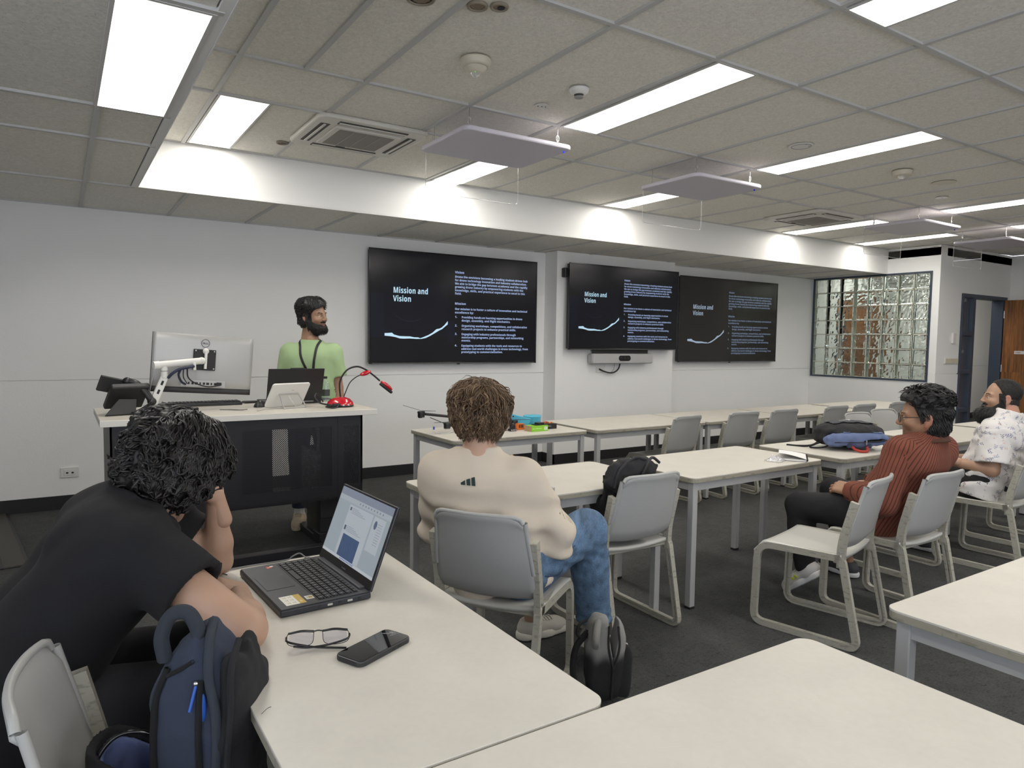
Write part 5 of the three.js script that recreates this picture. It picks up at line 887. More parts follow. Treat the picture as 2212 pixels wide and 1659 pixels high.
// ---- head in its own frame: y = 0 at the eyes, z forward, x to the figure's left
function headPrims(o = {}) {
  const j = o.jaw ?? 1, P = [
    ell(V(0, 0.036, -0.016), 0.0745, 0.081, 0.094, 0.02), ell(V(0, -0.02, 0.028), 0.062, 0.082, 0.062, 0.03), ell(V(0, -0.03, -0.03), 0.066, 0.06, 0.06, 0.03),
    ...[-1, 1].flatMap((s) => [cap(V(s * 0.052 * j, -0.045, -0.005), V(s * 0.02, -0.092, 0.06), 0.017, 0.017, 0.03), ell(V(s * 0.04, -0.026, 0.062), 0.022, 0.018, 0.02, 0.022), cap(V(s * 0.044, 0.017, 0.068), V(s * 0.008, 0.012, 0.084), 0.009, 0.008, 0.016)]),
    ell(V(0, -0.094, 0.066), 0.02, 0.015, 0.017, 0.025), cap(V(0, 0.012, 0.084), V(0, -0.026, 0.105), 0.0075, 0.0105, 0.012),
    ...[-1, 1].flatMap((s) => [ell(V(s * 0.0105, -0.031, 0.097), 0.0075, 0.007, 0.009, 0.008), carve(V(s * 0.031, -0.001, 0.094), 0.0165, 0.0105, 0.014, 0.010)]),
    cap(V(-0.018, -0.060, 0.079), V(0.018, -0.060, 0.079), 0.006, 0.006, 0.01), cap(V(-0.015, -0.069, 0.078), V(0.015, -0.069, 0.078), 0.0065, 0.0065, 0.008), carve(V(0, -0.0645, 0.094), 0.022, 0.0018, 0.012, 0.003),
    cap(V(0, -0.06, -0.03), V(0, ...(o.neck ?? [-0.17, -0.055])), 0.053, 0.056, 0.03),
  ];
  for (const s of [-1, 1]) {   // ears: rim, bowl, lobe
    const tilt = [V(0.94, 0, s * 0.34), V(0, 1, 0), V(-s * 0.34, 0, 0.94)];
    P.push(ell(V(s * 0.079, -0.006, -0.014), 0.0085, 0.031, 0.019, 0.008, tilt), ell(V(s * 0.076, -0.034, -0.006), 0.006, 0.010, 0.008, 0.008, tilt), carve(V(s * 0.0885, -0.003, -0.010), 0.006, 0.019, 0.0105, 0.004));
  }
  return P;
}
function headGeo(o) { const P = headPrims(o); return meshField(field(P), boundsOf(P, 0.01), 0.0034); }
// ---- hand: origin at the wrist, z along the fingers, y out of the BACK of the hand, x towards the thumb
function handGeo(curl, spread = 1, thumb = 0.5) {
  const P = [cap(V(0, 0, -0.06), V(0, 0, 0.005), 0.0265, 0.024, 0.02), ell(V(0.002, -0.001, 0.05), 0.04, 0.0155, 0.052, 0.02), cap(V(0.028, -0.002, 0.02), V(0.03, 0, 0.085), 0.012, 0.011, 0.014), cap(V(-0.028, -0.002, 0.02), V(-0.028, -0.002, 0.078), 0.012, 0.0105, 0.014)];
  const F = [[0.03, 0.088, 0.074, 0.0092], [0.0105, 0.094, 0.082, 0.0095], [-0.0095, 0.09, 0.076, 0.009], [-0.028, 0.08, 0.06, 0.0082]];
  F.forEach(([x, z, len, r], i) => {
    let p = V(x, 0, z - 0.012), ang = 0; const c = curl[i];
    [[0.46, 0.55], [0.30, 0.9], [0.24, 0.6]].forEach(([f, w], q) => { ang += c * w; const side = spread * x * (q === 0 ? 1.2 : 1.0); const n = p.clone().add(V(side * len * f * 2, -Math.sin(ang) * len * f, Math.cos(ang) * len * f).setLength(len * f + (q ? 0 : 0.012))); P.push(cap(p, n, r * (1 - q * 0.09), r * (0.93 - q * 0.1), q ? 0.003 : 0.008)); p = n; });
  });
  const t0 = V(0.024, -0.006, 0.018), t1 = V(0.044, -0.012 - 0.01 * thumb, 0.048), t2 = V(0.052 - 0.012 * thumb, -0.018 - 0.014 * thumb, 0.078), t3 = V(0.05 - 0.022 * thumb, -0.022 - 0.018 * thumb, 0.1);
  P.push(cap(t0, t1, 0.0165, 0.0125, 0.016), cap(t1, t2, 0.0115, 0.0098, 0.004), cap(t2, t3, 0.0098, 0.0082, 0.003));
  return meshField(field(P), boundsOf(P, 0.008), 0.0032);
}
function handMatrix(wrist, fingers, back, thumbLeft, s = 1) {   // thumbLeft: mirror for the other hand
  const z = fingers.clone().normalize(), y = back.clone().addScaledVector(z, -back.dot(z)).normalize(), x = y.clone().cross(z);
  return new THREE.Matrix4().makeBasis(x.multiplyScalar(s * thumbLeft), y.multiplyScalar(s), z.multiplyScalar(s)).setPosition(wrist);
}
function placed(g, m) { const q = g.clone(); q.applyMatrix4(m); if (m.determinant() < 0) { const i = q.index.array; for (let k = 0; k < i.length; k += 3) { const t = i[k]; i[k] = i[k + 1]; i[k + 1] = t; } } q.computeVertexNormals(); return q; }
// place flat artwork on a garment: sphere-trace along dir onto the field
function stick(f, p, dir, off) { const q = p.clone(); for (let i = 0; i < 60; i++) { const d = f(q.x, q.y, q.z) - off; if (Math.abs(d) < 2e-4) break; q.addScaledVector(dir, d * 0.8); } return q; }
const gradient = (f, p, e = 0.004) => V(f(p.x + e, p.y, p.z) - f(p.x - e, p.y, p.z), f(p.x, p.y + e, p.z) - f(p.x, p.y - e, p.z), f(p.x, p.y, p.z + e) - f(p.x, p.y, p.z - e)).normalize();

const flat = (p) => ({ ...p, flat: true });                       // capsule cut off square at its b end (open cuff, collar)
const opened = (prims) => prims.map((p) => { if (!p.flat || p.ra > 0.085) return p; const d = p.b.clone().sub(p.a), q = cap(p.a, p.b.clone().addScaledVector(d, 0.08 / d.length()), p.ra, p.rb, p.k); return q; });
// ribbon lying on a field through the given guide points
function ribbon(f, pts, width, off, thick = 0.0015, n = 40) {
  const c = new THREE.CatmullRomCurve3(pts), pos = [], idx = [], row = [];
  for (let i = 0; i <= n; i++) { let p = c.getPoint(i / n); for (let k = 0; k < 6; k++) p.addScaledVector(gradient(f, p), -(f(p.x, p.y, p.z) - off) * 0.9); row.push(p); }
  for (let i = 0; i <= n; i++) { const t = row[Math.min(n, i + 1)].clone().sub(row[Math.max(0, i - 1)]).normalize(), g = gradient(f, row[i]), s = t.clone().cross(g).normalize(); for (const [a, b] of [[-0.5, 0], [0.5, 0], [0.5, 1], [-0.5, 1]]) { const q = row[i].clone().addScaledVector(s, a * width).addScaledVector(g, b * thick); pos.push(q.x, q.y, q.z); } if (i) for (let k = 0; k < 4; k++) { const a = (i - 1) * 4 + k, b = (i - 1) * 4 + (k + 1) % 4; idx.push(a, b, a + 4, b, b + 4, a + 4); } }
  idx.push(0, 2, 1, 0, 3, 2, n * 4, n * 4 + 1, n * 4 + 2, n * 4, n * 4 + 2, n * 4 + 3);
  const g = new THREE.BufferGeometry(); g.setAttribute('position', new THREE.Float32BufferAttribute(pos, 3)); g.setIndex(idx); const h = g.toNonIndexed(); h.computeVertexNormals(); return h;
}
// ================================================================ people
const skinTones = { fair: [0.45, 0.275, 0.19], pink: [0.52, 0.32, 0.225], tan: [0.36, 0.205, 0.13], brown: [0.34, 0.185, 0.11], olive: [0.42, 0.25, 0.165] };
const skinMat = M(0xffffff, 0.52, { vertexColors: true });
const clothMat = (c, r = 0.9, extra = {}) => M(c, r, { bumpMap: fabricBump, bumpScale: 0.0012, ...extra });
const hairMat = (rough) => M(0xffffff, rough, { vertexColors: true });
function jitter(c, a) { const k = 1 + a * (rnd() - 0.5) * 2; return [c[0] * k, c[1] * k, c[2] * k]; }
// hair cap + strands. o: {vol(p) thickness, line(p) > 0 inside the hair, flow(p, n) direction, len, count, r, color, curl, lift}
function hairPart(parent, mtx, o) {
  const sk = ell(V(0, 0.036, -0.016), 0.0745, 0.081, 0.094), nape = ell(V(0, -0.035, -0.035), 0.066, 0.062, 0.06);
  const skull = (x, y, z) => Math.min(primDist(sk, x, y, z), primDist(nape, x, y, z));
  const f = (x, y, z) => { const d = skull(x, y, z) - o.vol(x, y, z) + o.bump * noise3(x * 34, y * 34, z * 34) + o.bump * 0.6 * noise3(x * 75, y * 75, z * 75); return Math.max(d, -o.line(x, y, z)); };
  const g = meshField(f, [[-0.15, -0.15, -0.17], [0.15, 0.20, 0.15]], 0.0042, 2.2);
  paint(g, (x, y, z) => { const k = 0.62 + 0.25 * noise3(x * 60, y * 60, z * 60); return [o.color[0] * k, o.color[1] * k, o.color[2] * k]; });
  const base = obj('hair', placed(g, mtx), hairMat(o.rough ?? 0.55), parent);
  const st = new Strands(4); let made = 0, tries = 0;
  while (made < o.count && tries++ < o.count * 12) {
    const d = V(rr(-1, 1), rr(-1, 1), rr(-1, 1)); if (d.lengthSq() > 1 || d.lengthSq() < 0.05) continue; d.normalize();
    let p = V(d.x * 0.075, 0.02 + d.y * 0.1, -0.02 + d.z * 0.095);
    for (let i = 0; i < 12; i++) p.addScaledVector(gradient(f, p), -f(p.x, p.y, p.z) * 0.9);
    if (o.line(p.x, p.y, p.z) < 0.004 || Math.abs(f(p.x, p.y, p.z)) > 0.004) continue;
    const n = gradient(f, p, 0.008), pts = [], L = o.len(p) * rr(0.7, 1.25), N = o.steps ?? 7, ph = rr(0, 6.3), cw = rr(0.6, 1.4) * o.curl;
    let q = p.clone().addScaledVector(n, -0.004), dir = o.flow(p, n).addScaledVector(n, o.lift * rr(0.3, 1.4)).add(V(rr(-1, 1), rr(-1, 1), rr(-1, 1)).multiplyScalar(o.mess)).normalize();
    const side = n.clone().cross(dir).normalize();
    for (let i = 0; i < N; i++) {
      pts.push(q.clone()); const t = i / (N - 1), step = L / (N - 1);
      const bend = dir.clone().addScaledVector(side, Math.sin(ph + t * 5.5) * cw).addScaledVector(n, Math.cos(ph + t * 5.5) * cw * 0.7).normalize();
      q = q.clone().addScaledVector(bend, step); dir.addScaledVector(V(0, -1, 0).applyMatrix4(new THREE.Matrix4().extractRotation(mtx).transpose()), o.gravity * t).normalize();
      const dd = f(q.x, q.y, q.z); if (dd < 0.001 && i > 0) q.addScaledVector(gradient(f, q), 0.0015 - dd); else if (dd > o.maxOut) q.addScaledVector(gradient(f, q), -(dd - o.maxOut) * 0.7);
    }
    st.add(pts.map((v) => v.applyMatrix4(mtx)), o.r * rr(0.6, 1.3), jitter(rnd() < 0.18 ? o.tip : o.color, 0.35)); made++;
  }
  const s = obj('hair_strands', st.build(), hairMat(o.strandRough ?? 0.42), base); s.userData.kind = 'stuff';
  return base;
}
function facialHair(parent, mtx, o) {
  const P = headPrims(), f0 = field(P), f = (x, y, z) => Math.max(f0(x, y, z) - o.vol(x, y, z) + 0.003 * noise3(x * 70, y * 70, z * 70), -o.line(x, y, z));
  const g = meshField(f, [[-0.11, -0.26, -0.06], [0.11, 0.03, 0.19]], 0.0038, 2.4);
  paint(g, () => jitter(o.color, 0.2));
  const base = obj('beard', placed(g, mtx), hairMat(0.7), parent);
  const st = new Strands(3); let made = 0, tries = 0;
  while (made < o.count && tries++ < o.count * 20) {
    let p = V(rr(-0.085, 0.085), rr(-0.19, 0.01), rr(-0.03, 0.14)); for (let i = 0; i < 8; i++) p.addScaledVector(gradient(f, p), -f(p.x, p.y, p.z) * 0.9);
    if (o.line(p.x, p.y, p.z) < 0.003 || Math.abs(f(p.x, p.y, p.z)) > 0.003) continue;
    const n = gradient(f, p, 0.006), d = V(0, -1, 0.25).addScaledVector(n, 0.7).add(V(rr(-1, 1), rr(-1, 1), rr(-1, 1)).multiplyScalar(0.5)).normalize(), pts = [0, 0.35, 0.7, 1].map((t) => p.clone().addScaledVector(d, t * o.len * rr(0.8, 1.2)).add(V(0, -0.004 * t * t, 0)).addScaledVector(n, -0.002));
    st.add(pts.map((v) => v.applyMatrix4(mtx)), 0.0011, jitter(o.color, 0.4)); made++;
  }
  const s = obj('beard_strands', st.build(), hairMat(0.5), base); s.userData.kind = 'stuff';
  return base;
}
function faceParts(parent, mtx, o) {
  const eyeG = new THREE.SphereGeometry(0.0118, 20, 14);
  for (const s of [-1, 1]) {
    const g = eyeG.clone(); paint(g, (x, y, z) => { const a = Math.hypot(x - (o.gaze ?? 0) * 0.004, y + 0.0005), f = z > 0; return f && a < 0.0026 ? [0.004, 0.004, 0.004] : f && a < 0.0056 ? [0.03, 0.014, 0.007] : [0.68, 0.64, 0.6]; });
    obj('eye', placed(g.translate(s * 0.031, -0.0005, 0.0745), mtx), M(0xffffff, 0.12, { vertexColors: true }), parent);
    const lid = new THREE.SphereGeometry(0.0127, 18, 8, 0, 2 * PI, 0, PI * 0.40).rotateX(0.42).translate(s * 0.031, -0.0005, 0.0745);
    obj('eyelid', placed(lid, mtx), M(o.skin.map((c) => c * 0.92), 0.5), parent);
    const st = new Strands(3); for (let i = 0; i < 46; i++) { const t = rnd(), x = s * (0.012 + 0.036 * t), y = 0.0175 + 0.006 * Math.sin(t * 2.6) + rr(-0.0025, 0.0025), z = 0.0925 - 0.016 * t * t; st.add([V(x, y, z), V(x + s * 0.004, y + 0.0012, z + 0.0008), V(x + s * 0.008, y + 0.0005, z - 0.0012)].map((v) => v.applyMatrix4(mtx)), 0.0009, jitter([0.008, 0.007, 0.006], 0.3)); }
    const b = obj('eyebrow', st.build(), hairMat(0.6), parent); b.userData.kind = 'stuff';
  }
}
function skinPaint(g, tone, mtx, o = {}) {
  const inv = mtx.clone().invert(), q = V(0, 0, 0);
  return paint(g, (x, y, z) => {
    q.set(x, y, z).applyMatrix4(inv); const n = 1 + 0.06 * noise3(x * 22, y * 22, z * 22); let [r, gg, b] = [tone[0] * n, tone[1] * n, tone[2] * n];
    const head = Math.abs(q.x) < 0.1 && q.y < 0.13 && q.y > -0.12 && Math.abs(q.z) < 0.13;
    if (head) {
      const lip = sstep(0.024, 0.016, Math.abs(q.x)) * sstep(0.0115, 0.007, Math.abs(q.y + 0.0645)) * sstep(0.066, 0.074, q.z); r = mix(r, tone[0] * 0.82, lip); gg = mix(gg, tone[1] * 0.55, lip); b = mix(b, tone[2] * 0.55, lip);
      const ear = sstep(0.07, 0.078, Math.abs(q.x)); r *= 1 + 0.12 * ear; gg *= 1 - 0.08 * ear;
      if (o.stubble) { const s = o.stubble(q) * 0.75; r = mix(r, 0.035, s); gg = mix(gg, 0.026, s); b = mix(b, 0.02, s); }
    }
    return [r, gg, b];
  });
}
// figure: body prims in world space + head + hands, one continuous skin mesh
function makePerson(label, spec) {
  const root = thing('person', label, 'person', [0, 0, 0]);
  const P = spec.body, f = field(P), tone = skinTones[spec.tone];
  const geos = [meshField(f, boundsOf(P, 0.02), spec.cell ?? 0.0095), placed(headGeo(spec.face), spec.headM)];
  for (const h of spec.hands) geos.push(placed(handGeo(h.curl, h.spread, h.thumb), h.m));
  const body = fuse(geos.map((g) => { g.deleteAttribute('uv'); return g; }));
  skinPaint(body, tone, spec.headM, spec);
  obj('body', body, skinMat, root);
  return root;
}
// garment: shell of a field over some prims, cut by keep(x,y,z) > 0 where the cloth exists
function garment(name, parent, prims, off, keep, mat, o = {}) {
  const f0 = field(prims), fold = o.fold ?? (() => 0), t = o.thick ?? 0.016;
  const f1 = prims.some((p) => p.flat) ? field(opened(prims)) : null;
  const outer = (x, y, z) => f0(x, y, z) - off + fold(x, y, z);
  const f = (x, y, z) => { const w = fold(x, y, z), d = f0(x, y, z) - off + w, inn = f1 ? f1(x, y, z) - off + w : d; return Math.max(d, -(inn + t), -keep(x, y, z)); };
  const g = meshField(f, boundsOf(prims, off + 0.03), o.cell ?? 0.0085, 2);
  if (o.uv) uvBy(g, o.uv); else uvBy(g, (x, y, z) => [x + z * 0.7, y + z * 0.4]);
  if (o.paint) paint(g, o.paint);
  const m = obj(name, g, mat, parent); m.userData.field = undefined; delete m.userData.field; return [m, outer];
}
const toward = (p, n) => { const d = n.clone().normalize(), c = p.dot(d); return (x, y, z) => c - (x * d.x + y * d.y + z * d.z); };   // keep the side that n points away from
const folds = (a, s, sy = s) => (x, y, z) => a * (noise3(x * s, y * sy, z * s) + 0.5 * noise3(x * s * 2.1 + 4, y * sy * 2.1, z * s * 2.1));
function torsoPrims(pel, chest, neck, lat, w = 1, belly = 1) {
  const L = (p, s, k) => p.clone().addScaledVector(lat, s * k);
  const mid = pel.clone().lerp(chest, 0.5);
  return [...[-1, 1].flatMap((s) => [cap(L(pel, s, 0.085 * w), L(mid, s, 0.068 * w), 0.098 * w, 0.092 * belly, 0.05), cap(L(mid, s, 0.068 * w), L(chest, s, 0.085 * w), 0.092 * belly, 0.10 * w, 0.05)]), cap(L(chest, -1, 0.12 * w), L(chest, 1, 0.12 * w), 0.07 * w, 0.07 * w, 0.05), cap(chest, neck, 0.085 * w, 0.056, 0.05)];
}
const legPrims = (hip, knee, ankle, w = 1) => [cap(hip, knee, 0.082 * w, 0.056 * w, 0.03), cap(knee, knee.clone().lerp(ankle, 0.35), 0.054 * w, 0.052 * w, 0.02), cap(knee.clone().lerp(ankle, 0.35), ankle, 0.052 * w, 0.036 * w, 0.02)];
const armPrims = (sh, el, wr, w = 1) => [cap(sh, el, 0.051 * w, 0.040 * w, 0.03), cap(el, el.clone().lerp(wr, 0.3), 0.040 * w, 0.040 * w, 0.015), cap(el.clone().lerp(wr, 0.3), wr, 0.040 * w, 0.0265 * w, 0.02)];
// shoe: sole + upper, toe direction d, ankle at a, ground y
function shoe(parent, a, d, mats, o = {}) {
  const u = o.up ?? V(0, 1, 0), f = d.clone().addScaledVector(u, -d.dot(u)).normalize(), r = u.clone().cross(f), at = (x, y, z) => a.clone().addScaledVector(r, x).addScaledVector(u, y).addScaledVector(f, z), B = -(o.h ?? 0.085);
  const up = [cap(at(0, -0.005, -0.01), at(0, B + 0.045, 0.0), 0.042, 0.045, 0.02), cap(at(0, B + 0.044, -0.03), at(0.002, B + 0.04, 0.12), 0.042, 0.036, 0.02), cap(at(0.002, B + 0.035, 0.1), at(0.004, B + 0.032, 0.155), 0.038, 0.028, 0.02)];
  const cut = (q, s) => (x, y, z) => s * ((x - a.x) * u.x + (y - a.y) * u.y + (z - a.z) * u.z - q);
  const top = cut(-0.004, -1), bot = cut(B + 0.014, 1), fu = field(up);
  const g = meshField((x, y, z) => Math.max(fu(x, y, z), -top(x, y, z), -bot(x, y, z)), boundsOf(up, 0.01), 0.0048);
  const m = obj('shoe', uvBy(g, (x, y, z) => [x, z + y]), mats[0], parent);
  const so = [cap(at(0, B + 0.015, -0.035), at(0, B + 0.015, 0.06), 0.043, 0.042, 0.02), cap(at(0, B + 0.015, 0.06), at(0.003, B + 0.02, 0.15), 0.044, 0.034, 0.02)], fs = field(so), sb = cut(B, 1), stp = cut(B + (o.sole ?? 0.026), -1);
  obj('sole', meshField((x, y, z) => Math.max(fs(x, y, z), -sb(x, y, z), -stp(x, y, z)), boundsOf(so, 0.01), 0.0048), mats[1], m);
  if (mats[2]) for (let k = 0; k < 5; k++) { const pts = [-1, -0.4, 0.4, 1].map((s) => stick(fu, at(s * 0.024, B + 0.12, 0.035 + k * 0.014), u.clone().negate(), 0.002)); obj('lace', tube(pts, 0.0028, 12, 5), mats[2], m); }
  return m;
}
const headAt = (skull, F, up, s) => { const f = F.clone().normalize(), r = up.clone().cross(f).normalize(), u = f.clone().cross(r); return frame(skull.clone().addScaledVector(u, -0.036 * s).addScaledVector(f, 0.016 * s), F, up, s); };
const noKeep = () => 1;
// ribbed neckband: a soft ring, lower at the throat than at the nape
function collarRing(parent, c, up, F, lat, r, h, mat) {
  const g = shell((u, v) => { const a = u * 2 * PI, rr2 = r * (1 + 0.16 * (1 - v)); return c.clone().addScaledVector(up, (v - 0.5) * h - 0.022 * (0.5 + 0.5 * Math.cos(a)) + 0.006).addScaledVector(F, Math.cos(a) * rr2 * 1.02).addScaledVector(lat, Math.sin(a) * rr2); }, 48, 4, 0.005);
  return obj('neckband', g, mat, parent);
}
const spine = (pel, chest, at) => { const d = chest.clone().sub(pel).normalize(), c = pel.dot(d) + at; return (x, y, z) => x * d.x + y * d.y + z * d.z - c; };
const black = [0.012, 0.0115, 0.011], UP = V(0, 1, 0);
// ---------------------------------------------------------------- presenter in the green T-shirt
{
  const lat = V(0.84, 0, 0.54), F = V(-0.54, 0, 0.84), pel = V(0.215, 0.84, -1.635), chest = V(0.222, 1.185, -1.635), neck = V(0.225, 1.318, -1.635);
  const shL = chest.clone().addScaledVector(lat, 0.155).setY(1.232), shR = chest.clone().addScaledVector(lat, -0.155).setY(1.232);
  const elL = shL.clone().add(V(0.035, -0.255, 0.0)), wrL = V(elL.x + 0.005, 0.765, elL.z + 0.04), elR = shR.clone().add(V(-0.03, -0.255, -0.02)), wrR = V(elR.x + 0.01, 0.765, elR.z + 0.04);
  const hipL = pel.clone().addScaledVector(lat, 0.08), hipR = pel.clone().addScaledVector(lat, -0.08), anL = V(0.355, 0.085, -1.64), anR = V(0.10, 0.085, -1.535), knL = hipL.clone().lerp(anL, 0.5).addScaledVector(F, 0.01), knR = hipR.clone().lerp(anR, 0.5).addScaledVector(F, 0.02);
  const headM = headAt(V(0.222, 1.532, -1.63), V(0.56, 0.02, 0.83), V(-0.05, 1, 0.02), 0.985);
  const torso = torsoPrims(pel, chest, neck, lat, 0.88), arms = [...armPrims(shL, elL, wrL), ...armPrims(shR, elR, wrR)], legs = [...legPrims(hipL, knL, anL), ...legPrims(hipR, knR, anR)];
  const p = makePerson('bearded person in a light green T-shirt and black lanyard standing behind the lectern', {
    tone: 'tan', body: [...torso, ...arms, ...legs], headM, hands: [{ m: handMatrix(wrL, V(0.02, -1, 0.15), lat, -1, 0.95), curl: [0.5, 0.55, 0.6, 0.6], thumb: 0.4 }, { m: handMatrix(wrR, V(-0.02, -1, 0.15), lat.clone().negate(), 1, 0.95), curl: [0.5, 0.55, 0.6, 0.6], thumb: 0.4 }],
    stubble: (q) => 0.5 * sstep(-0.035, -0.06, q.y) * sstep(0.0, 0.03, q.z),
  });
  const slv = (s, e, k) => flat(cap(s, s.clone().lerp(e, k), 0.062, 0.066, 0.03));
  const green = clothMat([0.41, 0.56, 0.30], 0.92);
  const tp = [...torsoPrims(pel.clone().setY(0.79), chest, neck, lat, 1.0, 1.12).map((q, i, a) => (i === a.length - 1 ? flat(cap(chest, neck.clone().add(V(0, -0.005, 0)), 0.088, 0.062, 0.05)) : q)), slv(shL, elL, 0.62), slv(shR, elR, 0.62)];
  const [tee, tf] = garment('t_shirt', p, tp, 0.012, spine(pel, chest, -0.09), green, { fold: (x, y, z) => folds(0.007, 11, 7)(x, y, z) * sstep(1.28, 1.15, y), cell: 0.0075, thick: 0.014 });
  collarRing(tee, neck.clone().add(V(0, -0.012, 0)), V(0, 1, 0.05), F, lat, 0.071, 0.02, clothMat([0.38, 0.52, 0.275], 0.92));
  const tip = chest.clone().addScaledVector(F, 0.13).addScaledVector(lat, 0.03).setY(1.02);
  obj('lanyard', [ribbon(tf, [neck.clone().addScaledVector(lat, -0.065).add(V(0, 0.0, 0)), chest.clone().addScaledVector(F, 0.12).addScaledVector(lat, -0.045).setY(1.21), tip], 0.017, 0.003), ribbon(tf, [neck.clone().addScaledVector(lat, 0.06).addScaledVector(F, 0.02), chest.clone().addScaledVector(F, 0.12).addScaledVector(lat, 0.055).setY(1.21), tip], 0.017, 0.003)], M([0.012, 0.012, 0.012], 0.6), p);
  garment('jeans', p, [...torsoPrims(pel, pel.clone().lerp(chest, 0.5), pel.clone().lerp(chest, 0.6), lat, 0.98).slice(0, 4), ...legs], 0.012, (x, y, z) => Math.min(0.92 - y, y - 0.125), clothMat([0.02, 0.032, 0.062], 0.9), { fold: folds(0.004, 14) });
  for (const [a, d] of [[anL, V(0.2, 0, 1)], [anR, V(-0.42, 0, 0.9)]]) { shoe(p, a, d, [clothMat([0.52, 0.43, 0.30], 0.95), M([0.5, 0.42, 0.3], 0.7), M([0.55, 0.46, 0.33], 0.8)]); obj('sock', cyl(0.037, 0.037, 0.07, a.x, a.y + 0.03, a.z, 18), clothMat([0.7, 0.69, 0.66], 0.95), p); }
  faceParts(p, headM, { skin: skinTones.tan, gaze: 0.6 });
  hairPart(p, headM, { color: black, tip: [0.03, 0.027, 0.025], rough: 0.5, bump: 0.004, vol: (x, y, z) => 0.012 + 0.020 * sstep(0.02, 0.1, y) + 0.006 * sstep(-0.02, -0.09, z), line: (x, y, z) => (y - mix(-0.085, 0.073 - 0.02 * sstep(0.0, 0.05, -x), sstep(-0.035, 0.07, z))) * 0.8, flow: (q, n) => V(0.7 * (q.x > -0.02 ? 1 : -1), -0.25, q.z > 0 ? 0.5 : -0.6), len: () => 0.05, count: 900, r: 0.0021, curl: 0.12, lift: 0.25, mess: 0.22, gravity: 0.2, maxOut: 0.006 });
  facialHair(p, headM, { color: black, count: 700, len: 0.012, vol: (x, y, z) => 0.004 + 0.010 * sstep(-0.05, -0.1, y), line: (x, y, z) => { const cheek = -0.034 - 0.028 * sstep(0.02, 0.075, z) - y, mouth = Math.hypot(x / 0.021, (y + 0.065) / 0.0085) - 1, under = z + 0.008 + 0.2 * (y + 0.02), stache = Math.min(0.006 - Math.abs(y + 0.047), 0.028 - Math.abs(x), z - 0.06); const side = Math.min(0.02 - y, Math.abs(x) - 0.06, 0.022 - Math.abs(z - 0.012)); return Math.max(Math.min(cheek, mouth * 0.012, under), Math.min(stache, mouth * 0.012), side); } });
}
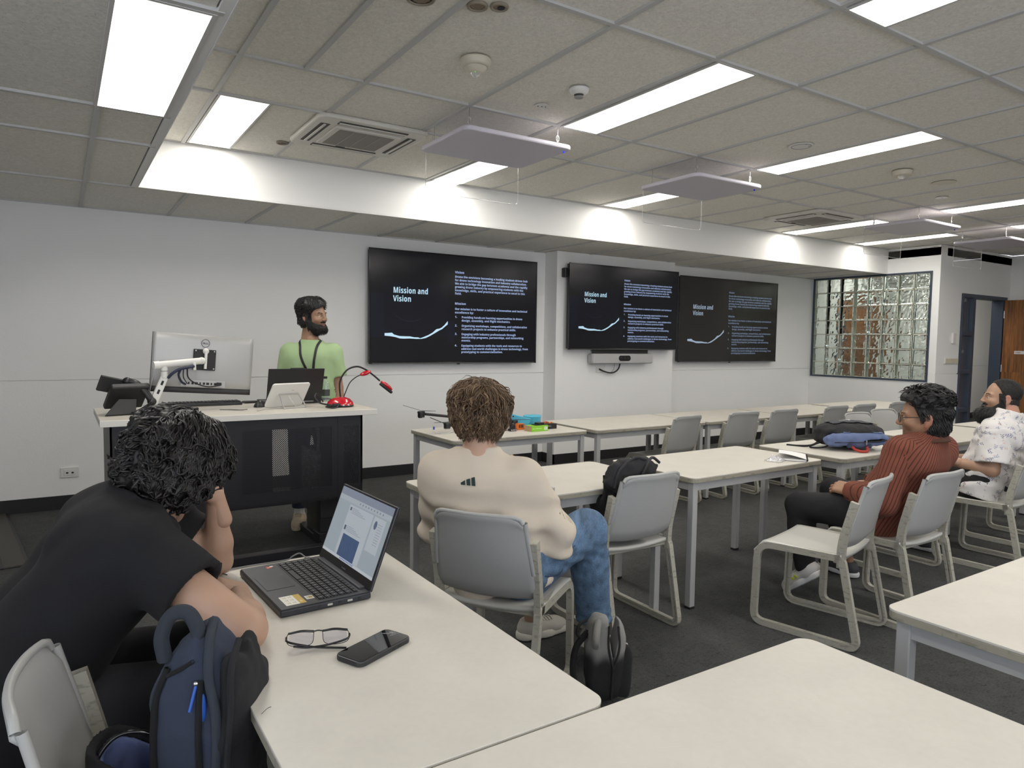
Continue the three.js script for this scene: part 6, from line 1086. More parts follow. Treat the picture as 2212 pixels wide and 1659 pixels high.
// ---------------------------------------------------------------- cream sweatshirt, seen from behind
{
  const lat = V(-0.79, 0.05, -0.61).normalize(), F = V(0.60, 0, -0.80), latL = V(-0.58, 0, -0.81), FL = V(0.81, 0, -0.58);
  const pel = V(0.05, 0.495, 1.26), chest = V(-0.015, 0.80, 1.215), neck = V(-0.015, 0.918, 1.2);
  const shL = V(-0.142, 0.852, 1.115), shR = V(0.118, 0.832, 1.31), elL = V(-0.10, 0.62, 1.05), wrL = V(0.10, 0.585, 1.0), elR = V(0.215, 0.618, 1.375), wrR = V(0.19, 0.79, 1.17);
  const hipL = pel.clone().addScaledVector(latL, 0.085), hipR = pel.clone().addScaledVector(latL, -0.085), knR = V(0.465, 0.582, 1.255), anR = V(0.525, 0.155, 1.25), knL = V(0.375, 0.51, 1.02), anL = V(0.45, 0.09, 0.9);
  const headM = headAt(V(-0.012, 1.088, 1.2), V(0.52, -0.03, -0.85), V(0.02, 1, 0), 0.97);
  const torso = torsoPrims(pel, chest, neck, lat, 0.86), arms = [...armPrims(shL, elL, wrL), ...armPrims(shR, elR, wrR)], legs = [...legPrims(hipL, knL, anL), ...legPrims(hipR, knR, anR)];
  const p = makePerson('person in a cream sweatshirt and light blue jeans seated with back to the viewer', {
    tone: 'pink', body: [...torso, ...arms, ...legs, cap(neck, neck.clone().add(V(0.003, 0.09, 0)), 0.06, 0.056, 0.03)], headM,
    hands: [{ m: handMatrix(wrL, V(0.9, -0.1, 0.1), UP, -1, 0.92), curl: [0.6, 0.6, 0.7, 0.7], thumb: 0.5 }, { m: handMatrix(wrR, V(-0.45, 0.85, -0.25), V(0.6, 0.2, -0.7), 1, 0.92), curl: [0.9, 1.0, 1.1, 1.1], thumb: 0.6 }],
  });
  const cream = clothMat([0.66, 0.575, 0.47], 0.95, { sheen: 0.25, sheenColor: new THREE.Color(0.8, 0.75, 0.68), sheenRoughness: 0.8 });
  const sleeve = (s, e, w) => [cap(s, e, 0.062, 0.056, 0.05), cap(e, e.clone().lerp(w, 0.55), 0.056, 0.052, 0.03), flat(cap(e.clone().lerp(w, 0.5), w, 0.052, 0.038, 0.03))];
  const tp = [...torsoPrims(V(0.055, 0.455, 1.262), chest, neck, lat, 0.98, 1.18).map((q, i, a) => (i === a.length - 1 ? flat(cap(chest, neck.clone().add(V(0, 0.012, 0)), 0.105, 0.066, 0.06)) : q)), ...sleeve(shL, elL, wrL), ...sleeve(shR, elR, wrR)];
  const back = F.clone().negate();
  const fold = (x, y, z) => { const k = 1.5 * sstep(0.84, 0.7, y); const s = (x * 0.6 + z * 0.8); return k * (0.011 * Math.sin(y * 62 + s * 16 + 3 * noise3(x * 5, y * 5, z * 5)) * sstep(0.45, 0.52, y) * (0.45 + 0.55 * sstep(0.62, 0.52, y) + 0.3 * noise3(x * 7, y * 7, z * 7)) + 0.010 * noise3(x * 9, y * 6, z * 9)) + 0.004 * noise3(x * 12, y * 12, z * 12); };
  const [sw, sf] = garment('sweatshirt', p, tp, 0.015, spine(pel, chest, -0.085), cream, { fold, thick: 0.018 });
  collarRing(sw, neck.clone().add(V(0, -0.004, 0)), V(0, 1, 0), F, lat, 0.079, 0.028, clothMat([0.62, 0.53, 0.43], 0.95));
  // three slanting bars printed between the shoulder blades
  const bar = M([0.012, 0.035, 0.032], 0.8), c0 = V(-0.04, 0.838, 1.2), rgt = lat.clone().negate();
  [[[-0.028, -0.003], [-0.013, 0.007], [-0.011, -0.009], [-0.026, -0.009]], [[-0.009, 0.009], [0.004, 0.014], [0.007, -0.009], [-0.006, -0.009]], [[0.008, 0.016], [0.020, 0.02], [0.024, -0.009], [0.011, -0.009]]].forEach((q) => {
    const pos = [], n = 5, pt = (u, v) => { const a = q[0], b = q[1], c = q[2], d = q[3]; return [mix(mix(a[0], b[0], u), mix(d[0], c[0], u), v), mix(mix(a[1], b[1], u), mix(d[1], c[1], u), v)]; };
    const g = new THREE.PlaneGeometry(1, 1, n, n), pa = g.attributes.position; for (let i = 0; i < pa.count; i++) { const [X, Y] = pt(pa.getX(i) + 0.5, 0.5 - pa.getY(i)); const w = stick(sf, c0.clone().addScaledVector(rgt, X * 1.05).add(V(0, Y * 1.05, 0)).addScaledVector(back, 0.3), F, 0.0018); pa.setXYZ(i, w.x, w.y, w.z); }
    g.computeVertexNormals(); obj('printed_bar', g, M([0.012, 0.035, 0.032], 0.8, { side: THREE.DoubleSide }), sw);
  });
  const denim = dataTex(256, 256, (x, y) => { const v = 0.5 + 0.16 * (L16(x / 16, y / 16) - 0.5) + 0.12 * (L128(x / 2, y / 2) - 0.5) + 0.06 * Math.sin((x + y) * 1.57); return [v * 0.72, v * 0.92, v * 1.14]; }, true, 3);
  const jf = (x, y, z) => 0.005 * noise3(x * 16, y * 10, z * 16) + 0.004 * Math.sin(y * 120 + x * 40) * Math.exp(-Math.pow((y - 0.5) / 0.04, 2)) + 0.004 * Math.sin(y * 150) * sstep(0.3, 0.2, y);
  const [jn, jff] = garment('jeans', p, [...torsoPrims(pel, pel.clone().lerp(chest, 0.3), pel.clone().lerp(chest, 0.35), lat, 0.98).slice(0, 4), ...legPrims(hipL, knL, anL, 1.05), cap(hipR, knR, 0.09, 0.068, 0.03), cap(knR, knR.clone().lerp(anR, 0.4), 0.066, 0.062, 0.02), flat(cap(knR.clone().lerp(anR, 0.3), knR.clone().lerp(anR, 0.88), 0.062, 0.058, 0.02))], 0.014, (x, y, z) => Math.min(y - 0.13, 0.8 - y), M(0xffffff, 0.92, { map: denim, bumpMap: fabricBump, bumpScale: 0.0015 }), { fold: jf, cell: 0.008 });
  obj('pocket_seam', [ribbon(jff, [V(0.13, 0.5, 1.42), V(0.2, 0.48, 1.42), V(0.24, 0.5, 1.41)], 0.004, 0.001), ribbon(jff, [V(0.2, 0.56, 1.4), V(0.25, 0.55, 1.4), V(0.31, 0.57, 1.38)], 0.004, 0.001)], clothMat([0.05, 0.08, 0.15], 0.9), jn);
  const w1 = clothMat([0.55, 0.52, 0.46], 0.85), w2 = M([0.66, 0.63, 0.56], 0.6);
  shoe(p, anL, V(0.93, 0, 0.1), [w1, w2, M([0.6, 0.58, 0.52], 0.8)], { sole: 0.034 }); shoe(p, anR.clone(), V(0.8, -0.45, -0.3), [w1, w2, M([0.6, 0.58, 0.52], 0.8)], { up: V(0.38, 0.9, -0.2).normalize() });
  const br = [0.115, 0.068, 0.036];
  hairPart(p, headM, { color: br, tip: [0.28, 0.185, 0.105], rough: 0.6, strandRough: 0.5, bump: 0.007, vol: (x, y, z) => 0.003 + 0.022 * sstep(-0.065, -0.01, y) + 0.014 * sstep(0.03, 0.1, y), line: (x, y, z) => (y - mix(-0.068, 0.07, sstep(-0.02, 0.07, z))) * 0.8, flow: (q, n) => V(0.25 * Math.sign(q.x || 1) + 0.25, -0.85, q.z * 3), len: (q) => 0.035 + 0.05 * sstep(-0.06, 0.04, q.y), count: 3400, r: 0.0024, curl: 0.32, lift: 0.42, mess: 0.42, gravity: 0.28, maxOut: 0.02, steps: 8 });
}
// ---------------------------------------------------------------- brown ribbed knit, in profile
{
  const lat = V(-1, 0, 0.08).normalize(), F = V(-0.08, 0, -1);
  const pel = V(2.2, 0.5, 1.51), chest = V(2.235, 0.785, 1.655), neck = V(2.245, 0.895, 1.69);
  const shL = V(2.075, 0.835, 1.66), shR = V(2.40, 0.825, 1.68), elL = V(1.985, 0.60, 1.625), wrL = V(2.045, 0.61, 1.42), elR = V(2.42, 0.6, 1.56), wrR = V(2.22, 0.61, 1.38);
  const hipL = pel.clone().addScaledVector(lat, 0.085), hipR = pel.clone().addScaledVector(lat, -0.085), knL = V(2.01, 0.478, 1.165), anL = V(2.01, 0.165, 1.21), knR = V(2.38, 0.515, 1.13), anR = V(2.52, 0.09, 1.14);
  const headM = headAt(V(2.232, 1.038, 1.69), V(-0.50, -0.05, -0.86), V(0, 1, 0.05), 1.05);
  const torso = torsoPrims(pel, chest, neck, lat, 0.86), arms = [...armPrims(shL, elL, wrL, 0.95), ...armPrims(shR, elR, wrR, 0.95)], legs = [...legPrims(hipL, knL, anL), ...legPrims(hipR, knR, anR)];
  const stub = (q) => 0.55 * sstep(-0.03, -0.065, q.y) * sstep(-0.02, 0.02, q.z);
  const p = makePerson('person in a brown ribbed knit top and glasses, seated with clasped hands', {
    tone: 'brown', body: [...torso, ...arms, ...legs, cap(neck, V(2.235, 0.98, 1.69), 0.058, 0.056, 0.03)], headM, stubble: stub, face: { neck: [-0.115, -0.025] },
    hands: [{ m: handMatrix(wrL, V(0.15, 0.02, -0.95), V(-0.55, 0.8, 0), -1, 0.95), curl: [0.7, 0.75, 0.8, 0.85], thumb: 0.6 }, { m: handMatrix(wrR, V(-0.85, 0.05, -0.4), V(0.0, 0.9, -0.3), 1, 0.95), curl: [0.6, 0.65, 0.7, 0.75], thumb: 0.5 }],
  });
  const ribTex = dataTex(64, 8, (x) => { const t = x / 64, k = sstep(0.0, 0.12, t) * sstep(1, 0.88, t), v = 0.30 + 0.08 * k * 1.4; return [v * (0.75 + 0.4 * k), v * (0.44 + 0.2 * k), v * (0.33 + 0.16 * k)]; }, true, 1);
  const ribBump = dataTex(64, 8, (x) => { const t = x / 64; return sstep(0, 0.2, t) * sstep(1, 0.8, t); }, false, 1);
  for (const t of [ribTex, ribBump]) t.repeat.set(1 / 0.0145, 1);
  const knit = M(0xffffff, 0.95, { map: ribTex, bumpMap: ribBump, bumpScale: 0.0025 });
  const tp = torsoPrims(V(2.2, 0.46, 1.51), chest, neck, lat, 1.02, 1.2).map((q, i, a) => (i === a.length - 1 ? flat(cap(chest, neck.clone().add(V(0, 0.022, 0.004)), 0.112, 0.076, 0.05)) : q));
  tp.push(cap(shL, shL.clone().lerp(elL, 0.25), 0.064, 0.058, 0.05), cap(shR, shR.clone().lerp(elR, 0.25), 0.064, 0.058, 0.05));
  const tf0 = folds(0.006, 9, 6);
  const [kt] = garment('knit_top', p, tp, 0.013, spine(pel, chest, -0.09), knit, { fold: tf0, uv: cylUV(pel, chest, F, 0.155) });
  for (const [s, e, w] of [[shL, elL, wrL], [shR, elR, wrR]]) {
    const uv = cylUV(s, e, s.clone().sub(chest).negate(), 0.06);
    garment('sleeve', kt, [cap(s, e, 0.066, 0.056, 0.03), cap(e, e.clone().lerp(w, 0.5), 0.056, 0.05, 0.03), flat(cap(e.clone().lerp(w, 0.45), e.clone().lerp(w, 0.86), 0.05, 0.042, 0.02))], 0.0135, noKeep, knit, { fold: folds(0.006, 14), uv });
    obj('cuff', new THREE.TorusGeometry(0.046, 0.009, 8, 22).applyQuaternion(new THREE.Quaternion().setFromUnitVectors(V(0, 0, 1), w.clone().sub(e).normalize())).translate(...e.clone().lerp(w, 0.84).toArray()), clothMat([0.075, 0.03, 0.018], 0.95), kt);
  }
  // turned-down collar
  const cA = shell((u, v) => { const a = (u - 0.5) * 2 * PI * 0.88 + PI, r = mix(0.066, 0.094, v), up = mix(0.035, -0.012, v) - 0.028 * (1 + Math.cos(a)) * 0.5; return neck.clone().add(V(0.0, 0.005 + up, 0)).addScaledVector(F, Math.cos(a) * r * 1.02).addScaledVector(lat, Math.sin(a) * r); }, 40, 6, 0.006);
  obj('collar', uvBy(cA, (x, y, z) => [Math.atan2(z - neck.z, x - neck.x) * 0.08, y]), clothMat([0.085, 0.035, 0.022], 0.95), kt);
  garment('trousers', p, [...torsoPrims(pel, pel.clone().lerp(chest, 0.3), pel.clone().lerp(chest, 0.35), lat, 0.98).slice(0, 4), ...legPrims(hipL, knL, anL, 1.06), ...legPrims(hipR, knR, anR, 1.06)], 0.014, (x, y, z) => Math.min(y - 0.13, 0.75 - y), clothMat([0.012, 0.012, 0.014], 0.9), { fold: folds(0.004, 14) });
  const su = M([0.6, 0.57, 0.55], 0.8), sole = M([0.72, 0.71, 0.70], 0.6);
  const sh1 = shoe(p, anL, V(-0.1, -0.62, -0.75), [su, sole, M([0.62, 0.6, 0.56], 0.8)], { up: V(-0.05, 0.8, -0.6).normalize(), sole: 0.03 });
  obj('yellow_flash', [0, 1, 2].map((k) => ball(1, anL.x - 0.047, anL.y - 0.06 - k * 0.018, anL.z - 0.02 - k * 0.017, 0.004, 0.008, 0.013, 10)), M([0.55, 0.62, 0.04], 0.6), sh1);
  shoe(p, anR, V(0.1, 0, -1), [M([0.05, 0.05, 0.055], 0.7), sole]);
  // wristwatch with link bracelet, spectacles
  const wd = wrL.clone().sub(elL).normalize(), wp = wrL.clone().addScaledVector(wd, -0.012), qz = new THREE.Quaternion().setFromUnitVectors(V(0, 0, 1), wd);
  const wt = obj('wristwatch', new THREE.TorusGeometry(0.031, 0.0035, 6, 24).scale(1, 1, 3).applyQuaternion(qz).translate(wp.x, wp.y, wp.z), MAT.steel, p); obj('watch_face', cyl(0.016, 0.016, 0.008, 0, 0, 0, 20).translate(wp.x - 0.02, wp.y + 0.027, wp.z), MAT.steel, wt);
  faceParts(p, headM, { skin: skinTones.brown, gaze: 0 });
  const gl = new THREE.Group(); gl.name = 'glasses'; p.add(gl); const rim = M([0.03, 0.025, 0.02], 0.35);
  for (const s of [-1, 1]) { obj('rim', placed(mergeVertices(new THREE.TorusGeometry(0.0215, 0.0017, 8, 28).scale(1.05, 0.92, 1).rotateY(s * 0.12).translate(s * 0.032, -0.004, 0.0995)), headM), rim, gl); obj('lens', placed(new THREE.CircleGeometry(0.021, 24).scale(1.05, 0.92, 1).rotateY(s * 0.12).translate(s * 0.032, -0.004, 0.0995), headM), M([0.9, 0.92, 0.92], 0.02, { transmission: 0.95, thickness: 0 }), gl); obj('temple', tube([V(s * 0.054, 0.004, 0.097), V(s * 0.072, 0.004, 0.08), V(s * 0.0785, 0.006, 0.03), V(s * 0.08, 0.006, -0.005), V(s * 0.079, -0.008, -0.03)].map((v) => v.applyMatrix4(headM)), 0.0019, 24, 6), rim, gl); }
  obj('bridge', tube([V(-0.011, 0.002, 0.1), V(0, 0.006, 0.104), V(0.011, 0.002, 0.1)].map((v) => v.applyMatrix4(headM)), 0.0016, 10, 6), rim, gl);
  hairPart(p, headM, { color: black, tip: [0.035, 0.03, 0.03], rough: 0.5, bump: 0.006, vol: (x, y, z) => 0.009 + 0.018 * sstep(0.03, 0.11, y) + 0.010 * sstep(0.02, 0.08, z) * sstep(0.05, 0.1, y), line: (x, y, z) => (y - mix(-0.095, 0.076, sstep(-0.03, 0.065, z))) * 0.8, flow: (q, n) => (q.y > 0.05 ? V(0.35, 0.25, -0.55 + 1.2 * sstep(0.0, 0.06, q.z)) : V(0.1, -0.9, -0.35)), len: (q) => 0.035 + 0.035 * sstep(0.04, 0.1, q.y), count: 2200, r: 0.002, curl: 0.14, lift: 0.16, mess: 0.16, gravity: 0.1, maxOut: 0.010, steps: 8 });
}
// ---------------------------------------------------------------- floral shirt and long beard
{
  const lat = V(-1, 0, 0.1).normalize(), F = V(-0.1, 0, -1), pel = V(3.56, 0.49, 1.40), chest = V(3.635, 0.785, 1.46), neck = V(3.675, 0.905, 1.47);
  const shL = V(3.48, 0.822, 1.48), shR = V(3.79, 0.822, 1.45), elL = V(3.415, 0.60, 1.50), wrL = V(3.42, 0.618, 1.265), elR = V(3.84, 0.6, 1.36), wrR = V(3.72, 0.60, 1.17);
  const hipL = pel.clone().addScaledVector(lat, 0.085), hipR = pel.clone().addScaledVector(lat, -0.085), knL = V(3.45, 0.465, 1.07), anL = V(3.45, 0.09, 1.12), knR = V(3.67, 0.465, 1.06), anR = V(3.68, 0.09, 1.08);
  const headM = headAt(V(3.69, 1.062, 1.435), V(-0.62, 0.03, -0.80), V(0.03, 1, 0.06), 0.97);
  const torso = torsoPrims(pel, chest, neck, lat, 0.9), arms = [...armPrims(shL, elL, wrL, 1.05), ...armPrims(shR, elR, wrR, 1.05)], legs = [...legPrims(hipL, knL, anL), ...legPrims(hipR, knR, anR)];
  const p = makePerson('person with a long dark beard in a white floral short sleeved shirt', {
    tone: 'olive', body: [...torso, ...arms, ...legs, cap(neck, V(3.69, 0.99, 1.45), 0.06, 0.058, 0.03)], headM, face: { neck: [-0.13, -0.035] },
    hands: [{ m: handMatrix(wrL, V(0.35, -0.05, -0.9), V(-0.3, 0.9, 0), -1, 0.95), curl: [0.5, 0.55, 0.6, 0.6], thumb: 0.4 }, { m: handMatrix(wrR, V(-0.3, 0.05, -0.9), V(0.2, 0.9, 0), 1, 0.95), curl: [0.5, 0.55, 0.6, 0.6], thumb: 0.4 }],
    stubble: (q) => 0.6 * sstep(0.055, 0.07, q.y - 0.3 * sstep(0.02, 0.06, q.z) * 0.2) * sstep(0.065, 0.04, q.z),
  });
  const flower = canvasTex(512, 512, (c, w, h) => {
    c.fillStyle = '#dcd8d6'; c.fillRect(0, 0, w, h); const leaf = (x, y, a, l, col) => { c.save(); c.translate(x, y); c.rotate(a); c.fillStyle = col; c.beginPath(); c.moveTo(0, 0); c.quadraticCurveTo(l * 0.5, -l * 0.22, l, 0); c.quadraticCurveTo(l * 0.5, l * 0.22, 0, 0); c.fill(); c.restore(); };
    for (let i = 0; i < 46; i++) { const x = rnd() * w, y = rnd() * h, a = rnd() * 6.3, n = 2 + (rnd() * 4 | 0), col = ['#2e3766', '#3d4a85', '#23284a', '#5a6796'][rnd() * 4 | 0]; for (let dx = -w; dx <= w; dx += w) for (let dy = -h; dy <= h; dy += h) { c.strokeStyle = col; c.lineWidth = 2; c.beginPath(); c.moveTo(x + dx, y + dy); c.lineTo(x + dx + Math.cos(a) * 40, y + dy + Math.sin(a) * 40); c.stroke(); for (let k = 0; k < n; k++) { const t = 8 + k * 9; leaf(x + dx + Math.cos(a) * t, y + dy + Math.sin(a) * t, a + (k % 2 ? 0.9 : -0.9), 20 + (k * 5) % 9, col); } } }
    for (let i = 0; i < 30; i++) { const x = rnd() * w, y = rnd() * h; for (let k = 0; k < 4; k++) leaf(x, y, k * 1.5 + rnd(), 11, ['#c4764a', '#b9683f', '#d39a78'][i % 3]); }
  }); flower.wrapS = flower.wrapT = THREE.RepeatWrapping; flower.repeat.set(3.6, 3.6);
  const cotton = M(0xffffff, 0.88, { map: flower, bumpMap: fabricBump, bumpScale: 0.0006 });
  const tp = torsoPrims(V(3.56, 0.46, 1.40), chest, neck, lat, 1.05, 1.2).map((q, i, a) => (i === a.length - 1 ? flat(cap(chest, neck.clone().add(V(0, 0.015, 0.004)), 0.114, 0.076, 0.05)) : q));
  tp.push(cap(shL, shL.clone().lerp(elL, 0.3), 0.066, 0.064, 0.05), cap(shR, shR.clone().lerp(elR, 0.3), 0.066, 0.064, 0.05));
  const [sh, sf] = garment('shirt', p, tp, 0.015, spine(pel, chest, -0.1), cotton, { fold: (x, y, z) => 0.009 * Math.sin(y * 70 + x * 30 + 4 * noise3(x * 7, y * 7, z * 7)) * 0.5 + folds(0.007, 10)(x, y, z), uv: cylUV(pel, chest, F.clone().negate(), 0.17) });
  for (const [s, e] of [[shL, elL], [shR, elR]]) garment('sleeve', sh, [flat(cap(s, s.clone().lerp(e, 0.78), 0.07, 0.078, 0.03))], 0.016, noKeep, cotton, { fold: folds(0.007, 12), uv: cylUV(s, e, s.clone().sub(chest).negate(), 0.08) });
  const cA = shell((u, v) => { const a = (u - 0.5) * 2 * PI * 0.86 + PI, r = mix(0.066, 0.1, v), up = mix(0.034, -0.02, v) - 0.035 * (1 + Math.cos(a)) * 0.5; return neck.clone().add(V(0.0, up, 0)).addScaledVector(F, Math.cos(a) * r * 1.05).addScaledVector(lat, Math.sin(a) * r); }, 40, 6, 0.004);
  obj('collar', uvBy(cA, (x, y, z) => [Math.atan2(z - neck.z, x - neck.x) * 0.08, y]), cotton, sh);
  for (let k = 0; k < 5; k++) { const q = stick(sf, V(3.6, 0.86 - k * 0.062, 1.42).addScaledVector(F, 0.3).addScaledVector(lat, 0.03), F.clone().negate(), 0.002); obj('button', ball(0.0055, q.x, q.y, q.z, 1, 1, 1, 10), MAT.black, sh); }
  garment('trousers', p, [...torsoPrims(pel, pel.clone().lerp(chest, 0.3), pel.clone().lerp(chest, 0.35), lat, 1.0).slice(0, 4), ...legPrims(hipL, knL, anL, 1.0), ...legPrims(hipR, knR, anR, 1.0)], 0.013, (x, y, z) => Math.min(y - 0.13, 0.75 - y), clothMat([0.012, 0.012, 0.013], 0.85), { fold: folds(0.004, 14) });
  for (const a of [anL, anR]) shoe(p, a, V(-0.05, 0, -1), [M([0.04, 0.04, 0.045], 0.7), M([0.5, 0.5, 0.5], 0.6)]);
  faceParts(p, headM, { skin: skinTones.olive, gaze: 0.2 });
  hairPart(p, headM, { color: [0.014, 0.012, 0.011], tip: [0.03, 0.026, 0.023], rough: 0.7, bump: 0.0015, vol: () => 0.0065, line: (x, y, z) => (y - mix(-0.08, 0.098 - 0.01 * sstep(0.02, 0.05, Math.abs(x)), sstep(-0.045, 0.055, z))) * 0.8, flow: (q, n) => V(0, -0.5, q.z > 0 ? 0.4 : -0.6), len: () => 0.008, count: 900, r: 0.0016, curl: 0.05, lift: 0.4, mess: 0.4, gravity: 0.1, maxOut: 0.004, steps: 4 });
  facialHair(p, headM, { color: [0.010, 0.009, 0.009], count: 1500, len: 0.022, vol: (x, y, z) => 0.005 + 0.036 * sstep(-0.055, -0.12, y) + 0.012 * sstep(-0.04, -0.09, y), line: (x, y, z) => { const cheek = -0.03 - 0.034 * sstep(0.015, 0.07, z) - y, mouth = Math.hypot(x / 0.021, (y + 0.065) / 0.0085) - 1, under = z - 0.012 + 0.35 * (y + 0.06), stache = Math.min(0.006 - Math.abs(y + 0.047), 0.03 - Math.abs(x), z - 0.06), bottom = y + 0.175; const side = Math.min(0.03 - y, Math.abs(x) - 0.058, 0.016 - Math.abs(z - 0.014 - 0.1 * y)); return Math.max(Math.min(cheek, mouth * 0.012, under, bottom), Math.min(stache, mouth * 0.012), side); } });
}
// ---------------------------------------------------------------- black T-shirt, leaning over the near table
{
  const lat = V(0.06, 0.02, -1).normalize(), F = V(1, 0, 0.06), pel = V(-1.47, 0.51, 1.53), chest = V(-1.215, 0.845, 1.545), neck = V(-1.14, 0.935, 1.54);
  const shR = V(-1.185, 0.865, 1.72), shL = V(-1.13, 0.87, 1.35), elR = V(-1.0, 0.718, 1.905), wrR = V(-0.972, 0.714, 1.69), elL = V(-0.962, 0.718, 1.385), wrL = V(-0.972, 0.90, 1.425);
  const hipL = pel.clone().addScaledVector(lat, 0.09), hipR = pel.clone().addScaledVector(lat, -0.09), knL = V(-1.06, 0.50, 1.42), knR = V(-1.06, 0.50, 1.66), anL = V(-1.1, 0.09, 1.42), anR = V(-1.1, 0.09, 1.66);
  const headM = headAt(V(-1.078, 1.035, 1.515), V(0.62, -0.50, -0.60), V(0.42, 0.84, -0.10), 0.97);
  const torso = torsoPrims(pel, chest, neck, lat, 0.98), arms = [...armPrims(shL, elL, wrL, 0.93), ...armPrims(shR, elR, wrR, 1.08)], legs = [...legPrims(hipL, knL, anL), ...legPrims(hipR, knR, anR)];
  const p = makePerson('person in a black T-shirt leaning on the near table with head propped on one hand', {
    tone: 'fair', cell: 0.0085, body: [...torso, ...arms, ...legs, cap(neck, V(-1.10, 0.985, 1.525), 0.062, 0.058, 0.03)], headM,
    hands: [{ m: handMatrix(wrL, V(-0.25, 0.93, 0.06), V(0.85, 0.2, 0.5), -1, 0.98), curl: [1.3, 1.4, 1.5, 1.5], thumb: 0.8 }, { m: handMatrix(wrR, V(-0.02, 0.12, -1), V(0.35, 0.93, 0.1), 1, 0.98), curl: [0.75, 0.95, 1.15, 1.25], thumb: 0.7 }],
    stubble: (q) => 0.35 * sstep(-0.03, -0.06, q.y),
  });
  const blk = clothMat([0.0068, 0.0068, 0.0085], 0.93);
  const slv = (s, e, k, r) => flat(cap(s, s.clone().lerp(e, k), 0.07, r, 0.04));
  const tp = [...torsoPrims(V(-1.5, 0.47, 1.53), chest, neck, lat, 1.14, 1.16).map((q, i, a) => (i === a.length - 1 ? flat(cap(chest, chest.clone().lerp(neck, 0.72), 0.112, 0.078, 0.06)) : q)), slv(shL, elL, 0.5, 0.068), slv(shR, elR, 0.47, 0.068)];
  const [tee, tf] = garment('t_shirt', p, tp, 0.015, spine(pel, chest, -0.12), blk, { fold: (x, y, z) => 0.006 * Math.sin((x * 0.8 - y) * 55 + 5 * noise3(x * 5, y * 5, z * 5)) * sstep(0.75, 0.9, y) * 0.6 + folds(0.008, 7)(x, y, z), cell: 0.0075, thick: 0.022 });
  garment('trousers', p, [...torsoPrims(pel, pel.clone().lerp(chest, 0.3), pel.clone().lerp(chest, 0.35), lat, 1.05).slice(0, 4), ...legPrims(hipL, knL, anL, 1.06), ...legPrims(hipR, knR, anR, 1.06)], 0.012, (x, y, z) => Math.min(y - 0.13, 0.72 - y), clothMat([0.014, 0.014, 0.017], 0.9), {});
  for (const a of [anL, anR]) shoe(p, a, V(1, 0, 0), [M([0.03, 0.03, 0.03], 0.7), M([0.4, 0.4, 0.4], 0.6)]);
  hairPart(p, headM, { color: [0.0085, 0.0075, 0.007], tip: [0.022, 0.018, 0.015], rough: 0.55, strandRough: 0.5, bump: 0.014, vol: (x, y, z) => 0.018 + 0.022 * sstep(-0.1, -0.03, y) + 0.008 * sstep(0.03, 0.1, y), line: (x, y, z) => (y - mix(-0.10, 0.06, sstep(-0.01, 0.075, z))) * 0.8, flow: (q, n) => V(0.55 * Math.sign(q.x || 1), -0.5 + 0.7 * q.x * 5, q.z * 4), len: (q) => 0.085, count: 3000, r: 0.0034, curl: 0.36, lift: 0.16, mess: 0.24, gravity: 0.15, maxOut: 0.010, steps: 12 });
}
// ================================================================ bags
// soft box field in a local frame: half sizes a,b,c with exponent e, sagging noise
function softBox(M4, a, b, c, e = 4, wob = 0.006) {
  const inv = M4.clone().invert(), q = V(0, 0, 0), m = Math.min(a, b, c);
  return (x, y, z) => { q.set(x, y, z).applyMatrix4(inv); const k = Math.pow(Math.pow(Math.abs(q.x) / a, e) + Math.pow(Math.abs(q.y) / b, e) + Math.pow(Math.abs(q.z) / c, e), 1 / e); return (k - 1) * m + wob * noise3(x * 13, y * 13, z * 13) + wob * 0.5 * noise3(x * 30, y * 30, z * 30); };
}
const frameOf = (o, x, y) => { const X = x.clone().normalize(), Z = X.clone().cross(y).normalize(), Y = Z.clone().cross(X); return new THREE.Matrix4().makeBasis(X, Y, Z).setPosition(o); };
const boxAround = (M4, r) => { const p = V(0, 0, 0).setFromMatrixPosition(M4); return [[p.x - r, p.y - r, p.z - r], [p.x + r, p.y + r, p.z + r]]; };
const smin2 = (a, b, k) => { const h = Math.max(k - Math.abs(a - b), 0) / k; return Math.min(a, b) - h * h * k * 0.25; };
const L = (M4, x, y, z) => V(x, y, z).applyMatrix4(M4);
const onField = (f, p, off = 0.002) => { const q = p.clone(); for (let i = 0; i < 10; i++) q.addScaledVector(gradient(f, q), -(f(q.x, q.y, q.z) - off) * 0.85); return q; };
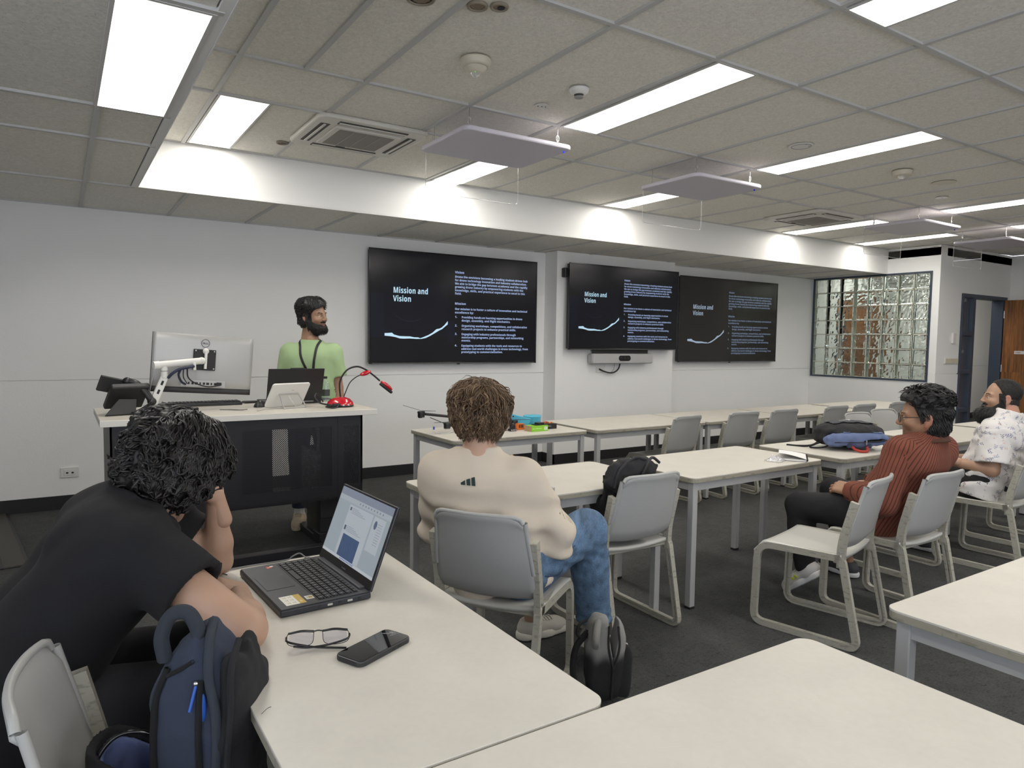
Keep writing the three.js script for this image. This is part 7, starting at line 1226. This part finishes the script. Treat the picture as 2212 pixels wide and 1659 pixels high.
{ // navy backpack on the near chair
  const t = thing('backpack', 'navy and black backpack with blue zip pulls standing on the near white chair', 'backpack');
  const navy = clothMat([0.030, 0.040, 0.068], 0.88), dark = clothMat([0.011, 0.011, 0.013], 0.9), lining = clothMat([0.12, 0.15, 0.30], 0.6), blue = M([0.02, 0.09, 0.42], 0.4);
  const A = frameOf(V(-1.105, 0.615, 2.075), V(0.84, 0, 0.54), V(0.03, 1, 0.05));
  const taper = (f, M4) => { const inv = M4.clone().invert(), q = V(0, 0, 0); return (x, y, z) => { q.set(x, y, z).applyMatrix4(inv); return f(x, y, z) + 0.03 * sstep(0.05, 0.2, q.y) * Math.abs(q.x) / 0.1; }; };
  const fm = taper(softBox(A, 0.088, 0.205, 0.075, 3.2), A);
  obj('main_body', uvBy(meshField(fm, boxAround(A, 0.26), 0.006, 2), (x, y, z) => [x + z, y]), navy, t);
  const B = frameOf(V(-1.045, 0.60, 2.10), V(0.84, 0, 0.54), V(-0.10, 1, -0.02)), fb = softBox(B, 0.03, 0.185, 0.09, 2.6);
  obj('back_padding', uvBy(meshField(fb, boxAround(B, 0.24), 0.006, 2), (x, y, z) => [x + z, y]), dark, t);
  const P1 = frameOf(V(-1.215, 0.535, 2.02), V(0.84, 0, 0.54), V(-0.12, 1, 0.1)), fo = softBox(P1, 0.078, 0.125, 0.07, 3.2, 0.005), inv = P1.clone().invert(), qq = V(0, 0, 0);
  const pocket = (x, y, z) => { qq.set(x, y, z).applyMatrix4(inv); const d = fo(x, y, z), cut = qq.y - 0.045 + 0.5 * qq.x - 0.25 * qq.z; return Math.max(d, -(d + 0.012), cut); };
  obj('front_pocket', uvBy(meshField(pocket, boxAround(P1, 0.18), 0.0055, 2), (x, y, z) => [x + z, y]), dark, t);
  const inner = (x, y, z) => { qq.set(x, y, z).applyMatrix4(inv); const d = fo(x, y, z) + 0.013, cut = qq.y - 0.03 + 0.5 * qq.x - 0.25 * qq.z; return Math.max(d, -(d + 0.010), cut); };
  obj('pocket_lining', uvBy(meshField(inner, boxAround(P1, 0.18), 0.0055, 2), (x, y, z) => [x + z, y]), lining, t);
  const seam = (f, M4, pts, r, m, name, parent = t) => obj(name, tube(pts.map((p) => onField(f, L(M4, ...p), r * 0.5)), r, 60, 7), m, parent);
  seam(fm, A, [[0.02, -0.19, 0.09], [0.045, -0.08, 0.1], [0.05, 0.06, 0.1], [0.04, 0.14, 0.085], [0.03, 0.19, 0.05], [0.01, 0.20, 0.0]], 0.009, clothMat([0.05, 0.062, 0.085], 0.9), 'zip_flap');
  seam(fm, A, [[-0.005, -0.17, 0.1], [0.012, -0.08, 0.1], [0.02, 0.05, 0.1], [0.022, 0.13, 0.08]], 0.006, dark, 'zip');
  seam(fm, A, [[-0.07, -0.19, 0.08], [-0.075, -0.06, 0.09], [-0.07, 0.08, 0.09], [-0.055, 0.15, 0.06]], 0.006, dark, 'piping');
  seam(fm, A, [[-0.065, 0.135, 0.07], [-0.03, 0.15, 0.085], [0.01, 0.165, 0.075]], 0.004, dark, 'yoke_seam');
  seam(fb, B, [[0.0, -0.17, 0.11], [0.012, -0.02, 0.11], [0.012, 0.1, 0.1], [0, 0.165, 0.06], [0, 0.185, 0.02]], 0.006, clothMat([0.02, 0.02, 0.023], 0.9), 'strap_edge');
  obj('grab_handle', tube([L(A, -0.058, 0.15, 0.035), L(A, -0.06, 0.195, 0.04), L(A, -0.045, 0.232, 0.035), L(A, -0.018, 0.236, 0.03), L(A, 0.0, 0.205, 0.03), L(A, 0.004, 0.165, 0.035)], 0.013, 40, 8), clothMat([0.045, 0.055, 0.075], 0.9), t);
  const pull = (x, y) => { const p = onField(fm, L(A, x, y, 0.1), 0.006); const g = obj('zip_pull', rod(p, p.clone().add(V(-0.012, -0.042, 0.006)), 0.003, 8), blue, t); obj('slider', ball(0.005, p.x, p.y + 0.003, p.z), MAT.steel, g); };
  pull(0.02, 0.125); const lp = onField(fm, L(A, 0.026, 0.09, 0.1), 0.004); obj('blue_loop', ball(1, lp.x, lp.y - 0.005, lp.z, 0.006, 0.026, 0.004, 12), blue, t);
  const c = thing('pocket_cables', 'black coiled cables sticking out of the backpack front pocket', 'cables');
  obj('cable', tube([L(P1, 0.03, -0.08, 0.06), L(P1, -0.03, 0.0, 0.07), L(P1, -0.045, 0.06, 0.05), L(P1, -0.02, 0.095, 0.02), L(P1, 0.03, 0.085, 0.0), L(P1, 0.07, 0.04, 0.0)], 0.0042, 60, 7), MAT.blackGloss, c); obj('thin_cable', tube([L(P1, -0.05, -0.02, 0.075), L(P1, 0.0, 0.03, 0.06), L(P1, 0.05, 0.035, 0.03)], 0.0028, 24, 6), MAT.black, c); obj('thin_cable', tube([L(P1, -0.03, -0.05, 0.085), L(P1, 0.02, -0.02, 0.075), L(P1, 0.07, -0.04, 0.05)], 0.0028, 24, 6), MAT.black, c);
}
{ // grey bag on the floor
  const t = thing('backpack', 'grey fading to black backpack standing open on the carpet', 'backpack');
  const A = frameOf(V(0.375, 0.165, 1.485), V(0.87, 0, 0.5), V(0, 1, 0.02)), f = softBox(A, 0.075, 0.16, 0.062, 3.4, 0.004);
  const inv = A.clone().invert(), q = V(0, 0, 0);
  const body = (x, y, z) => { q.set(x, y, z).applyMatrix4(inv); const slit = Math.max(Math.abs(q.x - 0.022 - 0.02 * q.y) - 0.020 * sstep(-0.02, 0.13, q.y), -(q.y + 0.0)), d = f(x, y, z); return Math.max(d, -Math.max(slit, -(d + 0.05))); };
  const g = uvBy(meshField(body, boxAround(A, 0.2), 0.005, 2), (x, y, z) => [x + z, y]);
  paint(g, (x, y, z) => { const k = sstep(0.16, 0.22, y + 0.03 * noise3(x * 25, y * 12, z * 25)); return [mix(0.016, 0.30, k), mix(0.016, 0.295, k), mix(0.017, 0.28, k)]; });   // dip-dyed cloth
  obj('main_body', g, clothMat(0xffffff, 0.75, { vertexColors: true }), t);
  obj('open_zip', [tube([[0.02, -0.02, 0.1], [0.0, 0.06, 0.1], [0.005, 0.14, 0.07]].map((p) => onField(f, L(A, ...p))), 0.004, 30, 6), tube([[0.022, -0.02, 0.1], [0.05, 0.06, 0.1], [0.048, 0.14, 0.07]].map((p) => onField(f, L(A, ...p))), 0.004, 30, 6), tube([[0.02, -0.02, 0.1], [0.02, -0.1, 0.1], [0.02, -0.15, 0.08]].map((p) => onField(f, L(A, ...p))), 0.005, 30, 6)], M([0.02, 0.02, 0.02], 0.5), t);
  obj('carry_handle', tube([[-0.045, 0.07, 0.075], [-0.05, 0.1, 0.09], [-0.045, 0.13, 0.075], [-0.035, 0.155, 0.045]].map((p) => L(A, ...p)), 0.014, 20, 8), clothMat([0.33, 0.325, 0.30], 0.85), t);
  const s2 = frameOf(V(0.42, 0.12, 1.535), V(0.87, 0, 0.5), V(0, 1, 0)), f2 = softBox(s2, 0.036, 0.1, 0.03, 3, 0.003); obj('side_pocket', uvBy(meshField(f2, boxAround(s2, 0.13), 0.005, 2), (x, y, z) => [x + z, y]), clothMat([0.017, 0.017, 0.018], 0.8), t);
  obj('shoulder_strap', tube([L(A, -0.07, 0.1, 0.02), L(A, -0.115, 0.05, 0.04), L(A, -0.125, -0.04, 0.05), L(A, -0.1, -0.12, 0.04), L(A, -0.07, -0.14, 0.02)], 0.012, 30, 8), clothMat([0.012, 0.012, 0.013], 0.9), t);
  obj('loop_strap', tube([L(A, -0.07, 0.14, 0.0), L(A, -0.1, 0.13, 0.02), L(A, -0.11, 0.1, 0.03), L(A, -0.085, 0.085, 0.03), L(A, -0.07, 0.11, 0.02)], 0.006, 30, 6), clothMat([0.02, 0.02, 0.022], 0.9), t);
  obj('white_tag', bx(0.004, 0.018, 0.014, 0, 0, 0, 0.001).translate(...onField(f, L(A, 0.09, 0.05, 0.02)).toArray()), MAT.whitePlastic, t);
}
{ // blue and grey bag lying on the middle table
  const t = thing('backpack', 'blue and charcoal backpack with a red handle lying on its side', 'backpack');
  const A = frameOf(V(2.985, 0.765, 0.83), V(0.87, 0, 0.5), V(0.03, 1, -0.04)), f = softBox(A, 0.205, 0.083, 0.15, 2.6, 0.008);
  obj('main_body', uvBy(meshField((x, y, z) => Math.max(f(x, y, z), 0.679 - y), boxAround(A, 0.26), 0.007, 2), (x, y, z) => [x, z]), clothMat([0.014, 0.014, 0.016], 0.8), t);
  const pnl = shell((u, v) => onField(f, L(A, (u - 0.45) * 0.30, 0.12, -0.07 + v * 0.15), 0.004), 16, 10, 0.003); obj('mesh_panel', pnl, clothMat([0.045, 0.047, 0.058], 0.7), t);
  for (let k = 0; k < 4; k++) obj('pale_stripe', tube([[-0.05 + k * 0.012, 0.12, -0.02 + k * 0.015], [0.035 - k * 0.012, 0.12, -0.045 + k * 0.022]].map((p) => onField(f, L(A, ...p), 0.009)), 0.002, 10, 5), M([0.5, 0.52, 0.52], 0.5), t);
  const B = frameOf(V(2.925, 0.745, 0.925), V(0.87, 0, 0.5), V(0.1, 1, 0.1)), fb = softBox(B, 0.195, 0.05, 0.062, 2.6, 0.010), inv = B.clone().invert(), q = V(0, 0, 0);
  const bp = (x, y, z) => { q.set(x, y, z).applyMatrix4(inv); const slit = Math.max(Math.abs(q.y + 0.004 - 0.03 * q.x) - 0.011 * sstep(0.0, 0.06, q.x) * sstep(0.19, 0.14, q.x), 0.01 - q.z), d = fb(x, y, z); return Math.max(d, -slit); };
  obj('blue_pocket', uvBy(meshField(bp, boxAround(B, 0.23), 0.0055, 2), (x, y, z) => [x, y]), clothMat([0.125, 0.165, 0.31], 0.8), t);
  const lm = shell((u, v) => onField(fb, L(B, -0.10 + u * 0.26, 0.09, -0.02 + v * 0.06), 0.002), 20, 6, 0.003); obj('blue_flap', lm, clothMat([0.15, 0.19, 0.345], 0.8), t);
  obj('zip', tube([[-0.17, -0.012, 0.07], [0.0, -0.006, 0.08], [0.17, 0.004, 0.06]].map((p) => onField(fb, L(B, ...p), 0.002)), 0.003, 30, 6), MAT.black, t); obj('zip_pull', [cyl(0.004, 0.004, 0.03, 0, 0, 0, 8).translate(...onField(fb, L(B, 0.03, -0.01, 0.08), 0.005).toArray())], MAT.steel, t);
  obj('red_handle', tube([L(B, -0.055, -0.045, 0.05), L(B, -0.05, -0.06, 0.085), L(B, -0.02, -0.068, 0.105), L(B, 0.02, -0.066, 0.1), L(B, 0.04, -0.05, 0.06)], 0.0085, 30, 8).translate(0, 0.012, 0), clothMat([0.42, 0.045, 0.035], 0.8), t);
  for (const s of [-0.07, 0.055]) obj('handle_anchor', bx(0.03, 0.028, 0.02, 0, 0, 0, 0.005).applyMatrix4(B.clone().multiply(new THREE.Matrix4().makeTranslation(s, -0.03, 0.052))), clothMat([0.04, 0.055, 0.1], 0.85), t);
  obj('shoulder_strap', tube([L(A, -0.18, -0.05, -0.02), L(A, -0.24, -0.074, 0.0), L(A, -0.3, -0.083, -0.05), L(A, -0.36, -0.082, -0.1)], 0.007, 24, 6), clothMat([0.012, 0.012, 0.014], 0.85), t);
  obj('shoulder_strap', tube([L(A, -0.19, -0.05, 0.03), L(A, -0.24, -0.06, 0.05), L(A, -0.27, -0.082, 0.03), L(A, -0.22, -0.08, 0.09), L(A, -0.17, -0.06, 0.1)], 0.006, 24, 6), clothMat([0.012, 0.012, 0.014], 0.85), t);
  obj('shoulder_strap', tube([L(A, 0.19, -0.04, 0.03), L(A, 0.225, -0.07, 0.05), L(A, 0.25, -0.082, 0.09)], 0.005, 16, 6), clothMat([0.012, 0.012, 0.014], 0.85), t);
}
{ // dark rucksack slumped on the chair beside the cream sweatshirt
  const t = thing('backpack', 'slumped dark charcoal rucksack on the chair beside the cream sweatshirt', 'backpack');
  const A = frameOf(V(0.895, 0.545, 1.0), V(1, 0, 0.05), V(0, 1, 0.05)), B = frameOf(V(0.86, 0.735, 1.085), V(1, 0.02, 0.05), V(0, 1, 0.12)), fa = softBox(A, 0.165, 0.125, 0.09, 3, 0.010), fb = softBox(B, 0.145, 0.085, 0.042, 2.4, 0.010), f = (x, y, z) => smin2(fa(x, y, z), fb(x, y, z), 0.05);
  const chairBack = (x, y, z) => z - (1.075 + (y - 0.45) * 0.26 + 0.004);
  obj('main_body', uvBy(meshField((x, y, z) => Math.max(f(x, y, z), y < 0.74 ? chairBack(x, y, z) : -1, 0.424 - y), [[0.66, 0.4, 0.86], [1.12, 0.86, 1.22]], 0.0065, 2), (x, y, z) => [x, y]), clothMat([0.022, 0.022, 0.024], 0.8), t);
  for (const [a, b] of [[-0.10, 0.012], [0.02, 0.03]]) obj('webbing', tube([[a - 0.05, 0.16, 0.1], [a - 0.02, 0.23, 0.09], [a + 0.06, 0.285, 0.1], [a + 0.12, 0.28, 0.13]].map((p) => onField(f, L(A, ...p), 0.004)), 0.007, 30, 7), clothMat([0.035, 0.035, 0.038], 0.8), t);
  obj('side_strap', tube([[-0.16, 0.2, 0.05], [-0.175, 0.1, 0.07], [-0.17, 0.0, 0.08], [-0.165, -0.1, 0.06]].map((p) => onField(f, L(A, ...p), 0.004)), 0.008, 30, 7), clothMat([0.012, 0.012, 0.013], 0.85), t);
}
renderer.render(scene, camera);
